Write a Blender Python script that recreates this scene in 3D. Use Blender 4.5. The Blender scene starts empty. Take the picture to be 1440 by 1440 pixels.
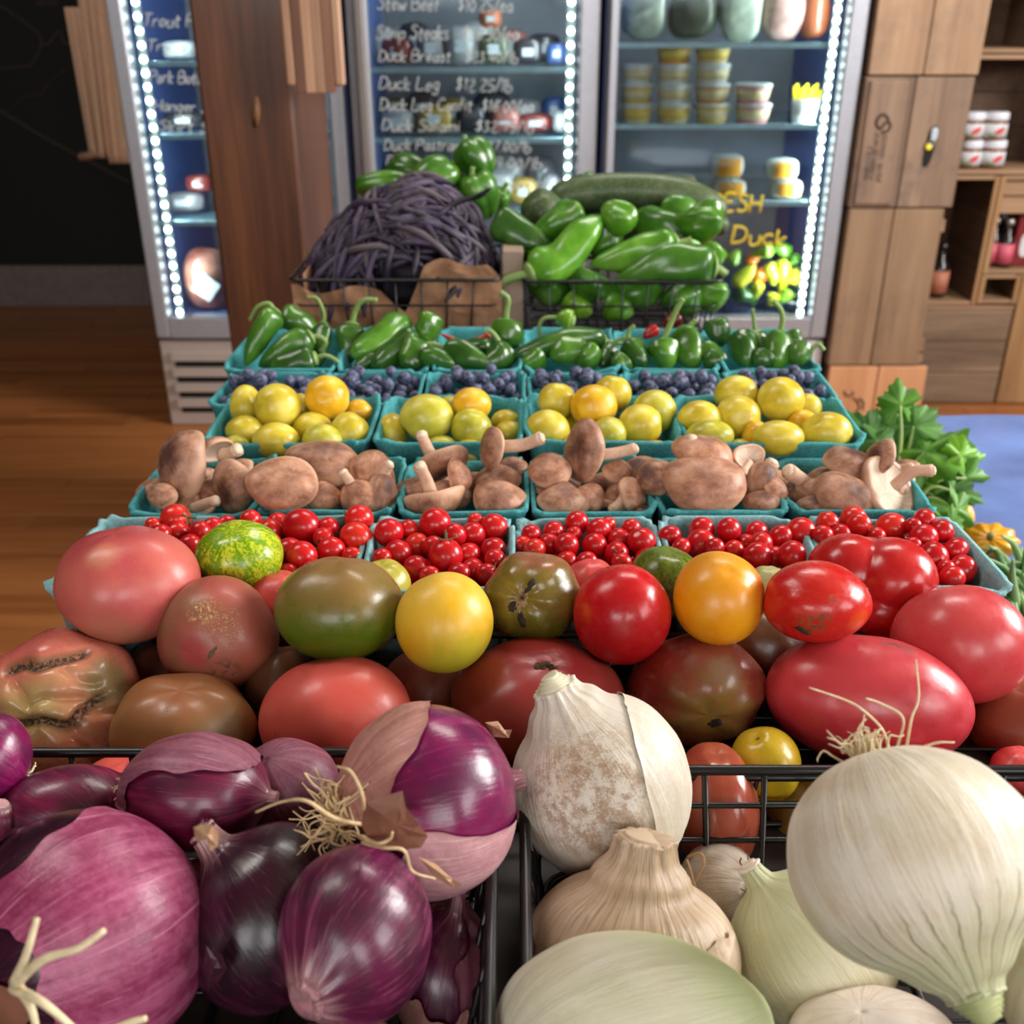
import bpy, math, random
import numpy as np
from mathutils import Vector, Matrix

sc = bpy.context.scene
COL = sc.collection
R = math.radians
PI = math.pi

# ---------------------------------------------------------------- camera
PITCH = R(25.8)
CAM_H = 1.22
F = 1440.0
cam_d = bpy.data.cameras.new('camera')
cam_d.sensor_width = 36.0
cam_d.lens = 36.0
cam_d.clip_start = 0.02
cam_d.dof.use_dof = True
cam_d.dof.focus_distance = 0.62
cam_d.dof.aperture_fstop = 10.0
cam = bpy.data.objects.new('camera', cam_d)
cam.location = (0, 0, CAM_H)
cam.rotation_euler = (PI / 2 - PITCH, 0, 0)
COL.objects.link(cam)
sc.camera = cam

# ---------------------------------------------------------------- world, lights, exposure
world = bpy.data.worlds.new('world')
sc.world = world
world.use_nodes = True
wb = world.node_tree.nodes['Background']
wb.inputs[0].default_value = (0.82, 0.9, 1.0, 1)
wb.inputs[1].default_value = 1.0

def area(name, loc, target, sx, sy, power, col=(1, 1, 1), spread=PI):
    d = bpy.data.lights.new(name, 'AREA')
    d.shape = 'RECTANGLE'; d.size = sx; d.size_y = sy
    d.energy = power; d.color = col; d.spread = spread
    o = bpy.data.objects.new(name, d)
    o.location = loc
    v = Vector(target) - Vector(loc)
    o.rotation_euler = v.to_track_quat('-Z', 'Y').to_euler()
    COL.objects.link(o)
    return o

# daylight through the windows of the right wall and of the wall behind the camera
area('window_light', (2.74, 1.35, 1.95), (0.0, 1.35, 1.55), 1.3, 1.1, 128, (1.0, 0.985, 0.96))
area('window_light', (2.74, -1.1, 1.95), (0.0, -0.9, 1.45), 1.5, 1.1, 46, (1.0, 0.985, 0.96))
area('window_light', (1.05, -2.74, 1.95), (0.8, 0.0, 1.5), 1.3, 1.2, 34, (1.0, 0.99, 0.97))
area('window_light', (-1.1, -2.74, 1.95), (-0.7, 0.0, 1.45), 1.3, 1.2, 34, (1.0, 0.99, 0.97))
# ceiling lamps of the shop
area('ceiling_lamp', (-1.3, 1.2, 2.9), (-1.3, 1.2, 0), 1.2, 0.6, 24, (1.0, 0.95, 0.88))
area('ceiling_lamp', (0.6, 2.3, 2.9), (0.6, 2.3, 0), 1.2, 0.5, 30, (1.0, 0.95, 0.88))

vs = sc.view_settings
sc.display_settings.display_device = 'sRGB'
vs.view_transform = 'Standard'
vs.look = 'None'
vs.gamma = 1.0
vs.use_curve_mapping = False
vs.exposure = 0.0
try:
    sc.cycles.max_bounces = 8
    sc.cycles.transparent_max_bounces = 12
    sc.cycles.sample_clamp_indirect = 4.0
    sc.cycles.caustics_reflective = False
    sc.cycles.caustics_refractive = False
    sc.cycles.use_denoising = True
except Exception:
    pass

# ---------------------------------------------------------------- geometry helpers
CP, SP = math.cos(PITCH), math.sin(PITCH)
RIGHT = np.array([1.0, 0, 0]); UP = np.array([0, SP, CP]); TOW = np.array([0, -CP, SP])
CAMB = np.stack([RIGHT, UP, TOW])          # rows: picture right, picture up, towards the viewer

def dep(py, Y):
    v = (py - 720) / F
    return Y / (CP - v * SP)
def P(px, py, Y):
    """Point at forward distance Y seen in direction px, py."""
    t = dep(py, Y)
    return np.array([(px - 720) / F * t, Y, CAM_H - t * (SP + (py - 720) / F * CP)])
def PH(px, py, z):
    """Point at height z seen in direction px, py."""
    v = (py - 720) / F
    t = (CAM_H - z) / (SP + v * CP)
    return np.array([(px - 720) / F * t, t * (CP - v * SP), z])
def S(py, Y):
    return dep(py, Y) / F

def rng(seed):
    return np.random.RandomState(seed)

def wob(Pt, seed, f=2.0, k=7):
    r = rng(seed)
    out = np.zeros(len(Pt))
    for i in range(k):
        d = r.normal(size=3); d /= np.linalg.norm(d)
        out += np.sin(Pt @ d * f * (0.6 + 0.9 * r.rand()) + r.rand() * 6.283)
    return out / math.sqrt(k)

def rings_mesh(rings, close_ends=False):
    V = []; Fc = []; off = []
    n0 = 0
    for rg in rings:
        rg = np.asarray(rg, float).reshape(-1, 3)
        off.append((n0, len(rg))); n0 += len(rg); V.append(rg)
    for (a, na), (b, nb) in zip(off, off[1:]):
        if na == 1 and nb == 1: continue
        n = max(na, nb)
        for i in range(n):
            j = (i + 1) % n
            if na == 1: Fc.append((a, b + i, b + j))
            elif nb == 1: Fc.append((a + i, b, a + j))
            else: Fc.append((a + i, b + i, b + j, a + j))
    if close_ends:
        for (a, na), flip in ((off[0], False), (off[-1], True)):
            if na > 2:
                f = tuple(range(a, a + na))
                Fc.append(f[::-1] if flip else f)
    return np.concatenate(V), Fc

def merge(parts):
    V = []; Fc = []; n = 0
    for v, f in parts:
        v = np.asarray(v, float)
        V.append(v); Fc += [tuple(i + n for i in q) for q in f]; n += len(v)
    return np.concatenate(V), Fc

def lathe(prof, n=32):
    a = np.linspace(0, 2 * PI, n, endpoint=False)
    rings = []
    for r, z in prof:
        if r < 1e-6: rings.append([[0, 0, z]])
        else: rings.append(np.stack([r * np.cos(a), r * np.sin(a), np.full(n, z)], 1))
    return rings_mesh(rings[::-1]) if prof[0][1] > prof[-1][1] else rings_mesh(rings)

def sph(nu, nv):
    th = np.linspace(0, PI, nv + 1)
    a = np.linspace(0, 2 * PI, nu, endpoint=False)
    rings = []
    for t in th[::-1]:
        if t < 1e-6 or t > PI - 1e-6: rings.append([[0, 0, math.cos(t)]])
        else: rings.append(np.stack([math.sin(t) * np.cos(a), math.sin(t) * np.sin(a), np.full(nu, math.cos(t))], 1))
    V, Fc = rings_mesh(rings)
    return V, Fc

def cr(pts, m=6):
    p = np.asarray(pts, float)
    if len(p) < 3:
        return np.array([p[0] + (p[-1] - p[0]) * t for t in np.linspace(0, 1, m * max(1, len(p) - 1) + 1)])
    q = np.concatenate([[2 * p[0] - p[1]], p, [2 * p[-1] - p[-2]]])
    out = []
    for i in range(1, len(q) - 2):
        for t in np.linspace(0, 1, m, endpoint=False):
            a, b, c, d = q[i - 1], q[i], q[i + 1], q[i + 2]
            out.append(0.5 * (2 * b + (c - a) * t + (2 * a - 5 * b + 4 * c - d) * t * t + (3 * b - a - 3 * c + d) * t ** 3))
    out.append(p[-1])
    return np.array(out)

def tube(pts, rad, n=6, shape=None, closed=False, cap=True):
    p = np.asarray(pts, float); m = len(p)
    rad = np.full(m, rad) if np.isscalar(rad) else np.asarray(rad, float)
    if closed: T = np.roll(p, -1, 0) - np.roll(p, 1, 0)
    else:
        T = np.gradient(p, axis=0)
    T /= np.linalg.norm(T, axis=1)[:, None] + 1e-12
    u = np.array([0, 0, 1.0]) if abs(T[0][2]) < 0.9 else np.array([1.0, 0, 0])
    a = np.linspace(0, 2 * PI, n, endpoint=False)
    rings = []
    for i in range(m):
        u = u - T[i] * (u @ T[i]); u /= np.linalg.norm(u) + 1e-12
        w = np.cross(T[i], u)
        rr = rad[i] * (np.ones(n) if shape is None else shape(a, i / (m - 1)))
        rings.append(p[i] + np.outer(rr * np.cos(a), u) + np.outer(rr * np.sin(a), w))
    if closed:
        return rings_mesh(rings + [rings[0]])
    if cap:
        rings = [[p[0] - T[0] * rad[0] * .25]] + rings + [[p[-1] + T[-1] * rad[-1] * .25]]
    return rings_mesh(rings)

def box(x0, x1, y0, y1, z0, z1):
    V = [(x0, y0, z0), (x1, y0, z0), (x1, y1, z0), (x0, y1, z0), (x0, y0, z1), (x1, y0, z1), (x1, y1, z1), (x0, y1, z1)]
    Fc = [(0, 3, 2, 1), (4, 5, 6, 7), (0, 1, 5, 4), (1, 2, 6, 5), (2, 3, 7, 6), (3, 0, 4, 7)]
    return np.array(V, float), Fc

def bbox_bev(x0, x1, y0, y1, z0, z1, b):
    """A box with chamfered edges."""
    V = []; c = [(x0, x1), (y0, y1), (z0, z1)]
    idx = {}
    for sx in (0, 1):
        for sy in (0, 1):
            for sz in (0, 1):
                s = (sx, sy, sz)
                for ax in range(3):
                    v = [c[k][s[k]] + (b if s[k] == 0 else -b) for k in range(3)]
                    v[ax] = c[ax][s[ax]]
                    idx[(s, ax)] = len(V); V.append(v)
    Fc = []
    for ax in range(3):
        o = [k for k in range(3) if k != ax]
        for s in (0, 1):
            q = []
            for (p, r) in ((0, 0), (1, 0), (1, 1), (0, 1)):
                t = [0, 0, 0]; t[ax] = s; t[o[0]] = p; t[o[1]] = r
                q.append(idx[(tuple(t), ax)])
            Fc.append(tuple(q if (s == 1) == (ax != 1) else q[::-1]))
    for ax in range(3):        # edges along ax
        o = [k for k in range(3) if k != ax]
        for p in (0, 1):
            for r in (0, 1):
                t0 = [0, 0, 0]; t0[o[0]] = p; t0[o[1]] = r; t1 = list(t0); t1[ax] = 1
                Fc.append((idx[(tuple(t0), o[0])], idx[(tuple(t1), o[0])], idx[(tuple(t1), o[1])], idx[(tuple(t0), o[1])]))
    for sx in (0, 1):
        for sy in (0, 1):
            for sz in (0, 1):
                s = (sx, sy, sz); Fc.append((idx[(s, 0)], idx[(s, 1)], idx[(s, 2)]))
    return np.array(V, float), Fc

def mesh(name, V, Fc, mat, smooth=True, fc=None, cr_=None):
    me = bpy.data.meshes.new(name)
    me.from_pydata([tuple(v) for v in np.asarray(V, float)], [], Fc)
    if smooth: me.polygons.foreach_set('use_smooth', [True] * len(me.polygons))
    if fc is not None:
        a = me.attributes.new('fc', 'FLOAT_VECTOR', 'POINT'); a.data.foreach_set('vector', np.asarray(fc, np.float32).ravel())
    if cr_ is not None:
        a = me.attributes.new('cr', 'FLOAT', 'POINT'); a.data.foreach_set('value', np.asarray(cr_, np.float32).ravel())
    if mat is not None: me.materials.append(mat)
    if not smooth or True:
        import bmesh
        b = bmesh.new(); b.from_mesh(me); bmesh.ops.recalc_face_normals(b, faces=b.faces); b.to_mesh(me); b.free()
    return me

def tag(o, label=None, cat=None, group=None, kind=None):
    if label: o['label'] = label
    if cat: o['category'] = cat
    if group: o['group'] = group
    if kind: o['kind'] = kind
    return o

def thing(name, label, cat, loc, group=None):
    o = bpy.data.objects.new(name, None)
    o.empty_display_size = 0.02
    o.location = [float(x) for x in loc]
    COL.objects.link(o)
    return tag(o, label, cat, group)

def wloc(o):
    v = np.array(o.location)
    while o.parent is not None:
        o = o.parent; v = v + np.array(o.location)
    return v

def part(par, name, V, Fc, mat, smooth=True, label=None, kind=None, fc=None, cr_=None):
    """A part given in world coordinates, child of par (or top-level when par is None)."""
    V = np.asarray(V, float)
    c = (V.min(0) + V.max(0)) / 2
    o = bpy.data.objects.new(name, mesh(name, V - c, Fc, mat, smooth, fc, cr_))
    if par is not None:
        o.parent = par
        o.location = c - wloc(par)
    else:
        o.location = c
    COL.objects.link(o)
    return tag(o, label, None, None, kind)

def solo(name, V, Fc, mat, label, cat, group=None, smooth=True, kind=None, fc=None):
    o = part(None, name, V, Fc, mat, smooth, fc=fc)
    return tag(o, label, cat, group, kind)

def inst(name, me, loc, rot, scale, label=None, cat=None, group=None, par=None):
    o = bpy.data.objects.new(name, me)
    o.location = [float(x) for x in loc]; o.rotation_euler = rot
    o.scale = (scale,) * 3 if np.isscalar(scale) else scale
    if par is not None: o.parent = par
    COL.objects.link(o)
    return tag(o, label, cat, group)

def frame_to(d, spin=0.0):
    """3x3 whose third column is d (rotation that takes z to d), spun about d."""
    z = np.asarray(d, float); z = z / np.linalg.norm(z)
    a = np.array([0, 1.0, 0]) if abs(z[1]) < 0.9 else np.array([1.0, 0, 0])
    x = np.cross(a, z); x /= np.linalg.norm(x); y = np.cross(z, x)
    c, s = math.cos(spin), math.sin(spin)
    return np.stack([x * c + y * s, -x * s + y * c, z], 1)

ORD = ['first', 'second', 'third', 'fourth', 'fifth', 'sixth', 'seventh', 'eighth', 'ninth', 'tenth', 'eleventh', 'twelfth',
       'thirteenth', 'fourteenth', 'fifteenth', 'sixteenth', 'seventeenth', 'eighteenth', 'nineteenth', 'twentieth']

def relax(items, it=60, k=0.9):
    """Push piled round things apart along their lines of sight. item: dict px, py, r (in picture units), Y, lo, hi."""
    for _ in range(it):
        pos = [P(a['px'], a['py'], a['Y']) for a in items]
        rad = [a['r'] * S(a['py'], a['Y']) for a in items]
        moved = False
        for i in range(len(items)):
            for j in range(i + 1, len(items)):
                d = np.linalg.norm(pos[i] - pos[j]); need = (rad[i] + rad[j]) * k
                if d < need:
                    a, b = (items[i], items[j]) if items[i]['Y'] < items[j]['Y'] else (items[j], items[i])
                    st = min(0.004, (need - d) * .5)
                    a['Y'] = max(a['lo'], a['Y'] - st); b['Y'] = min(b['hi'], b['Y'] + st)
                    moved = True
        if not moved: break
    return items

# ---------------------------------------------------------------- material helpers
def c(r, g, b, a=1.0):
    def l(x):
        x /= 255.0
        return x / 12.92 if x <= 0.04045 else ((x + 0.055) / 1.055) ** 2.4
    return (l(r), l(g), l(b), a)

class G:
    def __init__(s, name):
        s.m = bpy.data.materials.new(name); s.m.use_nodes = True
        s.t = s.m.node_tree; s.t.nodes.clear()
        s.out = s.t.nodes.new('ShaderNodeOutputMaterial')
    def n(s, ty, **kw):
        x = s.t.nodes.new(ty)
        for k, v in kw.items(): setattr(x, k, v)
        return x
    def put(s, inp, v):
        if isinstance(v, bpy.types.NodeSocket): s.t.links.new(v, inp)
        elif v is not None: inp.default_value = v
    def attr(s, name='fc', what='Vector'):
        return s.n('ShaderNodeAttribute', attribute_name=name).outputs[what]
    def obj(s): return s.n('ShaderNodeTexCoord').outputs['Object']
    def geo(s, what='Position'): return s.n('ShaderNodeNewGeometry').outputs[what]
    def rand(s): return s.n('ShaderNodeObjectInfo').outputs['Random']
    def noise(s, vec, scale=5, detail=3, rough=.5, dist=0.0):
        x = s.n('ShaderNodeTexNoise')
        s.put(x.inputs['Vector'], vec); x.inputs['Scale'].default_value = scale
        x.inputs['Detail'].default_value = detail; x.inputs['Roughness'].default_value = rough
        x.inputs['Distortion'].default_value = dist
        return x.outputs['Fac']
    def vor(s, vec, scale=20, feature='F1'):
        x = s.n('ShaderNodeTexVoronoi', feature=feature)
        s.put(x.inputs['Vector'], vec); x.inputs['Scale'].default_value = scale
        return x.outputs['Distance']
    def ramp(s, fac, stops, interp='LINEAR'):
        x = s.n('ShaderNodeValToRGB'); x.color_ramp.interpolation = interp
        e = x.color_ramp.elements
        while len(e) < len(stops): e.new(0.5)
        for k, (p, col) in enumerate(stops):
            e[k].position = p; e[k].color = col
        s.put(x.inputs[0], fac)
        return x.outputs[0]
    def mix(s, f, a, b, mode='MIX'):
        x = s.n('ShaderNodeMix', data_type='RGBA', blend_type=mode)
        s.put(x.inputs[0], f); s.put(x.inputs[6], a); s.put(x.inputs[7], b)
        return x.outputs[2]
    def math(s, op, a, b=None, cl=False):
        x = s.n('ShaderNodeMath', operation=op, use_clamp=cl)
        s.put(x.inputs[0], a)
        if b is not None: s.put(x.inputs[1], b)
        return x.outputs[0]
    def mapr(s, v, a, b, lo=0.0, hi=1.0, smooth=True):
        x = s.n('ShaderNodeMapRange', interpolation_type='SMOOTHSTEP' if smooth else 'LINEAR')
        s.put(x.inputs[0], v); s.put(x.inputs[1], a); s.put(x.inputs[2], b); s.put(x.inputs[3], lo); s.put(x.inputs[4], hi)
        return x.outputs[0]
    def vmath(s, op, a, b=None):
        x = s.n('ShaderNodeVectorMath', operation=op)
        s.put(x.inputs[0], a)
        if b is not None: s.put(x.inputs[1], b)
        return x.outputs['Value'] if op in ('DOT_PRODUCT', 'LENGTH', 'DISTANCE') else x.outputs[0]
    def sep(s, v):
        x = s.n('ShaderNodeSeparateXYZ'); s.put(x.inputs[0], v); return x.outputs
    def comb(s, x_, y_, z_):
        x = s.n('ShaderNodeCombineXYZ')
        for k, v in enumerate((x_, y_, z_)): s.put(x.inputs[k], v)
        return x.outputs[0]
    def bump(s, h, strength=.3, dist=.002, nrm=None):
        x = s.n('ShaderNodeBump'); s.put(x.inputs['Height'], h)
        x.inputs['Strength'].default_value = strength; x.inputs['Distance'].default_value = dist
        if nrm is not None: s.put(x.inputs['Normal'], nrm)
        return x.outputs[0]
    def meridian(s, v, kz=.15):
        """coordinates that run in streaks from pole to pole"""
        q = s.sep(v)
        rho = s.math('SQRT', s.math('ADD', s.math('MULTIPLY', q[0], q[0]), s.math('ADD', s.math('MULTIPLY', q[1], q[1]), 1e-4)))
        return s.comb(s.math('DIVIDE', q[0], rho), s.math('DIVIDE', q[1], rho), s.math('MULTIPLY', q[2], kz))
    def done(s, color, rough=.4, normal=None, spec=.5, metal=0.0, coat=0.0, coat_r=.1, sss=0.0, sss_r=(.01, .004, .002), emit=None, estr=0.0, trans=0.0, sheen=0.0, alpha=None):
        b = s.n('ShaderNodeBsdfPrincipled')
        s.put(b.inputs['Base Color'], color); s.put(b.inputs['Roughness'], rough); s.put(b.inputs['Metallic'], metal)
        s.put(b.inputs['Specular IOR Level'], spec)
        s.put(b.inputs['Coat Weight'], coat); s.put(b.inputs['Coat Roughness'], coat_r)
        if sss:
            b.inputs['Subsurface Weight'].default_value = sss; b.inputs['Subsurface Radius'].default_value = sss_r
            b.inputs['Subsurface Scale'].default_value = 1.0
        if normal is not None: s.put(b.inputs['Normal'], normal)
        if emit is not None:
            s.put(b.inputs['Emission Color'], emit); s.put(b.inputs['Emission Strength'], estr)
        if trans: b.inputs['Transmission Weight'].default_value = trans
        if sheen: b.inputs['Sheen Weight'].default_value = sheen
        if alpha is not None: s.put(b.inputs['Alpha'], alpha)
        s.t.links.new(b.outputs[0], s.out.inputs[0])
        return s.m

def plain(name, col, rough=.5, metal=0.0, vary=.12, scale=30, spec=.5, bump=0.0, coat=0.0):
    g = G(name); o = g.obj()
    nz = g.noise(o, scale, 4)
    col2 = tuple(min(1, x * (1 + vary)) for x in col[:3]) + (1,)
    col1 = tuple(x * (1 - vary) for x in col[:3]) + (1,)
    return g.done(g.ramp(nz, [(.3, col1), (.7, col2)]), rough, g.bump(nz, bump, .001) if bump else None, spec, metal, coat)

def wood(name, dark, mid, light, axis='z', scale=14.0, rough=.5, knots=False, vary=.25, stain=0.0, coat=0.0):
    g = G(name); o = g.obj(); r = g.rand()
    q = g.sep(o)
    st = {'x': (.06, 1, 1), 'y': (1, .06, 1), 'z': (1, 1, .06)}[axis]
    off = g.math('MULTIPLY', r, 7.3)
    v = g.comb(*[g.math('ADD', g.math('MULTIPLY', q[k], st[k]), off) for k in range(3)])
    n1 = g.noise(v, scale, 4, .6, .8)
    n2 = g.noise(v, scale * 7, 3, .6, .3)
    f = g.math('ADD', g.math('MULTIPLY', n1, .7), g.math('MULTIPLY', n2, .3))
    col = g.ramp(f, [(.32, dark), (.5, mid), (.68, light)])
    if knots:
        kn = g.vor(g.comb(*[g.math('MULTIPLY', q[k], (.45 if 'xyz'[k] == axis else 1.0)) for k in range(3)]), 5.0)
        col = g.mix(g.mapr(kn, .05, .13, .75, 0), col, tuple(x * .35 for x in dark[:3]) + (1,))
    if stain:
        sn = g.noise(o, 6, 4, .6)
        col = g.mix(g.mapr(sn, .5, .75, 0, stain), col, c(70, 62, 58))
    col = g.mix(1.0, col, g.ramp(r, [(0, (1 - vary,) * 3 + (1,)), (1, (1, 1, 1, 1))]), 'MULTIPLY')
    return g.done(col, rough, g.bump(f, .25, .002), .4, coat=coat, coat_r=.15)
# ---------------------------------------------------------------- the room
M_floor = wood('floor_wood', c(140, 80, 40), c(164, 100, 54), c(184, 118, 66), 'x', 9, .36, vary=.16, coat=.15)
M_wallwhite = plain('painted_wall', c(128, 114, 100), .8)
M_black = plain('black_wall', c(9, 9, 10), .75, vary=.2)
M_base = plain('grey_baseboard', c(122, 108, 104), .6)
M_ceil = plain('ceiling_boards', c(132, 116, 98), .9)

def struct(name, V, Fc, mat, par=None, smooth=False):
    o = part(par, name, V, Fc, mat, smooth)
    if par is None: o['kind'] = 'structure'
    return o

X0, X1, Y0, Y1, ZC = -2.75, 2.8, -2.8, 4.75, 2.95
floor = struct('floor', *box(X0, X1, Y0, Y1, -.06, -.012), plain('subfloor', c(40, 22, 12), .8))
ceiling = struct('ceiling', *box(X0, X1, Y0, Y1, ZC, ZC + .05), M_ceil)
pl_me = {}
rp = rng(5)
y = 0.55; row = 0
while y < Y1 - .02:
    x = -2.74 + (row % 3) * -.35
    w = .085
    while x < X1 - .02:
        L = (1.15, .9, 1.4)[(row + int(x * 3)) % 3]
        xa, xb = max(x, X0), min(x + L - .0015, X1)
        seen = (xa < -.15) or (xb > .55 and y > 2.0)
        if seen and y > .8:
            key = round(xb - xa, 3)
            if key not in pl_me:
                V, Fc = bbox_bev(-(xb - xa) / 2, (xb - xa) / 2, -w / 2 + .0012, w / 2 - .0012, -.012, 0, .0012)
                pl_me[key] = mesh('plank', V, Fc, M_floor, False)
            o = bpy.data.objects.new('plank', pl_me[key]); o.parent = floor
            o.location = np.array([(xa + xb) / 2, y + w / 2, rp.uniform(-.0006, 0)]) - np.array(floor.location)
            COL.objects.link(o)
        x += L
    y += w; row += 1
# unseen rest of the floor, behind the viewer and under the table
struct('floor_near', *box(X0, X1, Y0, .55, -.012, 0), M_floor)
struct('floor_middle', *box(-.14, .54, .55, Y1, -.012, -.001), M_floor)

wall_back = struct('wall_back', *box(X0, X1, Y1, Y1 + .06, -.06, ZC), M_black)
# faint line drawing on the black wall
M_line = plain('mural_line', c(70, 58, 52), .8)
M_line2 = plain('mural_line_brown', c(66, 46, 34), .8)
def wall_line(pts, w, m):
    pw = cr([P(a, b, Y1 - .002) for a, b in pts], 4)
    part(wall_back, 'mural_line', *tube(pw, w, 4), m)
wall_line([(-30, -2), (0, 8), (48, 42), (58, 61), (46, 90), (40, 93), (0, 97), (-30, 98)], .006, M_line)
wall_line([(58, 61), (68, 62), (84, 44), (90, 60), (100, 62)], .006, M_line)
wall_line([(-10, 145), (8, 158), (38, 135), (58, 133), (72, 113), (98, 94)], .005, M_line2)
wall_line([(-30, 138), (0, 156), (60, 192), (116, 222), (150, 240), (185, 258)], .008, M_line)
def wall_word(pts_list):
    V = merge([tube(cr([P(a, b, Y1 - .002) for a, b in s], 2), .004, 4) for s in pts_list])
    part(wall_back, 'lettering', *V, M_line, kind='stuff')
wx = 52
word = []
for ch in 'HANTER':
    g_ = {'H': [[(0, 0), (0, 7)], [(0, 3.5), (3, 3.5)], [(3, 0), (3, 7)]], 'A': [[(0, 7), (1.6, 0), (3.2, 7)], [(.8, 4.5), (2.5, 4.5)]],
          'N': [[(0, 7), (0, 0), (3, 7), (3, 0)]], 'T': [[(0, 0), (3.4, 0)], [(1.7, 0), (1.7, 7)]], 'E': [[(3, 0), (0, 0), (0, 7), (3, 7)], [(0, 3.5), (2.4, 3.5)]],
          'R': [[(0, 7), (0, 0), (2.6, .6), (2.6, 3), (0, 3.6), (3, 7)]]}[ch]
    word += [[(wx + a, 1 + b) for a, b in s] for s in g_]
    wx += 5
wall_word(word)
struct('baseboard_back', *bbox_bev(X0, X1, Y1 - .02, Y1, 0, .19, .004), M_base)
# left and right walls with window openings, wall behind the viewer
struct('wall_left', *box(X0 - .06, X0, Y0, Y1, -.06, ZC), M_black)
def wall_holes_x(name, x, holes):
    ps = []; yy = Y0
    for (a, b, z0, z1) in holes:
        ps += [box(x, x + .06, yy, a, -.06, ZC), box(x, x + .06, a, b, -.06, z0), box(x, x + .06, a, b, z1, ZC)]
        yy = b
    ps.append(box(x, x + .06, yy, Y1, -.06, ZC))
    return struct(name, *merge(ps), M_wallwhite)
wall_holes_x('wall_right', X1, [(-1.9, -.3, 1.35, 2.55), (.65, 2.05, 1.35, 2.55)])
ps = []
xx = X0
for (a, b) in ((-1.8, -.4), (.35, 1.75)):
    ps += [box(xx, a, Y0 - .06, Y0, -.06, ZC), box(a, b, Y0 - .06, Y0, -.06, 1.3), box(a, b, Y0 - .06, Y0, 2.6, ZC)]
    xx = b
ps.append(box(xx, X1, Y0 - .06, Y0, -.06, ZC))
struct('wall_front', *merge(ps), M_wallwhite)

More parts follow.
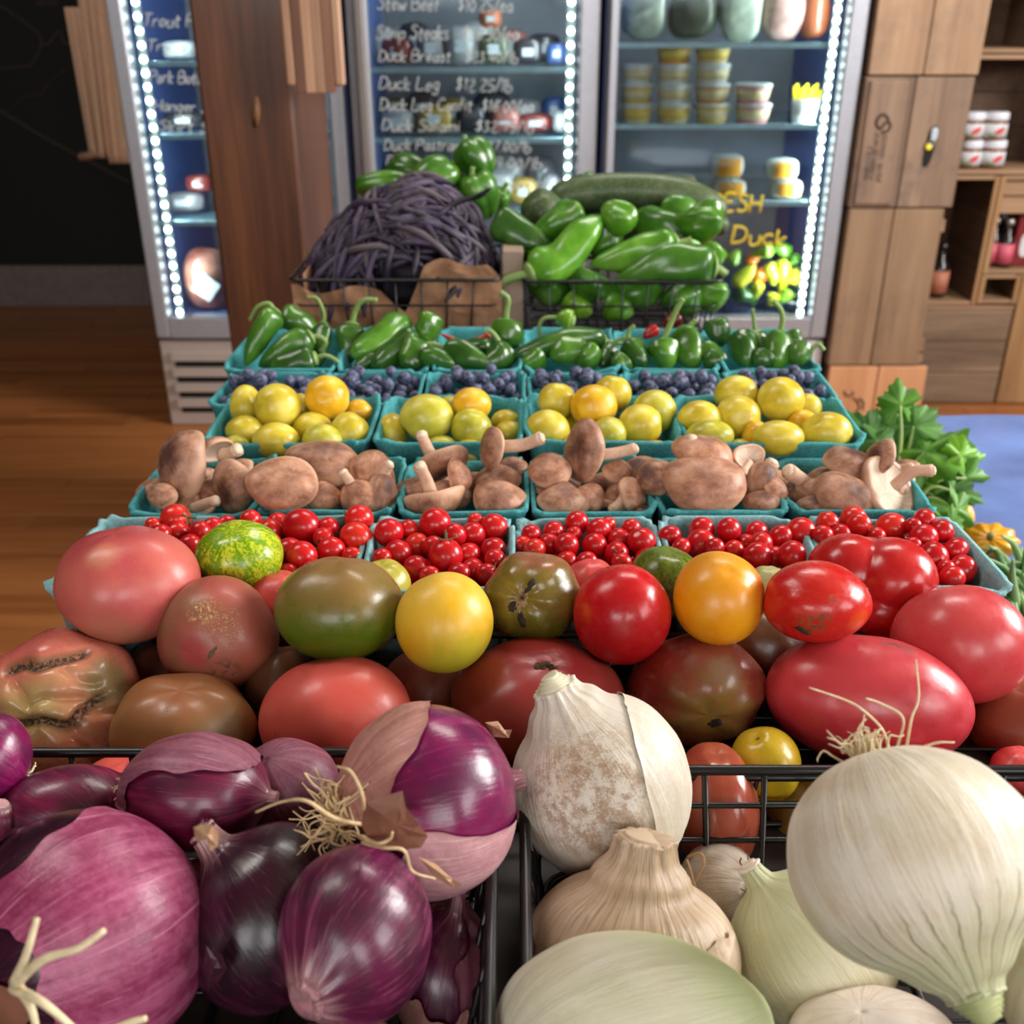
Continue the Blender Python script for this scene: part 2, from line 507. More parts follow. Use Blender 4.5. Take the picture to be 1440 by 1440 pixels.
# ---------------------------------------------------------------- handwriting
GL = {
 'A': (3.2, [[(0, 0), (1.6, 6), (3.2, 0)], [(.6, 2), (2.6, 2)]]), 'B': (3, [[(0, 0), (0, 6), (2.2, 5.6), (2.2, 3.6), (0, 3.2)], [(0, 3.2), (2.8, 2.8), (2.8, .5), (0, 0)]]),
 'C': (3, [[(2.9, 5), (1.6, 6), (.2, 4), (.2, 2), (1.5, 0), (2.9, .9)]]), 'D': (3, [[(0, 0), (.1, 6)], [(-.3, 6), (2, 5.4), (3, 3), (2, .6), (-.2, 0)]]),
 'E': (2.6, [[(2.6, 6), (0, 6), (0, 0), (2.6, 0)], [(0, 3.2), (2, 3.2)]]), 'F': (2.6, [[(2.6, 6), (0, 6), (0, 0)], [(0, 3.2), (2, 3.2)]]),
 'H': (3, [[(0, 0), (0, 6)], [(3, 0), (3, 6)], [(0, 3), (3, 3)]]), 'L': (2.6, [[(.3, 6), (0, 0), (2.6, .2)]]),
 'P': (2.8, [[(0, 0), (0, 6), (2.5, 5.5), (2.6, 3.6), (0, 3)]]), 'R': (3, [[(0, 0), (0, 6), (2.5, 5.5), (2.5, 3.6), (0, 3), (2.9, 0)]]),
 'S': (2.8, [[(2.7, 5.2), (1.4, 6), (.2, 4.8), (2.4, 2.6), (2.4, .8), (1.2, 0), (0, .8)]]), 'T': (3, [[(0, 6), (3, 6)], [(1.5, 6), (1.5, 0)]]),
 'a': (2.2, [[(2, 3.2), (1, 3.6), (.1, 2), (.8, .1), (1.9, 1.2), (2, 3.4), (2.2, 0)]]), 'b': (2.2, [[(0, 6), (0, 0), (1.8, .3), (2, 2.4), (0, 3)]]),
 'c': (2, [[(1.9, 3), (1, 3.6), (0, 2), (.8, 0), (2, .6)]]), 'e': (2.1, [[(0, 1.9), (2, 2.1), (1.2, 3.6), (.1, 2), (.8, 0), (2, .6)]]),
 'f': (1.6, [[(1.8, 5.6), (.9, 6), (.6, 0)], [(0, 3.4), (1.6, 3.4)]]), 'g': (2.2, [[(2, 3.2), (1, 3.6), (0, 2), (1, .4), (2, 1.4), (2, 3.4), (1.9, -1.6), (.6, -2), (0, -1.2)]]),
 'h': (2.1, [[(0, 6), (0, 0)], [(0, 2.4), (1.2, 3.5), (2, 2.6), (2.1, 0)]]), 'i': (.8, [[(.4, 3.5), (.4, 0)], [(.4, 4.8), (.45, 5.1)]]),
 'k': (2, [[(0, 6), (0, 0)], [(1.9, 3.5), (.1, 1.6), (2, 0)]]), 'l': (.8, [[(.3, 6), (.4, 0)]]),
 'm': (3.2, [[(0, 3.5), (0, 0)], [(0, 2.6), (1, 3.5), (1.5, 2.5), (1.5, 0)], [(1.5, 2.6), (2.6, 3.5), (3.1, 2.5), (3.1, 0)]]),
 'n': (2.1, [[(0, 3.5), (0, 0)], [(0, 2.6), (1.2, 3.5), (2, 2.6), (2, 0)]]), 'o': (2.1, [[(1, 3.6), (0, 1.8), (1, 0), (2, 1.8), (1, 3.6)]]),
 'p': (2.1, [[(0, 3.4), (0, -2)], [(0, 3), (1.8, 3.4), (1.9, 1), (0, .3)]]), 'r': (1.7, [[(0, 3.5), (0, 0)], [(0, 2.4), (.8, 3.4), (1.7, 3.3)]]),
 's': (1.8, [[(1.7, 3.2), (.7, 3.6), (.2, 2.6), (1.6, 1.2), (1, 0), (0, .5)]]), 't': (1.6, [[(.7, 5), (.7, .3), (1.5, 0)], [(0, 3.5), (1.5, 3.5)]]),
 'u': (2.1, [[(0, 3.5), (.2, .4), (1.2, 0), (2, 1.2), (2, 3.5), (2.2, 0)]]), 'w': (3, [[(0, 3.5), (.7, 0), (1.5, 2.8), (2.2, 0), (3, 3.5)]]),
 '/': (1.6, [[(1.5, 6.4), (0, -.6)]]), '.': (.7, [[(.3, .1), (.4, .3)]]),
 '$': (2.2, [[(2, 4.8), (1, 5.4), (.2, 4.2), (1.9, 2.4), (1.2, .6), (0, 1.2)], [(1.1, 6.3), (1.1, -.4)]]),
 '0': (2.2, [[(1.1, 5.6), (0, 2.8), (1.1, 0), (2.2, 2.8), (1.1, 5.6)]]), '1': (1.1, [[(.2, 4.6), (.7, 5.6), (.7, 0)]]),
 '2': (2.2, [[(0, 4.6), (1, 5.6), (2, 4.4), (0, 0), (2.2, .1)]]), '3': (2.2, [[(0, 5.2), (1.8, 5.2), (.8, 3.2), (2, 1.8), (1, 0), (0, .7)]]),
 '4': (2.2, [[(1.6, 0), (1.6, 5.6), (0, 1.8), (2.3, 1.8)]]), '5': (2.2, [[(2, 5.6), (.3, 5.6), (.2, 3.2), (1.9, 2.6), (1.6, .4), (0, .2)]]),
 '6': (2.2, [[(1.7, 5.6), (.2, 2.6), (.6, .1), (2, 1), (1.6, 2.8), (.2, 2)]]), '7': (2.2, [[(0, 5.5), (2.2, 5.5), (.8, 0)]]),
 '9': (2.2, [[(2, 3), (.6, 2.8), (.3, 5), (1.8, 5.4), (2, 3), (1.4, 0)]]),
}
def handwrite(par, text, px, py, px_end, h_px, Y, mat, r=.0032, tilt=0.0, seed=0):
    """Marker writing on the glass at distance Y: from px to px_end, baseline at py; one part per word."""
    ra = rng(seed)
    adv = sum((1.9 if ch == ' ' else GL[ch][0] + .75) for ch in text)
    kx = (px_end - px) / adv; ky = h_px / 6.0
    x = 0; tubes = []
    def flush():
        if tubes: part(par, 'handwriting', *merge(tubes), mat)
        tubes.clear()
    for ch in text:
        if ch == ' ': x += 1.9; flush(); continue
        w, ss = GL[ch]
        dy = ra.uniform(-.35, .35)
        for s in ss:
            pts = []
            for (a, b) in s:
                X = px + (x + a + .12 * b + ra.uniform(-.1, .1)) * kx
                yy = py - (b + dy) * ky + (x / max(adv, 1)) * tilt
                pts.append(P(X, yy, Y))
            tubes.append(tube(cr(pts, 3), r, 4))
        x += w + .75
    flush()

# ---------------------------------------------------------------- glass door fridges
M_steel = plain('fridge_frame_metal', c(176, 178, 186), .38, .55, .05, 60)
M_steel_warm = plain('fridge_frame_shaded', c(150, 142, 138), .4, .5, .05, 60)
M_gasket = plain('black_gasket', c(18, 18, 20), .6)
M_inner = plain('fridge_liner', c(92, 112, 170), .55, vary=.04)
M_inner_dk = plain('fridge_back_liner', c(112, 120, 126), .6, vary=.3, scale=5)
M_kick = plain('fridge_kick_panel', c(176, 160, 150), .5, vary=.03)
M_kickw = plain('fridge_kick_panel_white', c(214, 212, 216), .5, vary=.03)
M_slot_shade = plain('slot_shade', c(20, 16, 15), .8)
g = G('shelf_glass')
M_shelf = g.done(c(120, 160, 170), .1, alpha=.35)
M_shelfedge = plain('shelf_edge', c(176, 214, 228), .3)
def led_mat(name, s):
    g = G(name); return g.done(c(255, 255, 255), .3, emit=(.88, 1.0, .98, 1), estr=s)
M_led = led_mat('led_bead', 16)
M_ledstrip = plain('led_channel', c(190, 205, 205), .35)
g = G('door_glass')
tr = g.n('ShaderNodeBsdfTransparent'); tr.inputs[0].default_value = (.93, .97, .97, 1)
gl = g.n('ShaderNodeBsdfGlossy'); gl.inputs['Roughness'].default_value = .03
fr = g.n('ShaderNodeFresnel'); fr.inputs[0].default_value = 1.45
ms = g.n('ShaderNodeMixShader')
g.t.links.new(g.math('MULTIPLY', fr.outputs[0], 1.3), ms.inputs[0]); g.t.links.new(tr.outputs[0], ms.inputs[1]); g.t.links.new(gl.outputs[0], ms.inputs[2])
g.t.links.new(ms.outputs[0], g.out.inputs[0])
M_glass = g.m
M_white_ink = plain('white_marker', c(190, 196, 196), .7)
M_yellow_ink = plain('yellow_marker', c(214, 190, 50), .7)

FY = 3.2          # plane of the doors
def fridge(name, x0, x1, label, lst, rst, led, shelves, kick, slats, led_n=27, led_p=.037):
    T = thing(name, label, 'fridge', ((x0 + x1) / 2, FY + .35, 0))
    top = 2.02; zb = .30
    th = .03
    part(T, 'cabinet', *merge([box(x0, x0 + th, FY + .03, FY + .72, .2, top), box(x1 - th, x1, FY + .03, FY + .72, .2, top),
         box(x0, x1, FY + .03, FY + .72, top - .05, top), box(x0, x1, FY + .03, FY + .72, .2, zb + .03)]), M_inner, False)
    part(T, 'back_panel', *box(x0 + th, x1 - th, FY + .66, FY + .70, zb, top - .05), M_inner_dk, False)
    # door: two stiles, bottom and top rail, gasket, pane
    part(T, 'door_stile', *bbox_bev(x0 + .004, x0 + lst, FY - .03, FY + .025, zb, top - .01, .005), M_steel, False)
    part(T, 'door_stile', *bbox_bev(x1 - rst, x1 - .004, FY - .03, FY + .025, zb, top - .01, .005), M_steel, False)
    part(T, 'door_rail', *bbox_bev(x0 + lst + .0006, x1 - rst - .0006, FY - .03, FY + .024, zb, zb + .066, .003), M_steel, False)
    part(T, 'door_rail', *bbox_bev(x0 + lst + .0006, x1 - rst - .0006, FY - .03, FY + .024, top - .09, top - .01, .003), M_steel, False)
    part(T, 'glass_pane', *box(x0 + lst - .004, x1 - rst + .004, FY - .004, FY + .002, zb + .06, top - .085), M_glass, False)
    k = part(T, 'kick_panel', *bbox_bev(x0 + .003, x1 - .003, FY - .012, FY + .6, .0, zb - .012, .004), kick, False)
    for i in range(slats):
        z = .045 + i * .052
        part(T, 'vent_slot_shade', *box(x0 + .045, x1 - .06, FY - .0135, FY - .010, z, z + .024), M_slot_shade, False)  # dark strip on the solid panel, shade between the slats put into colour
        part(T, 'grille_slat', *box(x0 + .04, x1 - .055, FY - .03, FY - .011, z + .024, z + .05), kick, False)
    # light strips
    for side, n, pit in led:
        xs = x0 + lst + .022 if side < 0 else x1 - rst - .022
        st = part(T, 'light_strip', *box(xs - .011, xs + .011, FY + .03, FY + .037, zb + .05, top - .1), M_ledstrip, False)
        V, Fc = lathe([(.0, .004), (.006, .003), (.0085, 0), (.0085, -.002), (0, -.002)], 10)
        V = V @ np.array([[1, 0, 0], [0, 0, 1], [0, -1, 0]], float).T
        V[:, 1] *= 1
        me = mesh('led_bead', V, Fc, M_led)
        for i in range(n):
            o = bpy.data.objects.new('led_bead', me); o.parent = st
            o.location = np.array([xs, FY + .0275, zb + .07 + i * pit]) - wloc(st)
            COL.objects.link(o)
        lz = (zb + .05 + top - .1) / 2
        sx = 1 if side < 0 else -1
        d = area('fridge_lamp', (xs + sx * .012, FY + .06, lz), (xs + sx * .5, FY + .36, lz), .012, 1.5, 10, (.86, .97, 1.0))
        d.parent = T; d.location = np.array(d.location) - wloc(T)
    for i, (z, d0) in enumerate(shelves):
        s = part(T, 'shelf', *box(x0 + th + .006, x1 - th - .006, FY + .06 + d0, FY + .6, z - .008, z), M_shelf, False)
        part(s, 'shelf_edge', *box(x0 + th + .006, x1 - th - .006, FY + .045 + d0, FY + .06 + d0, z - .010, z + .004), M_shelfedge, False)
    return T
def zat(py, Y): return P(720, py, Y)[2]
YS = FY + .06
fl = fridge('glass_door_fridge', -1.133, -.482, 'glass door fridge behind the wooden post, lit strip along its outer edge', .048, .045, [(-1, 27, .037)],
            [(zat(88, YS), 0), (zat(190, YS), 0), (zat(312, YS), 0)], M_kick, 4)
fm = fridge('glass_door_fridge', -.468, .252, 'middle glass door fridge with white handwritten meat prices', .062, .062, [(1, 27, .037)],
            [(zat(97, YS), 0), (zat(196, YS), 0), (zat(300, YS), 0)], M_kick, 0)
frt = fridge('glass_door_fridge', .266, 1.0, 'glass door fridge next to the crates, yellow writing on its glass', .034, .056, [(1, 34, .029)],
            [(zat(62, YS), 0), (zat(176, YS), 0), (zat(284, YS), 0)], M_kickw, 3)
# dark gaps and pulls between the doors
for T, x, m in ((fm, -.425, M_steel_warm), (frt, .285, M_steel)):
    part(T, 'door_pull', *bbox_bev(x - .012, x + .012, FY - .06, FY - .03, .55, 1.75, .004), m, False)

G0 = FY - .008
lines = [("Stew Beef    $10.25/ea", 530, 14, 722, 20), ("Strip Steaks   $26.50/ea", 529, 55, 730, 20), ("Duck Breast   $23.40/lb", 532, 86, 730, 16),
         ("Duck Leg   $12.25/lb", 533, 126, 722, 18), ("Duck Leg Confit  $16.00/ea", 534, 155, 752, 17), ("Duck Salami   $32.75/lb", 537, 184, 752, 16),
         ("Duck Pastrami   $27.00/lb", 540, 211, 748, 15), ("Duck Sausage   $19.00/lb".replace('Sausage', '       '), 543, 235, 764, 16), ("       $24.00/lb", 600, 268, 772, 15)]
for i, (t, a, b, e, h) in enumerate(lines):
    handwrite(fm, t, a, b, e, h, G0, M_white_ink, .0018, 3, 10 + i)
for i, (t, a, b, e, h) in enumerate([("Trout Fillet", 200, 37, 312, 18), ("Trout lox", 205, 72, 300, 16), ("Pork Butt", 210, 116, 284, 17),
                                     ("Hanger St", 216, 156, 302, 16), ("Skirt St", 222, 184, 304, 14)]):
    GL.setdefault('x', (2, [[(0, 3.5), (2, 0)], [(2, 3.5), (0, 0)]]))
    handwrite(fl, t, a, b, e, h, G0, M_white_ink, .0022, 3, 40 + i)
handwrite(frt, "FRESH", 982, 298, 1072, 24, G0, M_yellow_ink, .0042, 0, 60)
handwrite(frt, "Duck", 1028, 343, 1108, 24, G0, M_yellow_ink, .0042, 4, 61)

# ---------------------------------------------------------------- fridge goods
def supell(cx, cy, cz, rx, ry, rz, e=.5, nu=20, nv=12, seed=None, amp=0.0):
    V, Fc = sph(nu, nv)
    def sg(v): return np.sign(v) * np.abs(v) ** e
    U = np.stack([sg(V[:, 0]), sg(V[:, 1]), sg(V[:, 2])], 1)
    if seed is not None: U = U * (1 + amp * wob(V, seed, 4))[:, None]
    return U * [rx, ry, rz] + [cx, cy, cz], Fc, V
def col_mat(name, col, rough=.4, bump=0):
    col = tuple(x * .5 for x in col[:3]) + (1,)
    return plain(name, col, rough, vary=.18, scale=18, bump=bump)
M_packs = {'grey': col_mat('wrapped_grey', c(150, 152, 156), .25), 'red': col_mat('wrapped_red', c(140, 60, 56), .25), 'pink': col_mat('wrapped_pink', c(182, 116, 108), .25),
           'white': col_mat('wrapped_white', c(200, 205, 205), .3), 'dark': col_mat('wrapped_dark', c(62, 60, 66), .25), 'yellow': col_mat('wrapped_yellow', c(190, 160, 70), .3), 'green': col_mat('wrapped_green', c(96, 110, 84), .3), 'blue': col_mat('wrapped_blue', c(70, 100, 165), .3), 'orange': col_mat('wrapped_orange', c(196, 110, 70), .3)}
M_label = plain('white_label', c(170, 182, 188), .5)
def pack(px, py, w, h, zs, col, label, Y=FY + .22, seed=0, group='vacuum packs in the fridges'):
    s = S(py, Y); cpt = P(px, py, Y); rx, rz = w * s / 2, h * s / 2
    zs += .007; cz = zs + rz
    V, Fc, U = supell(cpt[0], Y, cz, rx, max(.03, rz * .9), rz, .62, 18, 10, seed, .05)
    T = thing('meat_pack', label, 'package', (cpt[0], Y, zs), group)
    part(T, 'wrap', V, Fc, M_packs[col])
    lv, lf = bbox_bev(cpt[0] - rx * .35, cpt[0] + rx * .35, Y - max(.03, rz * .9) * 1.02, Y - max(.03, rz * .9) * .96, cz - rz * .35, cz + rz * .3, .0005)
    part(T, 'paper_label', lv, lf, M_label, False)
    return T
zl = [zat(88, YS), zat(190, YS), zat(312, YS)]; zm = [zat(97, YS), zat(196, YS), zat(300, YS)]; zr = [zat(62, YS), zat(176, YS), zat(284, YS)]
pack(262, 300, 60, 26, zl[2], 'grey', 'flat grey vacuum pack on the lowest shelf behind the lit strip', seed=1)
pack(283, 272, 40, 24, zl[2] + .06, 'red', 'reddish vacuum pack lying on the flat grey pack', seed=2)
pack(255, 80, 50, 22, zl[0], 'white', 'pale pack on the upper shelf behind the lit strip', seed=3)
pack(262, 182, 60, 20, zl[1], 'dark', 'dark pack on the middle shelf beside the post', seed=4)
Th = thing('wrapped_ham', 'round wrapped ham with square white label on the fridge floor', 'ham', (P(290, 392, FY + .2)[0], FY + .2, .33))
cpt = P(292, 392, FY + .2)
V, Fc, U = supell(cpt[0], FY + .2, 0.34 + .1, .078, .085, .1, .95, 28, 18, 6, .03)
g = G('ham_in_netting'); o_ = g.obj(); nz = g.noise(o_, 14, 4)
part(Th, 'ham', V, Fc, g.done(g.ramp(nz, [(.3, c(110, 56, 48)), (.55, c(150, 104, 88)), (.7, c(176, 138, 120))]), .3))
V, Fc = bbox_bev(-.034, .034, -.003, .003, -.034, .034, .001)
rm = np.array(Matrix.Rotation(R(40), 3, 'Y'))
part(Th, 'paper_label', V @ rm.T + [cpt[0] + .018, FY + .112, .43], Fc, plain('ham_label', c(150, 172, 178), .5), False)
k = 0
for (px, w, h, col, lab) in [(560, 46, 34, 'red', 'raw red steak pack'), (607, 44, 44, 'grey', 'grey wrapped roast'), (648, 40, 48, 'white', 'pale wrapped chicken'), (694, 46, 40, 'green', 'dull green pouch'), (742, 44, 32, 'dark', 'dark sausage pack'), (782, 30, 28, 'blue', 'blue pouch')]:
    pack(px, 90, w, h, zm[0], col, lab + ' on the upper shelf of the middle fridge', seed=20 + k); k += 1
for (px, w, h, col, lab) in [(560, 50, 30, 'white', 'pale flat pack'), (612, 50, 36, 'yellow', 'yellowish cheese pack'), (662, 44, 38, 'dark', 'dark brown smoked pack'), (710, 44, 34, 'pink', 'pink fish pack'), (752, 50, 24, 'red', 'red meat tray'), (788, 24, 28, 'white', 'small white pouch')]:
    pack(px, 190, w, h, zm[1], col, lab + ' on the second shelf of the middle fridge', seed=30 + k); k += 1
for (px, w, h, col, lab) in [(735, 42, 34, 'yellow', 'yellow round pack'), (700, 40, 44, 'white', 'white wrapped pack'), (775, 30, 40, 'grey', 'grey pouch'), (640, 50, 36, 'dark', 'dark pack')]:
    pack(px, 280, w, h, zm[2], col, lab + ' on the third shelf of the middle fridge', seed=40 + k); k += 1
pack(690, 70, 32, 24, zm[0] + .1, 'orange', 'small orange pouch lying on packs on the upper shelf', seed=50)

for i, (px, sh, w, h, cl, ds) in enumerate([(540, 0, 40, 52, 'white', 'hazy white pouch standing'), (585, 0, 38, 62, 'dark', 'tall dark pack standing'), (630, 0, 40, 58, 'grey', 'tall grey roast standing'), (672, 0, 44, 64, 'white', 'tall pale chicken standing'), (718, 0, 42, 50, 'pink', 'pink bundle standing'), (765, 0, 40, 44, 'dark', 'dark bundle standing'),
        (545, 1, 44, 50, 'green', 'dull green bundle standing'), (592, 1, 44, 58, 'dark', 'smoky dark bundle standing'), (640, 1, 40, 44, 'yellow', 'dull yellow bundle standing'), (690, 1, 46, 60, 'dark', 'blackish bundle standing'), (738, 1, 44, 46, 'grey', 'grey tray leaning'), (780, 1, 30, 50, 'blue', 'blue carton bag standing'),
        (550, 2, 46, 52, 'dark', 'dark pouch standing'), (600, 2, 48, 60, 'grey', 'grey pouch standing'), (660, 2, 50, 66, 'dark', 'wide dark pouch standing'), (715, 2, 44, 60, 'white', 'pale pouch standing'), (765, 2, 40, 62, 'grey', 'light grey pouch standing')]):
    pack(px, 60, w * 1.12, h * .82, zm[sh], cl, ds + ' at the back of the ' + ('upper', 'second', 'third')[sh] + ' shelf, middle fridge', Y=FY + .42, seed=120 + i)
g = G('clear_plastic'); M_clear = g.done(c(196, 206, 200), .15, alpha=.55)
tubcol = {'orange': c(206, 146, 44), 'yellow': c(206, 180, 80), 'cream': c(208, 196, 150), 'white': c(206, 214, 210), 'pink': c(206, 140, 148), 'tan': c(196, 150, 96)}
M_tub = {k: plain('tub_' + k, v, .35, vary=.1) for k, v in tubcol.items()}
M_ink = plain('print_ink', c(60, 60, 60), .6)
def tub(px, py, w, h, col, label, Y=FY + .12, z=None):
    s = S(py, Y); cpt = P(px, py, Y); r = w * s / 2; H = h * s
    z0 = cpt[2] - H / 2 if z is None else z
    T = thing('deli_tub', label, 'tub', (cpt[0], Y, z0), 'deli tubs in the fridge')
    b = np.array([cpt[0], Y, z0])
    V, Fc = lathe([(0, 0), (r * .78, 0), (r * .8, .003), (r * .96, H * .86), (0, H * .86)], 24); part(T, 'cup', V + b, Fc, M_tub[col])
    V, Fc = lathe([(0, H * .84), (r * .99, H * .84), (r, H * .88), (r, H * .95), (r * .92, H), (0, H)], 24); part(T, 'lid', V + b, Fc, M_tub['white'])
    V, Fc = lathe([(r * .845, H * .2), (r * .855, H * .2), (r * .94, H * .7), (r * .93, H * .7)], 24)
    part(T, 'print_band', V + b, Fc, M_tub['yellow' if col in ('orange', 'cream') else 'cream'])
    return z0 + H
for px, cols, w in ((895, ('cream', 'yellow', 'white'), 46), (947, ('cream', 'white', 'white', 'orange'), 50), (1001, ('yellow', 'tan', 'white', 'cream'), 50), (1058, ('pink', 'pink'), 52)):
    z = zr[1] + .003
    for i, cl in enumerate(cols):
        z = tub(px, 160 - i * 24, w, 25.5, cl, f'{cl} deli tub, {ORD[i]} from the bottom of the stack ' + {895: 'by the door frame', 947: 'with an orange tub on top', 1001: 'with a cream tub on top', 1058: 'of two pink tubs'}[px], z=z)
# carton with yellow straws
Yc = FY + .12; cpt = P(1132, 152, Yc); s = S(152, Yc)
T = thing('paper_cup', 'white cup holding a bundle of bright yellow tags', 'cup', (cpt[0], Yc, zr[1]))
V, Fc = lathe([(0, 0), (16 * s, 0), (20 * s, 32 * s), (18.5 * s, 32 * s), (17 * s, 6 * s), (0, 6 * s)], 24); part(T, 'cup', V + [cpt[0], Yc, zr[1] + .001], Fc, M_tub['white'])
M_tagy = plain('yellow_tag', c(236, 220, 20), .5)
for i in range(9):
    a = i * .7
    q = np.array([cpt[0] + (i - 4) * 3.6 * s, Yc + .008 * math.sin(a * 3), zr[1] + 8 * s])
    part(T, 'tag', *tube([q, q + [.25 * (i - 4) * 4 * s, 0, (40 + 4 * math.sin(i * 2.1)) * s]], 2.3 * s, 4), M_tagy)
def cheese(px, py, w, h, z, label, tilt=0.0):
    Y = FY + .13; s = S(py, Y); cpt = P(px, py, Y); W, H = w * s, h * s
    T = thing('cheese_pack', label, 'cheese', (cpt[0], Y, z), 'clear packs with yellow labels')
    rm = np.array(Matrix.Rotation(tilt, 3, 'Y'))
    V, Fc, U = supell(0, 0, H / 2, W / 2, W / 2.4, H / 2, .6, 20, 10)
    part(T, 'wrap', V @ rm.T + [cpt[0], Y, z], Fc, M_clear)
    V, Fc, U = supell(0, 0, H * .45, W * .44, W * .36, H * .38, .5, 16, 8)
    part(T, 'cheese', V @ rm.T + [cpt[0], Y, z], Fc, M_tub['cream'])
    V, Fc = bbox_bev(-W * .3, W * .36, -W * .44, -W * .42, H * .15, H * .85, .0006)
    part(T, 'paper_label', V @ rm.T + [cpt[0], Y, z], Fc, M_tub['orange'])
    return z + H
z = cheese(1024, 262, 48, 26, zr[2] + .003, 'clear cheese pack with yellow label under another pack'); cheese(1022, 222, 48, 34, z, 'yellow labelled cheese pack on top of another pack')
z = cheese(1105, 256, 46, 26, zr[2] + .003, 'lower of two yellow labelled packs near the lit strip'); cheese(1100, 222, 46, 30, z - .004, 'tilted yellow labelled pack lying on another near the lit strip', .0)
cheese(950, 245, 58, 36, zr[2] + .003, 'wide clear pack with orange edge behind the peppers'); cheese(890, 250, 48, 30, zr[2] + .003, 'yellow labelled pack next to the door frame')
z = zr[0] + .010
M_bag = plain('produce_bag', c(176, 190, 170), .2, vary=.3); M_bagp = plain('printed_bag', c(186, 150, 140), .25, vary=.35)
for i, (px, w, h, m, lab) in enumerate([(905, 60, 60, M_bag, 'hazy clear produce bag'), (975, 64, 66, M_packs['green'], 'greenish bag of salad'), (1040, 60, 70, M_bag, 'pale crinkled clear bag'), (1100, 56, 66, M_bagp, 'pinkish printed bag'), (1145, 36, 60, M_packs['orange'], 'orange bag')]):
    Y = FY + .2; s = S(30, Y); cpt = P(px, 30, Y)
    V, Fc, U = supell(cpt[0], Y, z + h * s / 2, w * s / 2, .06, h * s / 2, .7, 22, 14, 70 + i, .07)
    solo('produce_bag', V, Fc, m, lab + ' on the upper shelf of the fridge near the crates', 'bag', 'bags on the upper fridge shelf')
# ---------------------------------------------------------------- wooden post with a board
M_post = wood('post_wood', c(52, 27, 15), c(90, 52, 30), c(118, 72, 42), 'z', 11, .42, knots=False, vary=.02, coat=.2)
M_postknot = wood('knot_wood', c(84, 54, 34), c(140, 96, 62), c(164, 120, 84), 'z', 20, .55)
Yp = 2.2
xl, xr = P(283, 150, Yp)[0], P(412, 150, Yp)[0]
post = thing('wooden_post', 'square brown wooden post between the fridges and the table', 'post', ((xl + xr) / 2, Yp + .1, 0))
part(post, 'shaft', *bbox_bev(xl, xr, Yp, Yp + .40, 0, ZC, .006), M_post, False)
kp = P(360, 158, Yp - .001)
V, Fc = lathe([(0, .001), (.006, .001), (.009, 0), (0, -.002)], 14)
V = V @ np.array([[1, 0, 0], [0, 0, 1], [0, -1, 0]], float).T * [1, 1, 3.4]
V[:, 0] += V[:, 2] * .15
part(post, 'knot', V + kp, Fc, M_postknot, label='pale knot patch')
M_board = wood('board_wood', c(150, 108, 82), c(182, 138, 108), c(206, 166, 134), 'z', 12, .5)
M_board2 = wood('board_wood_dark', c(112, 74, 54), c(138, 94, 70), c(156, 112, 86), 'z', 14, .5)
Yb = Yp - .03
T = thing('cutting_board', 'striped wooden board with rounded corners hanging on the post', 'board', (P(442, 100, Yb)[0], Yb, P(442, 132, Yb)[2]))
zlo = P(440, 130, Yb)[2]; zhi = 1.42
xa_, xb_ = P(400, 60, Yb)[0], P(482, 60, Yb)[0]
edges = np.linspace(0, 1, 7)
mats = [M_board, M_board2, M_board, M_board, M_board2, M_board]
for i in range(6):
    a, b = xa_ + (xb_ - xa_) * edges[i], xa_ + (xb_ - xa_) * edges[i + 1]
    lift = .012 if i in (0, 5) else 0
    part(T, 'stave', *bbox_bev(a, b - .0003, Yb - .012, Yb + .012, zlo + lift, zhi, .004 if i in (0, 5) else .0008), mats[i], False)

# ---------------------------------------------------------------- hanging cloths by the fridge
M_cloth = plain('beige_cloth', c(196, 160, 132), .9, vary=.08, scale=120, bump=.2)
def cloth(pxs, ptop, pbot, Y, label, seed, thick=.006, amp=.012):
    (a, b) = pxs
    n, m = 26, 24
    V = []
    for side in (0, 1):
        for j in range(m):
            v = j / (m - 1)
            for i in range(n):
                u = i / (n - 1)
                lean = (1 - v) * 0 + v * 0
                X = a + (b - a) * u + v * 36; y = ptop + (pbot - ptop) * v
                Yd = Y + amp * math.sin(u * 9 + seed + v * 1.2) * (.4 + .6 * v) + side * thick
                V.append(P(X, y, Yd))
    Fc = []
    o = n * m
    for j in range(m - 1):
        for i in range(n - 1):
            q = (j * n + i, j * n + i + 1, (j + 1) * n + i + 1, (j + 1) * n + i)
            Fc.append(q); Fc.append(tuple(x + o for x in q[::-1]))
    for j in range(m - 1):
        for i in (0, n - 1):
            Fc.append((j * n + i, (j + 1) * n + i, (j + 1) * n + i + o, j * n + i + o))
    for i in range(n - 1):
        for j in (0, m - 1):
            Fc.append((j * n + i, j * n + i + 1, j * n + i + 1 + o, j * n + i + o))
    return solo('cloth_bag', np.array(V), Fc, M_cloth, label, 'cloth bag', 'beige cloth bags by the fridge')
cloth((90, 116), 10, 218, FY + .10, 'folded beige cloth bag hanging furthest from the fridge, short hem', 1)
cloth((104, 134), -40, 222, FY + .06, 'beige cloth bag hanging between two others by the fridge', 2.2)
cloth((118, 152), -60, 230, FY + .03, 'longest beige cloth bag hanging against the fridge frame', 4.0)
h0, h1 = P(113, 221, FY + .12), P(150, 214, FY + .10)
solo('wooden_peg', *tube([h0, (h0 + h1) / 2, h1], .012, 8), plain('peg_wood', c(150, 116, 100), .6), 'short wooden peg sticking out under the beige cloth bags', 'peg')

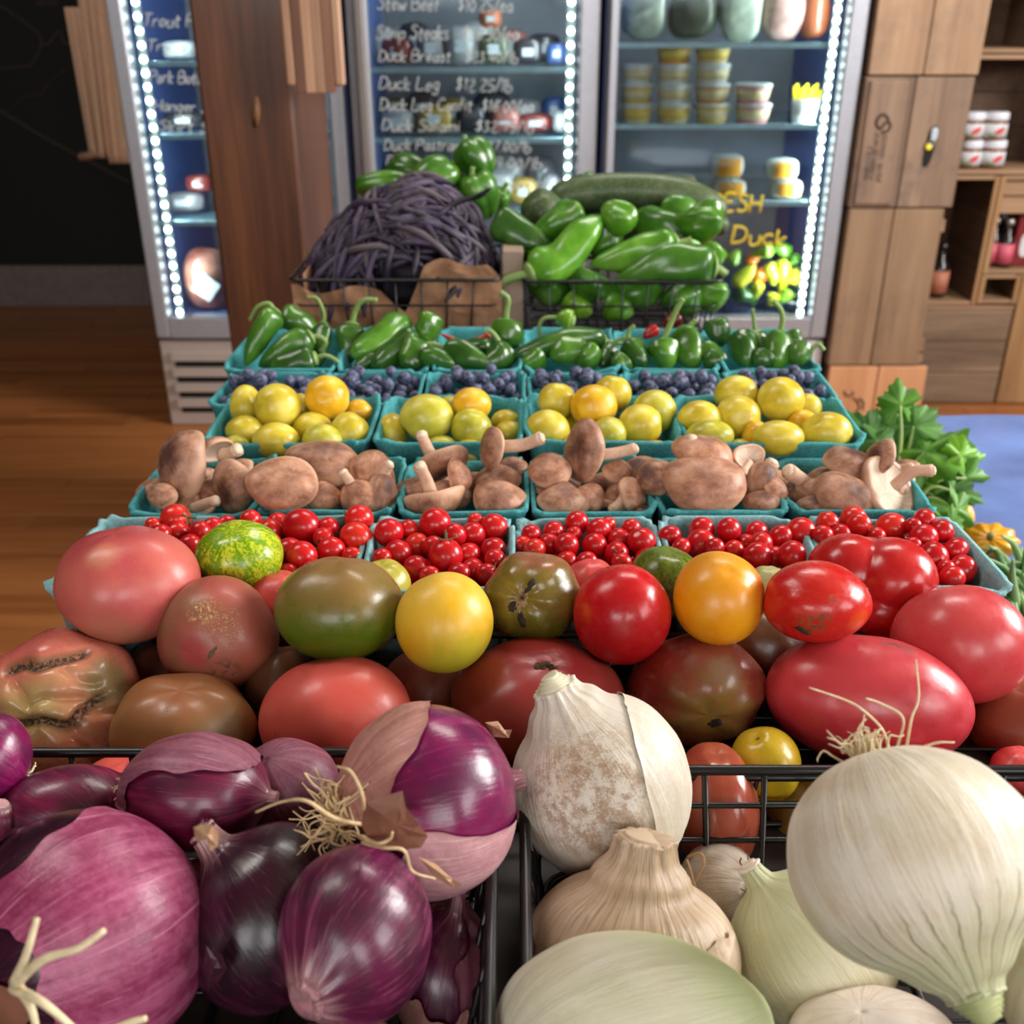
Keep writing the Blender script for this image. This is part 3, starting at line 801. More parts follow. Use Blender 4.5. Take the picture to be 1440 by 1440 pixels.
# ---------------------------------------------------------------- crate column and crate shelves
M_cr = [wood('crate_wood_a', c(138, 108, 82), c(156, 124, 96), c(172, 140, 110), 'z', 10, .7, vary=.08, stain=.35),
        wood('crate_wood_b', c(112, 90, 74), c(136, 110, 90), c(154, 128, 106), 'z', 10, .7, vary=.08, stain=.6),
        wood('crate_wood_c', c(116, 90, 68), c(138, 110, 84), c(156, 126, 98), 'z', 10, .7, vary=.08, stain=.3),
        wood('crate_wood_orange', c(178, 122, 84), c(200, 144, 102), c(214, 160, 118), 'z', 10, .65, vary=.06, knots=False)]
M_crx = wood('crate_wood_cross', c(100, 80, 62), c(134, 110, 88), c(156, 132, 108), 'x', 10, .7, vary=.1, stain=.3)
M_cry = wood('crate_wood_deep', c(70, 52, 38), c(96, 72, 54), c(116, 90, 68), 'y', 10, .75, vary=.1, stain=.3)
M_shelfw = wood('shelf_crate_wood', c(128, 98, 72), c(158, 124, 94), c(180, 146, 114), 'x', 10, .7, vary=.1)
M_pine = wood('knotty_pine', c(132, 98, 62), c(160, 122, 82), c(182, 146, 104), 'z', 8, .65, knots=True, vary=.05)
M_burn = plain('burnt_print', c(62, 46, 40), .8)
YC = 3.15
def closed_crate(name, x0, x1, z0, z1, mat, split, label, jag=.0, deep=.235, gap=.003):
    T = thing(name, label, 'crate', ((x0 + x1) / 2, YC, z0), 'stacked crates beside the fridge')
    xs = [x0] + [x0 + (x1 - x0) * s for s in split] + [x1]
    for a, b in zip(xs, xs[1:]):
        part(T, 'plank', *bbox_bev(a + gap / 2, b - gap / 2, YC, YC + .016, z0 + .002, z1 - .002, .0025), mat, False)
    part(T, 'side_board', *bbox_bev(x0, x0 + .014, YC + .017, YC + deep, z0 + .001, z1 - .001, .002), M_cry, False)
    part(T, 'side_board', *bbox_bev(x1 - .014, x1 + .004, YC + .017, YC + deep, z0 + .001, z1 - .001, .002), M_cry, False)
    part(T, 'end_board', *bbox_bev(x0 + .015, x1 - .015, YC + .017, YC + deep, z1 - .016, z1 - .002, .002), M_cry, False)
    part(T, 'end_board', *bbox_bev(x0 + .015, x1 - .015, YC + .017, YC + deep, z0 + .002, z0 + .016, .002), M_cry, False)
    return T
xa_, xb_ = 1.004, 1.322
c1 = closed_crate('wooden_crate', xa_ + .004, xb_, 1.07, 1.45, M_cr[0], (.5,), 'topmost tan crate of the column beside the fridge')
c2 = closed_crate('wooden_crate', xa_, xb_ - .006, .706, 1.069, M_cr[1], (.46,), 'dark weathered crate with stamped print and a hole holding a tag')
c3 = closed_crate('wooden_crate', xa_ + .004, xb_ - .026, .216, .705, M_cr[2], (.47,), 'tall brown crate below the stamped crate')
c4 = closed_crate('wooden_crate', xa_ + .012, xb_ + .01, .0, .215, M_cr[3], (.5,), 'orange pine crate at the foot of the crate column')
# raised board with the stamp, hand hole as a painted dark oval, key tag
part(c2, 'plank', *bbox_bev(xa_ + .012, xa_ + .125, YC - .008, YC - .0005, .716, 1.058, .004), M_cr[1], False)
def stamp(par, strokes, Y, r=.0016, name='stamped_print'):
    part(par, name, *merge([tube(cr([P(a, b, Y) for a, b in s], 3), r, 4) for s in strokes]), M_burn)
sw = [(1250, 168), (1244, 161), (1236, 164), (1232, 174), (1238, 181), (1244, 174), (1250, 171), (1252, 178), (1247, 185), (1240, 186)]
stamp(c2, [sw], YC - .0085, .004)
txt = []
for (col0, y0, y1, k0) in ((1247, 190, 256, 0), (1236, 188, 250, 1), (1229, 206, 250, 2)):
    ra = rng(80 + k0)
    y = y0
    while y < y1:
        dx = -(y - 190) * .14
        w_ = 5.5
        x0_ = col0 + dx
        kind = ra.randint(4)
        if kind == 0: txt.append([(x0_, y), (x0_ - w_, y), (x0_ - w_, y + 3), (x0_, y + 3)])
        elif kind == 1: txt.append([(x0_, y), (x0_ - w_, y + 1.5), (x0_, y + 3)])
        elif kind == 2: txt.append([(x0_, y + 1.5), (x0_ - w_, y + 1.5)])
        else: txt.append([(x0_, y), (x0_, y + 3), (x0_ - w_ * .5, y + 1.5), (x0_ - w_, y), (x0_ - w_, y + 3)])
        y += 4.6 + (3 if ra.rand() < .12 else 0)
stamp(c2, txt, YC - .0085, .0011)
hp = P(1309, 200, YC - .001)
M_hole_shade = plain('hole_shade', c(20, 17, 16), .9)
V, Fc, U = supell(0, 0, 0, .0145, .0018, .058, .8, 20, 12)
V[:, 0] += V[:, 2] * .10
part(c2, 'hand_hole_shade', V + hp - [0, 0, .012], Fc, M_hole_shade)  # dark oval laid on the plank, paints the shade inside the hole
V, Fc, U = supell(0, 0, 0, .010, .003, .019, .75, 16, 10)
T = thing('price_tag', 'small white and yellow tag hanging in the hole of the stamped crate', 'tag', hp + [0, -.006, .02])
part(T, 'tag_plate', V + hp + [.004, -.006, .022], Fc, M_label)
V, Fc, U = supell(0, 0, 0, .009, .003, .009, .75, 16, 10)
part(T, 'tag_end', V + hp + [-.006, -.006, -.012], Fc, M_tagy)
part(T, 'ring', *tube([hp + [.009 * math.cos(a), -.008, .009 * math.sin(a) - .001] for a in np.linspace(0, 2 * PI, 14, endpoint=False)], .0014, 5, closed=True), M_steel)
stamp(c4, [[(1187, 550), (1190, 556), (1198, 556), (1200, 551)], [(1200, 560), (1206, 565), (1208, 574), (1203, 580)], [(1208, 560), (1214, 566), (1213, 576)]], YC - .001, .003, 'burnt_mark')

YF = 3.40
def open_crate(x0, x1, z0, z1, label, deep=.30, mat=M_shelfw, back=M_cry, chamfer=False, Yf=YF):
    T = thing('open_crate', label, 'crate', ((x0 + x1) / 2, Yf, z0), 'open crates used as shelves')
    t = .013
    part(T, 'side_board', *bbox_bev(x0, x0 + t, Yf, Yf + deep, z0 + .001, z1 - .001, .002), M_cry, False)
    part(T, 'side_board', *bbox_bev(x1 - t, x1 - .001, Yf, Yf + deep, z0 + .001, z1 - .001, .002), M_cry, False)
    part(T, 'front_edge', *bbox_bev(x0, x0 + t + .004, Yf - .004, Yf, z0 + .001, z1 - .001, .0015), M_pine, False)
    part(T, 'front_edge', *bbox_bev(x1 - t - .004, x1 - .001, Yf - .004, Yf, z0 + .001, z1 - .001, .0015), M_pine, False)
    part(T, 'end_board', *bbox_bev(x0 + t, x1 - t - .001, Yf, Yf + deep, z0 + .001, z0 + t + .001, .002), mat, False)
    part(T, 'end_board', *bbox_bev(x0 + t, x1 - t - .001, Yf, Yf + deep, z1 - t - .001, z1 - .001, .002), mat, False)
    nb = 3; h = (z1 - z0 - .03) / nb
    for i in range(nb):
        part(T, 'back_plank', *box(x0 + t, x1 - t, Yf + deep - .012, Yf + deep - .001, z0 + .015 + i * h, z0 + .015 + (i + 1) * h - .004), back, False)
    return T
# bottom row: crate sides of horizontal and vertical planks
T = thing('wooden_crate', 'low crate of three weathered horizontal planks on the floor', 'crate', (1.565, YF, 0))
for i in range(3):
    part(T, 'plank', *bbox_bev(1.36, 1.688, YF, YF + .016, .002 + i * .11, .11 + i * .11, .003), M_crx, False)
part(T, 'top_board', *bbox_bev(1.36, 1.69, YF, YF + .3, .332, .345, .002), M_shelfw, False)
part(T, 'side_board', *bbox_bev(1.674, 1.69, YF + .017, YF + .3, .002, .331, .002), M_cry, False)
T = thing('wooden_crate', 'knotty pine crate of vertical planks beside the low weathered crate', 'crate', (1.85, YF, 0))
for i, (a, b) in enumerate(((1.695, 1.862), (1.864, 2.02))):
    part(T, 'plank', *bbox_bev(a, b, YF - .004, YF + .014, .002, .436, .003), M_pine, False)
part(T, 'side_board', *bbox_bev(1.693, 1.708, YF + .015, YF + .3, .002, .436, .002), M_pine, False)
part(T, 'top_board', *bbox_bev(1.693, 2.02, YF - .004, YF + .3, .437, .450, .002), M_shelfw, False)
open_crate(1.325, 1.556, .347, .766, 'tall dark open crate with one brown bottle inside')
open_crate(1.558, 1.692, .352, .451, 'tiny empty crate gap between the bottle crate and the pine crate', .2)
cB = open_crate(1.558, 2.04, .452, .766, 'open crate holding small pink bottles and a red box')
part(cB, 'plank', *bbox_bev(1.575, 2.02, YF + .02, YF + .035, .70, .75, .002), M_shelfw, False)
part(cB, 'plank', *bbox_bev(1.575, 2.02, YF + .015, YF + .032, .645, .696, .002), M_shelfw, False)
open_crate(1.33, 1.80, .768, 1.118, 'open crate holding jars with white lids')
open_crate(1.33, 1.62, 1.12, 1.52, 'upper open crate with a white labelled jar')
open_crate(1.622, 2.0, 1.12, 1.52, 'dark empty open crate at the top of the shelf wall')
for (px, py) in ((1372, 10), (1318, 318), (1290, 485), (1287, 508)):
    q = P(px, py, YC + .04)
    part(c1 if py < 300 else c3, 'corner_block', *bbox_bev(q[0] - .004, q[0] + .024, q[1], q[1] + .05, q[2] - .02, q[2] + .02, .003), M_shelfw, False)
# jars
M_lid = plain('white_lid', c(224, 226, 232), .35, vary=.03)
M_jam = plain('jam', c(128, 84, 60), .2, vary=.2); M_paper = plain('jar_label', c(210, 212, 214), .6, vary=.04); M_redp = plain('red_print', c(206, 60, 56), .6); M_greenp = plain('green_print', c(96, 120, 80), .6)
def jar(px, py, w, h, z, label, Y=YF + .06):
    s = S(py, Y); q = P(px, py, Y); r = w * s / 2; H = h * s
    b = np.array([q[0], Y, z])
    T = thing('jam_jar', label, 'jar', b, 'jars with white lids')
    V, Fc = lathe([(0, 0), (r * .85, 0), (r * .97, H * .06), (r, H * .14), (r, H * .62), (r * .86, H * .72), (0, H * .72)], 24); part(T, 'glass_body', V + b, Fc, M_jam)
    V, Fc = lathe([(0, H * .71), (r * .96, H * .71), (r, H * .74), (r, H * .95), (r * .93, H), (0, H)], 24); part(T, 'lid', V + b, Fc, M_lid)
    V, Fc = lathe([(r * 1.005, H * .12), (r * 1.02, H * .12), (r * 1.02, H * .6), (r * 1.005, H * .6)], 28); l = part(T, 'paper_label', V + b, Fc, M_paper)
    for (dx, dz, sx, sz, m, rot) in ((.12, .36, .36, .1, M_redp, -.35), (.35, .42, .16, .08, M_redp, .2), (-.15, .28, .2, .05, M_redp, .3), (-.45, .17, .4, .05, M_greenp, .1)):
        a0 = dx
        pts = []
        V, Fc, U = supell(0, 0, 0, sx * r, .0006, sz * H, .9, 12, 6)
        V = V @ np.array(Matrix.Rotation(rot, 3, 'Y')).T
        ang = (V[:, 0] / r) + a0
        W = np.stack([r * (1.024 + V[:, 1] * 20) * np.sin(ang), -r * (1.024 - V[:, 1] * 20) * np.cos(ang), V[:, 2] + dz * H], 1)
        part(l, 'printed_emblem', W + b, Fc, m)
    return z + H
zj = .768 + .015
for i, px in enumerate((1363, 1396)):
    zt = jar(px, 216, 33, 37, zj, ('lower jar next to the crate column' if i == 0 else 'lower jar of the outer pair') + ' on the jar shelf')
    jar(px + 3, 176, 34, 37, zt, ('upper jar next to the crate column' if i == 0 else 'upper jar of the outer pair') + ' on the jar shelf')
zt = jar(1336, 216, 30, 36, zj, 'lower jar half hidden behind the stamped crate', YF + .10)
jar(1340, 176, 30, 36, zt, 'upper jar half hidden behind the stamped crate', YF + .10)
zt = jar(1366, 55, 22, 36, 1.12 + .015, 'white labelled jar half hidden behind the topmost crate')
jar(1370, 18, 22, 36, zt, 'jar stacked on the jar behind the topmost crate')
M_bot = plain('dark_glass', c(34, 26, 24), .12, vary=.1); M_botl = plain('brown_bottle_label', c(176, 110, 84), .6, vary=.15); M_pink = plain('pink_label', c(206, 92, 110), .5, vary=.12); M_cap = plain('silver_cap', c(190, 186, 180), .3, .7)
def bottle(px, py, w, h, z, label, lm, cat_name, Y=YF + .07, cap=M_cap, group=None):
    s = S(py, Y); q = P(px, py, Y); r = w * s / 2; H = h * s; b = np.array([q[0], Y, z])
    T = thing('bottle', label, 'bottle', b, group)
    V, Fc = lathe([(0, 0), (r * .9, 0), (r, H * .04), (r, H * .52), (r * .8, H * .62), (r * .42, H * .72), (r * .38, H * .9), (0, H * .9)], 20); part(T, 'glass_body', V + b, Fc, M_bot)
    V, Fc = lathe([(0, H * .88), (r * .48, H * .88), (r * .5, H * .98), (r * .3, H), (0, H)], 14); part(T, 'cap', V + b, Fc, cap)
    V, Fc = lathe([(r * 1.005, H * .08), (r * 1.03, H * .08), (r * 1.03, H * .5), (r * 1.005, H * .5)], 20); part(T, 'paper_label', V + b, Fc, lm)
bottle(1320, 385, 28, 74, .347 + .016, 'brown bottle with tan label standing in the tall dark crate', M_botl, 'bottle', cap=M_bot)
zb_ = .452 + .015
bottle(1394, 350, 22, 66, zb_, 'pink labelled small bottle next to the crate side', M_pink, 'bottle', group='small pink bottles')
bottle(1413, 350, 24, 66, zb_, 'pink labelled small bottle beside the red box', M_pink, 'bottle', YF + .05, group='small pink bottles')
bottle(1390, 340, 20, 64, zb_, 'rear small bottle behind the one by the crate side', M_pink, 'bottle', YF + .16, group='small pink bottles')
bottle(1406, 338, 20, 64, zb_, 'rear small bottle behind the one by the red box', M_pink, 'bottle', YF + .15, group='small pink bottles')
q = P(1438, 350, YF + .06)
T = thing('red_box', 'dark red box with a white patch beside the pink bottles', 'box', (q[0], YF + .1, zb_))
part(T, 'carton', *bbox_bev(q[0] - .035, q[0] + .06, YF + .05, YF + .15, zb_, zb_ + .17, .004), plain('red_carton', c(120, 24, 28), .5), False)
V, Fc, U = supell(q[0] + .0, YF + .049, zb_ + .07, .018, .0015, .04, .8, 14, 8); part(T, 'printed_patch', V, Fc, M_paper)
# ---------------------------------------------------------------- the display table
TZ = .783                      # table top
M_top = plain('table_top', c(34, 26, 21), .6)
M_leg = plain('table_leg_metal', c(70, 70, 72), .4, .7)
T = thing('folding_table', 'long narrow dark table under the punnets and onion baskets', 'table', (.02, .7, 0))
part(T, 'table_top', *bbox_bev(-.345, .375, .08, 1.31, TZ - .03, TZ, .006), M_top, False)
for x in (-.31, .355):
    for yy in (.16, 1.24):
        part(T, 'leg', *tube([(x, yy, 0), (x, yy, .4), (x, yy, TZ - .03)], .014, 10), M_leg)
part(T, 'cross_bar', *tube([(-.31, .16, .2), (0, .16, .2), (.355, .16, .2)], .01, 8), M_leg)
part(T, 'cross_bar', *tube([(-.31, 1.24, .2), (0, 1.24, .2), (.355, 1.24, .2)], .01, 8), M_leg)

T = thing('narrow_table', 'narrow dark table behind, under the wire baskets of beans and peppers', 'table', (0, 1.66, 0))
part(T, 'table_top', *bbox_bev(-.335, .30, 1.325, 2.0, TZ - .03, TZ, .006), M_top, False)
for x in (-.30, .265):
    for yy in (1.38, 1.94): part(T, 'leg', *tube([(x, yy, 0), (x, yy, .4), (x, yy, TZ - .03)], .014, 10), M_leg)
# moulded pulp punnets
g = G('teal_pulp'); o_ = g.obj()
n1 = g.noise(o_, 60, 5, .6); n2 = g.noise(o_, 400, 3, .6)
M_teal = g.done(g.mix(g.mapr(n2, .35, .7, 0, .35), g.ramp(n1, [(.3, c(40, 124, 130)), (.7, c(68, 152, 156))]), c(116, 186, 186)), .85, g.bump(g.math('ADD', n1, n2), .5, .0015), .25)
g = G('pale_teal_pulp'); o_ = g.obj()
n1 = g.noise(o_, 60, 5, .6); n2 = g.noise(o_, 400, 3, .6)
M_teal2 = g.done(g.mix(g.mapr(n2, .35, .7, 0, .35), g.ramp(n1, [(.3, c(96, 148, 154)), (.7, c(128, 174, 178))]), c(170, 206, 206)), .85, g.bump(g.math('ADD', n1, n2), .5, .0015), .25)
def punnet(x0, x1, y0, y1, z1, label, mat, seed, group, z0=TZ, th=.0028):
    cx, cy = (x0 + x1) / 2, (y0 + y1) / 2; hx, hy = (x1 - x0) / 2, (y1 - y0) / 2
    n = 72
    a = np.linspace(0, 2 * PI, n, endpoint=False)
    e = .24
    ux = np.sign(np.cos(a)) * np.abs(np.cos(a)) ** e; uy = np.sign(np.sin(a)) * np.abs(np.sin(a)) ** e
    wv = wob(np.stack([np.cos(a) * 2, np.sin(a) * 2, np.full(n, seed * .7)], 1), seed, 3.0)
    wr = wob(np.stack([np.cos(a) * 2, np.sin(a) * 2, np.full(n, seed * .3)], 1), seed + 50, 7.0)
    H = z1 - z0
    rings = []
    def ring(f, z, off=0.0, wa=0.0):
        return np.stack([cx + ux * (hx * f - off), cy + uy * (hy * f - off), np.full(n, z) + wa * (wv * .0022 + wr * .0012)], 1) + np.stack([wa * .0012 * wr * ux, wa * .0012 * wr * uy, np.zeros(n)], 1)
    rings.append([[cx, cy, z0]])
    rings.append(ring(.80, z0 + .0005)); rings.append(ring(.83, z0 + .004)); rings.append(ring(.87, z0 + H * .35)); rings.append(ring(.93, z0 + H * .75, 0, .3)); rings.append(ring(.97, z0 + H * .93, 0, .8))
    rings.append(ring(1.0, z1 - .002, 0, 1)); rings.append(ring(1.0, z1 + .001, .0, 1)); rings.append(ring(1.0, z1 + .001, th * 1.3, 1))
    rings.append(ring(.97, z0 + H * .92, th, .8)); rings.append(ring(.93, z0 + H * .75, th, .3)); rings.append(ring(.87, z0 + H * .35, th)); rings.append(ring(.82, z0 + .006, th)); rings.append([[cx, cy, z0 + .004]])
    V, Fc = rings_mesh(rings)
    return solo('pulp_punnet', V, Fc, mat, label, 'punnet', group)

RIM = TZ + .075
rows = {}
def row(key, bounds, y0, y1, z1, what, mat, seed):
    out = []
    for i, (a, b) in enumerate(bounds):
        l = f'{"pale " if mat is M_teal2 else ""}teal pulp punnet of {what}, {ORD[i]} from the left in its row'
        punnet(a + .0006, b - .0006, y0, y1, z1, l, mat, seed + i, f'punnets of {what}')
        out.append((a, b, y0, y1, z1))
    rows[key] = out
def bounds_from_px(pxs, py, Y):
    xs = [P(p, py, Y)[0] for p in pxs]
    return list(zip(xs, xs[1:]))
row('cherry', bounds_from_px([128, 330, 522, 722, 924, 1130, 1352], 738, .72), .618, .738, RIM, 'cherry tomatoes', M_teal2, 100)
row('mush', bounds_from_px([176, 360, 556, 746, 926, 1112, 1322], 716, .752), .745, .862, RIM, 'brown mushrooms', M_teal, 120)
row('plum', bounds_from_px([304, 531, 737, 952, 1196], 600, .93), .868, .998, RIM + .012, 'yellow plums', M_teal, 140)
row('blue', bounds_from_px([290, 440, 590, 742, 886, 1036, 1186], 578, 1.005), 1.003, 1.112, RIM, 'blueberries', M_teal, 160)
row('pep', bounds_from_px([308, 470, 604, 736, 876, 1016, 1162], 520, 1.118), 1.116, 1.29, RIM, 'small green peppers', M_teal, 180)

# ---------------------------------------------------------------- round fruit
def fruit_mesh(D, Fc, fn, stem, rxp, ryp, C, s, rz=None, spin=0.0, roll=0.0):
    """Unit shape fn(D) turned so that its stem end looks along stem (right, up, towards viewer), fitted to half sizes rxp, ryp (picture units)."""
    U = fn(D)
    Rm = frame_to(stem, spin)
    W = U @ Rm.T
    if roll:
        W = W @ np.array(Matrix.Rotation(-roll, 3, 'Z')).T
    W = W - (W.max(0) + W.min(0)) / 2
    h = (W.max(0) - W.min(0)) / 2
    rz_ = (rz if rz else (rxp + ryp) / 2)
    W = W / h * [rxp * s, ryp * s, rz_ * s]
    if roll:
        W = W @ np.array(Matrix.Rotation(roll, 3, 'Z')).T
    V = C + W @ CAMB
    return V, U

def plum_fn(seed):
    def f(D):
        th = np.arccos(np.clip(D[:, 2], -1, 1)); ph = np.arctan2(D[:, 1], D[:, 0])
        r = 1 - .10 * np.exp(-(th / .28) ** 2) - .035 * np.exp(-(ph / .16) ** 2) * np.sin(th) + .012 * wob(D, seed, 2.5)
        return D * r[:, None]
    return f
def plum_mat(name, a, b, cc):
    g = G(name); f = g.attr(); r = g.rand()
    v = g.vmath('ADD', f, g.comb(r, r, r))
    n1 = g.noise(v, 1.4, 3); n2 = g.noise(v, 26, 3, .7)
    col = g.ramp(n1, [(.3, a), (.52, b), (.72, cc)])
    col = g.mix(g.mapr(n2, .62, .8, 0, .45), col, c(226, 214, 150))
    z = g.sep(f)[2]
    col = g.mix(g.mapr(z, .965, .99), col, c(70, 56, 26))
    return g.done(col, g.mapr(n1, .3, .7, .28, .42), None, .5, sss=.12, sss_r=(.012, .008, .002))
M_plum = {'yellow': plum_mat('plum_yellow', c(186, 164, 40), c(206, 186, 58), c(222, 206, 96)),
          'greenish yellow': plum_mat('plum_greenish', c(164, 160, 42), c(190, 182, 62), c(208, 202, 104)),
          'orange yellow': plum_mat('plum_orange', c(214, 158, 22), c(226, 178, 40), c(226, 192, 76))}
DP, FP = sph(36, 22)
PL = [  # punnet, px, py, rx, ry, colour, Y, note
 [(390, 572, 33, 33, 'yellow', .93), (460, 559, 31, 31, 'orange yellow', .94), (346, 571, 22, 30, 'yellow', .955), (344, 606, 27, 22, 'yellow', .91), (388, 621, 33, 27, 'yellow', .885), (332, 630, 20, 18, 'greenish yellow', .885), (439, 602, 28, 23, 'yellow', .93), (453, 620, 28, 24, 'greenish yellow', .89), (492, 609, 28, 30, 'yellow', .905), (505, 578, 18, 17, 'orange yellow', .965), (424, 575, 20, 22, 'yellow', .965)],
 [(600, 588, 38, 34, 'greenish yellow', .92), (632, 581, 22, 24, 'greenish yellow', .955), (663, 569, 28, 24, 'orange yellow', .95), (663, 603, 29, 29, 'greenish yellow', .915), (552, 609, 22, 28, 'yellow', .93), (712, 594, 22, 18, 'yellow', .965), (716, 611, 22, 20, 'yellow', .94), (560, 636, 26, 15, 'yellow', .885), (620, 630, 24, 18, 'greenish yellow', .90), (660, 638, 26, 20, 'yellow', .885)],
 [(783, 565, 27, 26, 'yellow', .955), (835, 572, 33, 31, 'orange yellow', .935), (861, 554, 27, 26, 'yellow', .97), (769, 608, 33, 32, 'yellow', .905), (920, 579, 31, 31, 'greenish yellow', .945), (900, 598, 31, 30, 'yellow', .91), (856, 612, 26, 26, 'greenish yellow', .90), (922, 633, 22, 14, 'orange yellow', .89), (812, 600, 22, 24, 'yellow', .955), (816, 630, 28, 20, 'yellow', .885)],
 [(983, 591, 32, 28, 'yellow', .93), (998, 614, 34, 24, 'greenish yellow', .895), (1035, 555, 31, 27, 'yellow', .965), (1037, 587, 32, 31, 'yellow', .93), (1098, 562, 33, 32, 'yellow', .945), (1136, 575, 19, 22, 'yellow', .97), (1162, 609, 36, 30, 'yellow', .90), (1094, 617, 36, 26, 'yellow', .892), (1064, 614, 20, 22, 'orange yellow', .915), (1128, 598, 22, 22, 'orange yellow', .94), (1040, 631, 16, 14, 'greenish yellow', .885)]]
k = 0
for ip, lst in enumerate(PL):
    items = [dict(px=a[0], py=a[1], r=(a[2] + a[3]) / 2, Y=a[5], lo=.878, hi=.985, d=a) for a in lst]
    relax(items, 50, .9)
    by_x = sorted(range(len(items)), key=lambda i: items[i]['px'])
    for i, it in enumerate(items):
        a = it['d']; s = S(a[1], it['Y']); C = P(a[0], a[1], it['Y'])
        r_ = rng(300 + k)
        st = r_.normal(size=3); st[2] = abs(st[2]) * .5
        if (a[0], a[1]) == (460, 559): st = np.array([.0, .0, 1.0])
        V, U = fruit_mesh(DP, FP, plum_fn(k), st, a[2], a[3], C, s)
        solo('plum', V, FP, M_plum[a[4]], f'{a[4]} plum, {ORD[by_x.index(i)]} from the left in the {ORD[ip]} plum punnet', 'plum', 'plums in teal punnets', fc=U)
        k += 1

# ---------------------------------------------------------------- cherry tomatoes
g = G('cherry_tomato'); r_ = g.rand(); o_ = g.obj()
nz = g.noise(o_, 3, 2)
M_cherry = g.done(g.mix(g.mapr(nz, .4, .7, 0, .4), g.ramp(r_, [(0, c(182, 18, 26)), (.5, c(196, 22, 30)), (.85, c(206, 34, 30)), (1, c(212, 48, 32))]), c(166, 12, 24)), .24, None, .5, coat=.0, coat_r=.08, sss=.08, sss_r=(.008, .002, .001))
M_calyx = plain('calyx_green', c(70, 84, 46), .7, vary=.3)
g = G('cherry_scar'); M_cscar = g.done(c(206, 120, 84), .6)
DC, FCc = sph(28, 18)
ch_me = []
for v in range(4):
    th = np.arccos(np.clip(DC[:, 2], -1, 1))
    q = DC * (1 - .05 * np.exp(-(th / .25) ** 2) + .015 * wob(DC, 900 + v, 2))[:, None] * [1, 1 - .02 * v, 1 + .03 * v]
    ch_me.append(mesh('cherry_tomato', q, FCc, M_cherry))
def star(n, r, w, lift, seed):
    ra = rng(seed); ps = []
    for i in range(n):
        a = i * 2 * PI / n + ra.uniform(-.25, .25)
        d = np.array([math.cos(a), math.sin(a), 0]); t = np.array([-d[1], d[0], 0]); L = r * ra.uniform(.75, 1.2)
        pts = [(0, w * .5, 0), (.35, w, .02), (.7, w * .6, .12 * lift), (1, .04, .35 * lift * ra.uniform(.3, 1.3))]
        V = []; 
        for (f, ww, z) in pts: V += [d * L * f + t * ww * r + [0, 0, z * r], d * L * f - t * ww * r + [0, 0, z * r], d * L * f + [0, 0, z * r + .05 * r]]
        Fc = []
        for q in range(3): Fc += [(q * 3, q * 3 + 2, q * 3 + 5, q * 3 + 3), (q * 3 + 2, q * 3 + 1, q * 3 + 4, q * 3 + 5), (q * 3 + 1, q * 3, q * 3 + 3, q * 3 + 4)]
        ps.append((np.array(V), Fc))
    ps.append(tube([(0, 0, 0), (.05 * r, 0, .35 * r), (.2 * r, .05 * r, .7 * r)], [.12 * r, .09 * r, .1 * r], 5))
    return merge(ps)
cal_me = [mesh('calyx', *star(5, 1, .13, 1.0, 40 + i), M_calyx, False) for i in range(3)]
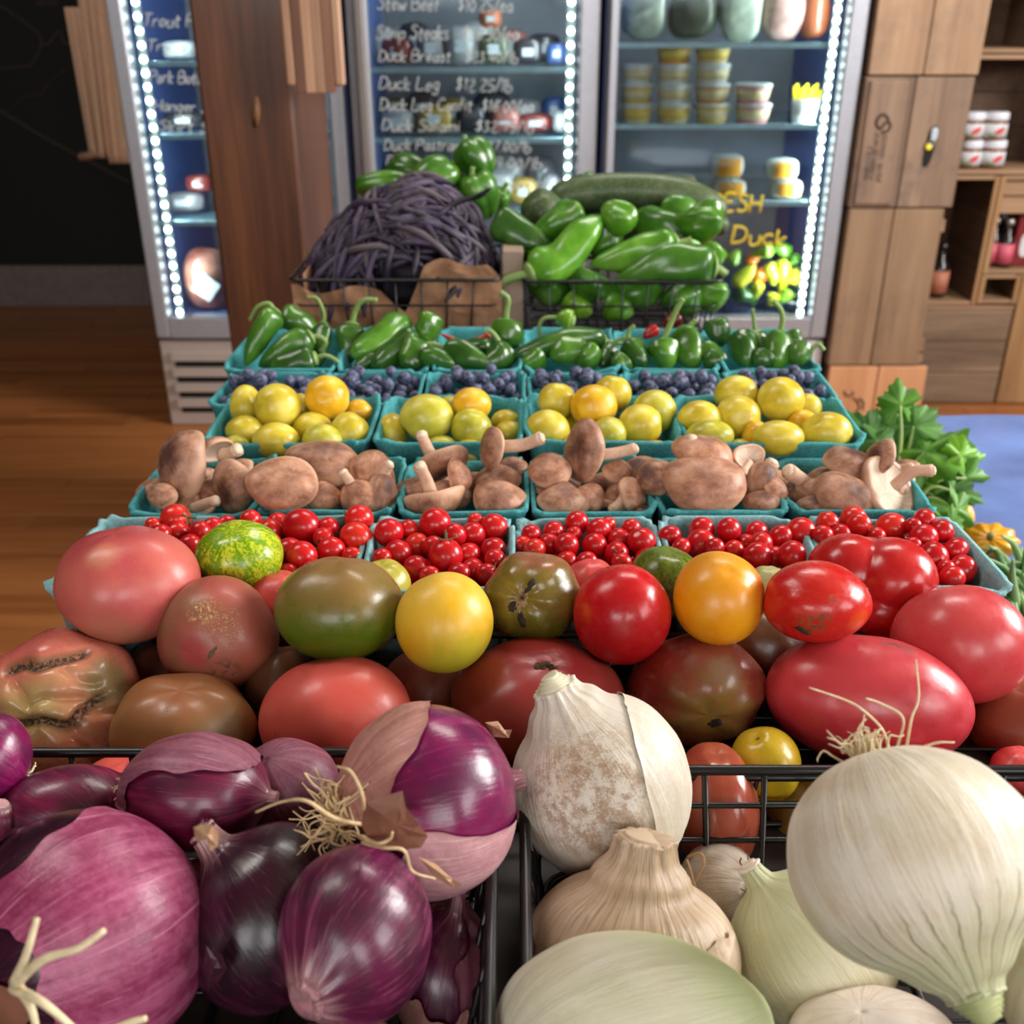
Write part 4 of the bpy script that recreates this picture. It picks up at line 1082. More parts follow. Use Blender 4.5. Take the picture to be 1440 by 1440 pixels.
CH = [  # px, py, r, (calyx direction in right, up, towards or None)
 [(247, 730, 21, (.9, .1, .3)), (250, 750, 17, 0), (281, 749, 16, 0), (266, 767, 16, 0), (215, 739, 12, 0), (226, 752, 15, 0), (300, 742, 15, 0), (318, 738, 14, 0)],
 [(352, 732, 15, 0), (380, 746, 17, 0), (424, 741, 25, 0), (392, 737, 16, 0), (407, 775, 19, 0), (425, 782, 21, (.75, -.5, .4)), (466, 774, 19, (-.9, .1, .2)), (502, 757, 23, 0), (505, 730, 20, (-.9, .1, .1)), (462, 742, 15, (.6, -.7, .4)), (407, 806, 14, 0), (495, 782, 14, 0), (455, 757, 15, 0), (380, 765, 16, 0), (440, 800, 15, 0), (365, 760, 14, 0)],
 [(547, 749, 21, 0), (560, 779, 20, 0), (575, 745, 14, 0), (585, 767, 18, 0), (612, 737, 23, 0), (665, 752, 18, 0), (695, 741, 19, 0), (669, 732, 11, (-.8, .5, .2)), (694, 774, 18, 0), (627, 782, 24, (0, 1, .15)), (659, 780, 17, 0), (610, 770, 16, 0), (585, 799, 18, 0), (665, 801, 17, 0), (645, 808, 17, 0), (604, 809, 14, 0), (696, 787, 15, 0), (537, 785, 14, 0), (684, 807, 15, (.8, .4, .4)), (640, 752, 16, 0)],
 [(811, 735, 17, 0), (779, 747, 15, 0), (747, 751, 14, 0), (807, 752, 12, 0), (797, 767, 18, 0), (836, 767, 18, 0), (842, 745, 17, 0), (735, 767, 14, 0), (752, 773, 16, 0), (797, 790, 15, 0), (825, 791, 15, 0), (854, 738, 12, 0), (870, 759, 17, 0), (902, 762, 20, 0), (867, 779, 18, (.1, -.1, 1)), (874, 791, 14, 0), (772, 765, 15, 0), (888, 742, 13, 0), (908, 785, 15, 0)],
 [(941, 754, 16, 0), (987, 745, 18, 0), (985, 764, 20, 0), (1025, 746, 18, 0), (1064, 749, 17, 0), (1032, 774, 15, 0), (1070, 765, 17, 0), (1065, 782, 19, 0), (1097, 755, 16, 0), (1005, 770, 14, 0), (1114, 781, 20, 0), (1090, 782, 14, 0), (958, 770, 14, 0), (1050, 765, 14, 0)],
 [(1126, 750, 22, 0), (1157, 752, 14, 0), (1164, 735, 16, 0), (1200, 730, 18, 0), (1208, 738, 17, (.8, -.35, .5)), (1253, 742, 22, 0), (1300, 731, 16, 0), (1299, 756, 20, 0), (1325, 747, 16, 0), (1312, 784, 22, 0), (1344, 773, 18, 0), (1353, 800, 20, 0), (1339, 812, 18, 0), (1306, 809, 14, 0), (1282, 768, 13, 0), (1284, 740, 12, 0), (1182, 752, 15, 0), (1232, 755, 14, 0), (1330, 800, 14, 0)]]
PO = ['first', 'second', 'third', 'fourth', 'fifth', 'last']
k = 0
PO2 = ['first', 'second', 'third', 'fourth', 'fifth', 'sixth']
for ip, lst in enumerate(CH):
    items = []
    for a in lst:
        f = (a[1] - 728) / 95.0
        Y = min(max(.728 - f * .085, .635), .725)
        if a[0] > 1260: Y = .72 - (a[1] - 728) / 95 * .07
        items.append(dict(px=a[0], py=a[1], r=a[2], Y=Y, lo=.626, hi=.732, d=a))
    relax(items, 60, .92)
    by_x = sorted(range(len(items)), key=lambda i: items[i]['px'])
    placed = []
    for i, it in enumerate(items):
        a = it['d']; s = S(a[1], it['Y']); C = P(a[0], a[1], it['Y']); r_ = rng(1200 + k)
        placed.append((C, a[2] * s))
        lab = f'{"large " if a[2] > 22 else "tiny " if a[2] < 14 else ""}red cherry tomato{" with calyx" if a[3] else ""}, {ORD[by_x.index(i)]} from the left in the {PO2[ip]} tomato punnet'
        o = inst('cherry_tomato', ch_me[k % 4], C, tuple(r_.uniform(0, 6.28, 3)), a[2] * s * r_.uniform(.98, 1.03), lab, 'cherry tomato', 'cherry tomatoes in pale punnets')
        if a[3]:
            d = np.array(a[3], float) @ CAMB; d /= np.linalg.norm(d)
            o.rotation_euler = Matrix(frame_to(d)).to_euler()
            kk = inst('calyx', cal_me[k % 3], (0, 0, .95), (0, 0, 1.0 * k), .75, par=o)
        k += 1
    # those lying underneath, which fill the gaps and hold the heap up
    x0, x1, y0, y1, z1 = rows['cherry'][ip]
    r_ = rng(60 + ip); n = 0; t = 0
    while n < 26 and t < 4000:
        t += 1
        rad = r_.uniform(.0095, .0125)
        q = np.array([r_.uniform(x0 + .016, x1 - .016), r_.uniform(y0 + .016, y1 - .014), z1 - (.020 if n < 14 else .040) + r_.uniform(-.006, .006)])
        if all(np.linalg.norm(q - p) > (rad + pr) * .9 for p, pr in placed):
            placed.append((q, rad)); n += 1
            inst('cherry_tomato', ch_me[n % 4], q, tuple(r_.uniform(0, 6, 3)), rad, f'shaded red cherry tomato under the others in the {PO2[ip]} tomato punnet', 'cherry tomato', f'lower cherry tomatoes of the {PO2[ip]} punnet')

# ---------------------------------------------------------------- blueberries
g = G('blueberry'); o_ = g.obj(); r_ = g.rand()
nz = g.noise(g.vmath('ADD', o_, g.comb(r_, r_, r_)), 2.2, 4, .6)
bl = g.mix(r_, c(36, 38, 58), c(56, 58, 80))
M_blue = g.done(g.mix(g.mapr(nz, .36, .66), bl, c(104, 110, 142)), g.mapr(nz, .3, .7, .35, .65), None, .4)
def berry(v):
    D, Fc = sph(20, 14)
    th = np.arccos(np.clip(D[:, 2], -1, 1)); ph = np.arctan2(D[:, 1], D[:, 0])
    r = 1 - .32 * np.exp(-(th / .26) ** 2) + .09 * np.exp(-((th - .36) / .09) ** 2) * (.6 + .5 * np.cos(5 * ph)) + .01 * wob(D, v, 3)
    return mesh('blueberry', D * r[:, None] * [1, 1, .88], Fc, M_blue)
bb = [berry(i) for i in range(3)]
nb_ = 0
for ip, (x0, x1, y0, y1, z1) in enumerate(rows['blue']):
    r_ = rng(500 + ip)
    lab = f'dusty blue blueberry in the {PO[ip]} blueberry punnet from the left'
    pts = []
    for layer, (n, zc, mg) in enumerate(((27, z1 - .011, .009), (15, z1 + .002, .014), (5, z1 + .012, .03))):
        tries = 0; got = 0
        while got < n and tries < 2500:
            tries += 1
            rad = r_.uniform(.0062, .0084)
            q = np.array([r_.uniform(x0 + mg, x1 - mg), r_.uniform(y0 + mg, y1 - mg), zc + r_.uniform(-.003, .003)])
            if all(np.linalg.norm(q - p) > (rad + pr) * .92 for p, pr in pts):
                pts.append((q, rad)); got += 1
    for q, rad in pts:
        nb_ += 1
        inst('blueberry', bb[nb_ % 3], q, tuple(r_.uniform(0, 6.28, 3)), rad, lab, 'blueberry', f'blueberries in the {PO[ip]} punnet')

# ---------------------------------------------------------------- brown mushrooms
g = G('mushroom_cap'); f = g.attr(); r_ = g.rand()
v = g.vmath('ADD', f, g.comb(g.math('MULTIPLY', r_, 9.0), r_, r_))
z = g.sep(f)[2]; q = g.sep(f)
rho = g.math('SQRT', g.math('ADD', g.math('MULTIPLY', q[0], q[0]), g.math('MULTIPLY', q[1], q[1])))
n1 = g.noise(v, 2.2, 4, .6); n2 = g.noise(g.meridian(f, .6), 9, 4, .6); n3 = g.noise(v, 30, 4, .7)
cen = g.mapr(g.math('ADD', rho, g.math('MULTIPLY', g.math('SUBTRACT', n1, .5), .55)), .12, .72, 1, 0)
col = g.ramp(n1, [(.3, c(126, 82, 62)), (.5, c(164, 118, 92)), (.7, c(192, 148, 122))])
col = g.mix(g.mapr(z, .16, -.16, 0, .75), col, c(212, 170, 140))
col = g.mix(g.math('MULTIPLY', cen, g.mapr(r_, .1, .8, .25, .9)), col, c(80, 46, 40))
col = g.mix(g.mapr(n2, .54, .74, 0, .4), col, c(206, 166, 142))
col = g.mix(g.mapr(n3, .62, .78, 0, .25), col, c(130, 88, 68))
col = g.mix(1.0, col, g.ramp(r_, [(0, (1.28, 1.22, 1.18, 1)), (.5, (1, 1, 1, 1)), (1, (.82, .8, .8, 1))]), 'MULTIPLY')
M_cap_ = g.done(col, .38, g.bump(g.math('ADD', n2, g.math('MULTIPLY', n3, .6)), .35, .001), .35)
g = G('mushroom_gills'); f = g.attr()
nz = g.noise(g.meridian(f, .1), 26, 2)
M_gill = g.done(g.ramp(nz, [(.35, c(196, 166, 140)), (.6, c(226, 204, 184))]), .75, g.bump(nz, .5, .001))
g = G('mushroom_stem'); o_ = g.obj(); nz = g.noise(o_, 90, 4, .6); n2 = g.noise(o_, 22, 3)
M_mstem = g.done(g.mix(g.mapr(nz, .5, .75, 0, .5), g.ramp(n2, [(.3, c(192, 150, 122)), (.7, c(222, 188, 162))]), c(150, 106, 80)), .6, g.bump(nz, .3, .001))
M_mtip = plain('mushroom_stem_end', c(214, 190, 164), .8, vary=.25, scale=200, bump=.4)
capprof = cr([(0, .50), (.3, .485), (.6, .40), (.85, .22), (.985, -.02), (1.0, -.14), (.95, -.22), (.86, -.2)], 4)
gillprof = cr([(.87, -.195), (.7, -.06), (.4, .0), (.12, .02), (0, .02)], 3)
MU = []
def mushroom(pn, px, py, rx, ry, d, Y, desc, stem=None, sr=7, seed=0, dz=1.0, rz=None):
    MU.append(dict(pn=pn, px=px, py=py, rx=rx, ry=ry, d=d, Y=Y, desc=desc, stem=stem, sr=sr, seed=seed, dz=dz, rz=rz))
m = mushroom
# first two punnets
m(0, 258, 655, 37, 50, (-.55, .25, .8), .80, 'tall smooth tan', None, 7, 1, 1.2)
m(0, 303, 632, 26, 24, (-.5, .75, -.3), .825, 'pale small', [(312, 640), (324, 638), (334, 632)], 10, 2)
m(0, 328, 686, 35, 41, (-.45, -.35, .8), .785, 'upturned rolled edge', None, 7, 3, 1.1)
m(0, 229, 697, 23, 19, (-.3, .4, .85), .77, 'little tan round', None, 7, 4, 1.2)
m(0, 285, 716, 20, 14, (.5, -.3, -.7), .775, 'low dark', [(272, 716), (290, 708), (304, 704)], 8, 5)
m(1, 397, 680, 50, 40, (.12, .25, .95), .765, 'wide dark centred', None, 7, 6, .8)
m(1, 455, 652, 53, 34, (.05, .75, .62), .815, 'broad dark brown', None, 7, 7, 1.2)
m(1, 505, 700, 28, 26, (-.3, .3, .9), .77, 'pale pinkish lumpy', [(496, 684), (488, 672), (482, 664)], 8, 8, 1.3)
m(1, 523, 664, 32, 32, (.3, .6, .7), .80, 'light pinkish round', None, 7, 9, 1.2)
m(1, 452, 706, 30, 22, (.3, .5, .7), .785, 'dark half buried', [(455, 706), (470, 706), (486, 704)], 11, 10)
m(1, 538, 695, 20, 30, (.7, .2, .6), .775, 'shaded reddish', [(538, 672), (543, 660), (548, 652)], 8, 11, 1.3)
# third
m(2, 610, 708, 45, 45, (.08, -.95, .25), .775, 'upside down', [(606, 694), (599, 674), (590, 655)], 10, 12)
m(2, 622, 650, 36, 36, (.38, -.86, .3), .82, 'tilted upturned', [(606, 640), (598, 625), (592, 611)], 9, 13)
m(2, 647, 671, 17, 28, (.75, .3, .55), .795, 'narrow reddish brown', [(638, 684), (624, 686), (612, 686)], 9, 14, 1.3)
m(2, 692, 630, 28, 30, (-.93, .1, .35), .815, 'side standing', [(708, 628), (735, 626), (761, 616)], 10, 15)
m(2, 700, 676, 34, 24, (0, .7, .7), .81, 'tan rear', None, 7, 16, 1.2)
m(2, 705, 703, 40, 28, (.05, .4, .9), .77, 'purple centred', None, 7, 17, 1.1)
# fourth
m(3, 773, 662, 31, 26, (-.2, .6, .75), .80, 'plain brown dome', None, 7, 18, 1.3)
m(3, 821, 634, 28, 46, (-.5, .1, .85), .815, 'tall creased', [(845, 640), (868, 637), (894, 631)], 9, 19, 1.1)
m(3, 792, 702, 38, 27, (.25, .75, .6), .775, 'drooping', [(780, 702), (768, 716), (754, 724)], 13, 20, 1.2)
m(3, 889, 696, 20, 27, (.85, .25, .45), .785, 'half hidden', [(884, 690), (876, 706), (862, 720)], 11, 21, 1.3)
m(3, 868, 664, 22, 18, (.4, .7, .5), .82, 'small shaded', [(850, 690), (832, 690), (816, 692)], 9, 22, 1.3)
m(3, 903, 720, 13, 11, (.2, .6, .7), .77, 'tiny', None, 7, 23, 1.3)
m(3, 850, 713, 26, 12, (-.2, -.4, .7), .795, 'lying low', [(858, 710), (840, 708), (822, 712)], 8, 24, 1.0)
# fifth
m(4, 990, 683, 60, 44, (.02, .38, .92), .775, 'largest purplish', None, 7, 25, 1.0)
m(4, 921, 672, 27, 26, (-.7, .25, .65), .79, 'tan left hand', None, 7, 26, 1.3)
m(4, 986, 640, 44, 24, (.1, .85, .45), .815, 'reddish rear', [(972, 636), (968, 626), (974, 618)], 10, 27, 1.1)
m(4, 1052, 648, 24, 24, (-.3, -.1, -.8), .81, 'pale upturned', [(1054, 650), (1049, 658), (1046, 664)], 6, 28)
m(4, 1070, 676, 22, 28, (.4, .2, .8), .79, 'pale stalky', [(1066, 690), (1078, 665), (1086, 650)], 11, 29, 1.3)
m(4, 1072, 706, 27, 17, (-.1, .7, .6), .77, 'smooth low', None, 7, 30, 1.3)
m(4, 1090, 688, 18, 18, (.5, .6, .5), .785, 'small round', None, 7, 31, 1.3)
# last
m(5, 1120, 695, 30, 30, (-.6, .4, .2), .80, 'hidden dark', [(1150, 700), (1132, 680), (1108, 662)], 12, 32, 1.0)
m(5, 1186, 700, 42, 38, (.1, .55, .8), .775, 'brown domed', None, 7, 33, 1.2)
m(5, 1192, 652, 36, 26, (.25, .75, .5), .815, 'rear tan', [(1176, 664), (1174, 648), (1176, 638)], 9, 34, 1.2)
m(5, 1144, 712, 24, 16, (-.2, .7, .6), .77, 'small rounded', None, 7, 35, 1.3)
m(5, 1250, 690, 46, 50, (-.52, -.42, -.74), .79, 'pale gilled', [(1258, 684), (1284, 664), (1312, 662)], 9, 36, 1.0)
m(5, 1236, 645, 28, 28, (-.80, .1, .35), .815, 'orange edged', [(1244, 650), (1262, 658), (1282, 656)], 6, 37, 1.0)
m(5, 1160, 676, 22, 18, (-.2, .7, .5), .82, 'dark rear', None, 7, 38, 1.3)
fr_ = rng(91)
for pn, (xa, xb) in enumerate(((205, 345), (375, 545), (575, 735), (760, 915), (945, 1095), (1125, 1290))):
    for i in range(6):
        m(pn, xa + (xb - xa) * (i + .5) / 6 + fr_.uniform(-8, 8), (690, 672, 700, 680, 694, 668)[i] + fr_.uniform(-6, 6), fr_.uniform(20, 30), fr_.uniform(15, 24), (fr_.uniform(-.7, .7), fr_.uniform(.1, .8), fr_.uniform(.2, .8)), (.80, .835, .785, .83, .80, .84)[i], 'shaded low lying', None, 7, 60 + pn * 6 + i, 1.2)
byp = {}
for a in MU: byp.setdefault(a['pn'], []).append(a)
acap = np.linspace(0, 2 * PI, 36, endpoint=False)
for pn, lst in byp.items():
    its = [dict(px=a['px'], py=a['py'], r=(a['rx'] + a['ry']) / 2 * .62, Y=a['Y'], lo=.755, hi=.85, a=a) for a in lst]
    relax(its, 40, .9)
    for it in its: it['a']['Y'] = it['Y']
    for a in lst:
        s = S(a['py'], a['Y']); C = P(a['px'], a['py'], a['Y'])
        sc_ = max(a['rx'], a['ry'])
        wv = wob(np.stack([np.cos(acap), np.sin(acap), np.full(36, a['seed'])], 1), a['seed'], 2.2)
        def build(prof):
            rings = []
            for r0, z0 in prof:
                if r0 < 1e-4: rings.append([[0, 0, z0 * a['dz']]])
                else:
                    rr = r0 * (1 + .13 * wv * r0)
                    rings.append(np.stack([rr * np.cos(acap), rr * np.sin(acap), z0 * a['dz'] + .15 * np.roll(wv, 9) * r0 ** 2], 1))
            return rings_mesh(rings)
        Rm = frame_to(a['d'], a['seed'])
        out = []
        for prof in (capprof[::-1], gillprof):
            U, Fc = build(prof)
            U = U * (1 + .055 * wob(U, a['seed'] + 7, 3.5))[:, None]
            W = U @ Rm.T
            out.append((U, Fc, W))
        facing = abs(a['d'][2]) / np.linalg.norm(a['d'])
        fx, fy = a['rx'] / sc_, a['ry'] / sc_
        n_ = np.concatenate([out[0][2], out[1][2]]); mid = (n_.max(0) + n_.min(0)) / 2; half = (n_.max(0) - n_.min(0)) / 2
        K = np.array([a['rx'] / half[0], a['ry'] / half[1], sc_]) if facing > .5 else np.array([sc_, sc_, sc_])
        T = thing('mushroom', '', 'mushroom', C, 'brown mushrooms in teal punnets')
        a['T'] = T
        part(T, 'cap', C + ((out[0][2] - mid) * K * s) @ CAMB, out[0][1], M_cap_, fc=out[0][0])
        part(T, 'gills', C + ((out[1][2] - mid) * K * s) @ CAMB, out[1][1], M_gill, fc=out[1][0])
        dW = np.array(a['d'], float) / np.linalg.norm(a['d'])
        if a['stem']:
            k0 = C - (dW @ CAMB) * .0
            pts = []
            for i, (sx, sy) in enumerate(a['stem']):
                back = dW[2] * -1.0
                pts.append(P(sx, sy, a['Y'] - (.010 if dW[2] < 0 else -.004) - (0 if dW[2] < .3 else -.002) + (-.012 * (i / 2) if dW[2] < .5 else 0)))
            pp = cr(pts, 5); rr = np.linspace(a['sr'] * .95, a['sr'] * .85, len(pp)) * s
            rr[-2:] *= 1.12
            part(T, 'stem', *tube(pp, rr, 12, lambda an, t: 1 + .06 * np.cos(3 * an + 2 * t)), M_mstem)
            e = pp[-1]; dd = pp[-1] - pp[-2]; dd /= np.linalg.norm(dd)
            part(T, 'stem_end', *tube([e, e + dd * a['sr'] * s * .35], [a['sr'] * s * .9, a['sr'] * s * .6], 10), M_mtip)
        else:
            b0 = C - (dW @ CAMB) * sc_ * s * .1
            pp = cr([b0, b0 - (dW @ CAMB) * sc_ * s * .45, b0 - (dW @ CAMB) * sc_ * s * .75], 4)
            part(T, 'stem', *tube(pp, a['sr'] * s, 10), M_mstem)
    by_x = sorted(lst, key=lambda a: a['px'])
    for i, a in enumerate(by_x):
        a['T']['label'] = f"{a['desc']} brown mushroom, {ORD[i]} from the left in the {PO[pn]} mushroom punnet".replace('brown mushroom', 'mushroom' if 'brown' in a['desc'] else 'brown mushroom')
# ---------------------------------------------------------------- small peppers
def green_mat(name, a, b, cc, rough=.2, spots=.0):
    g = G(name); o_ = g.obj(); r_ = g.rand()
    v = g.vmath('ADD', o_, g.comb(r_, r_, r_))
    n1 = g.noise(v, 26, 3); n2 = g.noise(v, 160, 3)
    col = g.ramp(n1, [(.3, a), (.52, b), (.74, cc)])
    col = g.mix(1.0, col, g.ramp(r_, [(0, (.8, .8, .8, 1)), (1, (1.15, 1.15, 1.1, 1))]), 'MULTIPLY')
    return g.done(col, rough + .06, g.bump(g.math('ADD', n1, g.math('MULTIPLY', n2, .25)), .3, .003), .5, coat=.12, coat_r=.12)
M_pg = green_mat('pepper_green', c(46, 88, 20), c(68, 116, 30), c(98, 146, 48))
M_pd = green_mat('pepper_dark_green', c(34, 68, 20), c(50, 92, 28), c(76, 118, 42))
M_pl = green_mat('pepper_light_green', c(84, 130, 28), c(108, 152, 40), c(134, 172, 62))
M_pst = plain('pepper_stem', c(120, 146, 78), .5, vary=.15)
M_pr = green_mat('pepper_red', c(150, 20, 18), c(176, 28, 24), c(190, 40, 30))
M_prd = green_mat('pepper_dark_red', c(80, 10, 16), c(110, 14, 20), c(130, 20, 24))
def pepper(name, pts, r_px, Ys, prof, mat, label, cat, group, stem=None, stem_r=.14, lobes=(3, .07), seed=0, n=18, wr=.05, sY=None, stem_mat=None, calyx=True):
    """pts: picture points from the stem end to the tip; Ys: distance at both ends."""
    m_ = len(pts)
    pw = [P(a, b, Ys[0] + (Ys[1] - Ys[0]) * i / (m_ - 1)) for i, (a, b) in enumerate(pts)]
    pp = cr(pw, 14 // max(1, m_ - 1) + 5)
    s = S(pts[0][1], Ys[0])
    t = np.linspace(0, 1, len(pp))
    rr = np.interp(t, [q[0] for q in prof], [q[1] for q in prof]) * r_px * s
    ra = rng(seed)
    ph = ra.uniform(0, 6.28); w1 = ra.uniform(2, 4); w2 = ra.uniform(0, 6)
    def shp(an, tt):
        return 1 + lobes[1] * np.cos(lobes[0] * an + ph + .8 * tt) + wr * np.sin(w1 * 3 * tt + w2 + 2 * an) * .6 + wr * .5 * np.sin(11 * tt + 3 * an + w2)
    C = pp.mean(0)
    T = thing(name, label, cat, C, group)
    part(T, 'flesh', *tube(pp, rr, n, shp), mat)
    if stem is not None:
        sp = [pp[0]] + [P(a, b, (Ys[0] if sY is None else sY)) for a, b in stem]
        sp = cr(sp, 6)
        sr = np.linspace(stem_r * 1.25, stem_r, len(sp)) * r_px * s; sr[-1] *= 1.25
        part(T, 'stem', *tube(sp, sr, 8), stem_mat or M_pst)
        if calyx:
            dd = pp[0] - pp[1]; dd /= np.linalg.norm(dd)
            V, Fc = lathe([(0, .16), (.25, .15), (.5, .05), (.62, -.12), (.5, -.1), (0, .02)], 12)
            V = V * r_px * s * 1.05
            part(T, 'calyx', V @ frame_to(dd).T + pp[0] + dd * .08 * r_px * s, Fc, stem_mat or M_pst)
    return T
PS = [(0, .45), (.05, .82), (.15, 1), (.4, .95), (.65, .78), (.85, .52), (.96, .25), (1, .06)]
PB = [(0, .35), (.06, .85), (.18, 1), (.5, .97), (.75, .86), (.92, .62), (1, .25)]
SPEP = [  # pts, r, Ys, mat, stem, desc
 ([(386, 438), (366, 470), (345, 514)], 15, (1.19, 1.15), M_pg, [(378, 427), (362, 432), (352, 450)], 'long glossy green'),
 ([(394, 442), (425, 456), (448, 468)], 15, (1.23, 1.24), M_pg, None, 'half hidden green'),
 ([(436, 474), (400, 492), (364, 515)], 17, (1.18, 1.15), M_pd, [(450, 474), (458, 482), (450, 494)], 'dark slanting'),
 ([(443, 504), (410, 512), (380, 520)], 15, (1.145, 1.14), M_pd, [(458, 500), (474, 508), (480, 520)], 'low with an arching stem'),
 ([(455, 458), (452, 484), (449, 516)], 12, (1.22, 1.18), M_pd, [(455, 440), (446, 420), (432, 418)], 'narrow upright with hooked stem'),
 ([(495, 458), (491, 484), (490, 512)], 16, (1.22, 1.19), M_pd, [(500, 436), (512, 422), (530, 422)], 'plump upright with right bent stem'),
 ([(566, 450), (542, 474), (496, 500)], 18, (1.23, 1.16), M_pg, None, 'bright glossy bent'),
 ([(582, 470), (556, 494), (524, 518)], 16, (1.2, 1.145), M_pd, None, 'striped dark'),
 ([(607, 442), (601, 460), (594, 482)], 15, (1.23, 1.21), M_pg, None, 'stubby upright without stem'),
 ([(588, 480), (580, 500), (570, 520)], 16, (1.18, 1.145), M_pg, None, 'lumpy yellowish based'),
 ([(628, 494), (656, 500), (690, 514)], 17, (1.17, 1.14), M_pd, [(612, 484), (596, 484)], 'dull lying'),
 ([(596, 500), (618, 505), (640, 515)], 15, (1.16, 1.14), M_pd, None, 'dark front'),
 ([(711, 456), (712, 470), (712, 492)], 19, (1.23, 1.21), M_pg, [(712, 440), (714, 420), (704, 411)], 'round topped with tall stem'),
 ([(708, 496), (700, 504), (680, 516)], 17, (1.17, 1.14), M_pd, [(700, 478), (690, 466), (682, 466)], 'front with white tipped stem'),
 ([(690, 490), (668, 488), (645, 488)], 12, (1.20, 1.2), M_pd, None, 'dark narrow'),
 ([(846, 478), (800, 478), (722, 502)], 15, (1.20, 1.16), M_pd, [(862, 482), (876, 484)], 'longest dark lying'),
 ([(805, 452), (793, 449), (781, 452)], 13, (1.235, 1.24), M_pl, [(778, 446), (762, 450), (758, 466), (764, 474)], 'small light green with looped stem'),
 ([(812, 492), (795, 494), (775, 504)], 20, (1.18, 1.15), M_pg, None, 'knobbly bright'),
 ([(835, 490), (828, 502), (818, 516)], 14, (1.165, 1.145), M_pg, None, 'yellowish lower'),
 ([(884, 482), (894, 498), (906, 518)], 15, (1.17, 1.145), M_pd, [(884, 466), (892, 458)], 'ribbed with thin stem'),
 ([(930, 484), (934, 500), (938, 520)], 19, (1.17, 1.145), M_pg, [(940, 462), (950, 438), (960, 420)], 'squat with very tall stem'),
 ([(962, 466), (968, 490), (976, 516)], 18, (1.19, 1.15), M_pg, [(972, 456), (978, 450)], 'crinkled blocky'),
 ([(984, 490), (1002, 498), (1022, 506)], 12, (1.17, 1.15), M_pg, None, 'pointed'),
 ([(1004, 450), (1010, 468), (1016, 488)], 15, (1.24, 1.22), M_pd, None, 'dark upright rear'),
 ([(1042, 474), (1046, 492), (1050, 516)], 18, (1.19, 1.15), M_pd, [(1060, 468), (1068, 480), (1066, 494)], 'shiny wrinkled'),
 ([(1062, 468), (1066, 480), (1070, 496)], 12, (1.22, 1.21), M_pd, [(1060, 450), (1058, 434)], 'thin with straight stem'),
 ([(1094, 474), (1092, 494), (1090, 516)], 17, (1.19, 1.15), M_pg, [(1100, 454), (1098, 436), (1088, 424)], 'stout with hooked tall stem'),
 ([(1124, 490), (1122, 500), (1118, 514)], 16, (1.17, 1.15), M_pd, [(1136, 496), (1150, 484), (1158, 492)], 'dark with drooping stem'),
 ([(1108, 470), (1116, 482), (1124, 494)], 13, (1.23, 1.21), M_pd, None, 'dark rear corner'),
 ([(860, 492), (852, 504), (846, 516)], 13, (1.19, 1.16), M_pd, [(866, 480), (880, 474)], 'shaded middle'),
 ([(760, 500), (748, 508), (736, 516)], 14, (1.16, 1.14), M_pg, None, 'low yellow green'),
 ([(540, 500), (520, 508), (500, 518)], 14, (1.18, 1.145), M_pd, None, 'low shaded'),
 ([(880, 505), (872, 512), (864, 519)], 13, (1.15, 1.14), M_pd, None, 'tiny dark'),
 ([(1010, 500), (1000, 508), (992, 517)], 12, (1.155, 1.145), M_pd, None, 'small dark front'),
 ([(1075, 500), (1070, 508), (1066, 518)], 14, (1.16, 1.145), M_pd, None, 'dull front'),
]
sp_sorted = sorted(range(len(SPEP)), key=lambda i: SPEP[i][0][1][0])
for i, (pts, r, Ys, mt, st, desc) in enumerate(SPEP):
    pepper('small_pepper', pts, r * 1.22, Ys, PS if len(desc) % 3 else PB, mt, f'{desc} green pepper, {(ORD + ["twenty-" + o for o in ORD[:9]] + ["thirtieth"] + ["thirty-" + o for o in ORD[:9]])[sp_sorted.index(i)]} from the left in the pepper row'.replace('green green', 'green'), 'pepper', 'small peppers in teal punnets', st, .16, (3, .08), 700 + i, 16, .06, None)
pepper('chili_pepper', [(690, 472), (655, 483), (618, 469)], 6.5, (1.25, 1.25), PS, M_pr, 'thin bright red chili lying between the green peppers', 'pepper', None, None, .2, (3, .02), 1, 10, .01)
pepper('chili_pepper', [(924, 462), (914, 468), (904, 476)], 9, (1.24, 1.23), PS, M_pr, 'small red chili half hidden behind the squat green pepper', 'pepper', None, None, .2, (3, .02), 2, 10, .01)
pepper('chili_pepper', [(956, 446), (944, 452), (934, 462)], 11, (1.25, 1.24), PS, M_prd, 'dark red chili behind the crinkled blocky pepper', 'pepper', None, None, .2, (3, .02), 3, 10, .01)

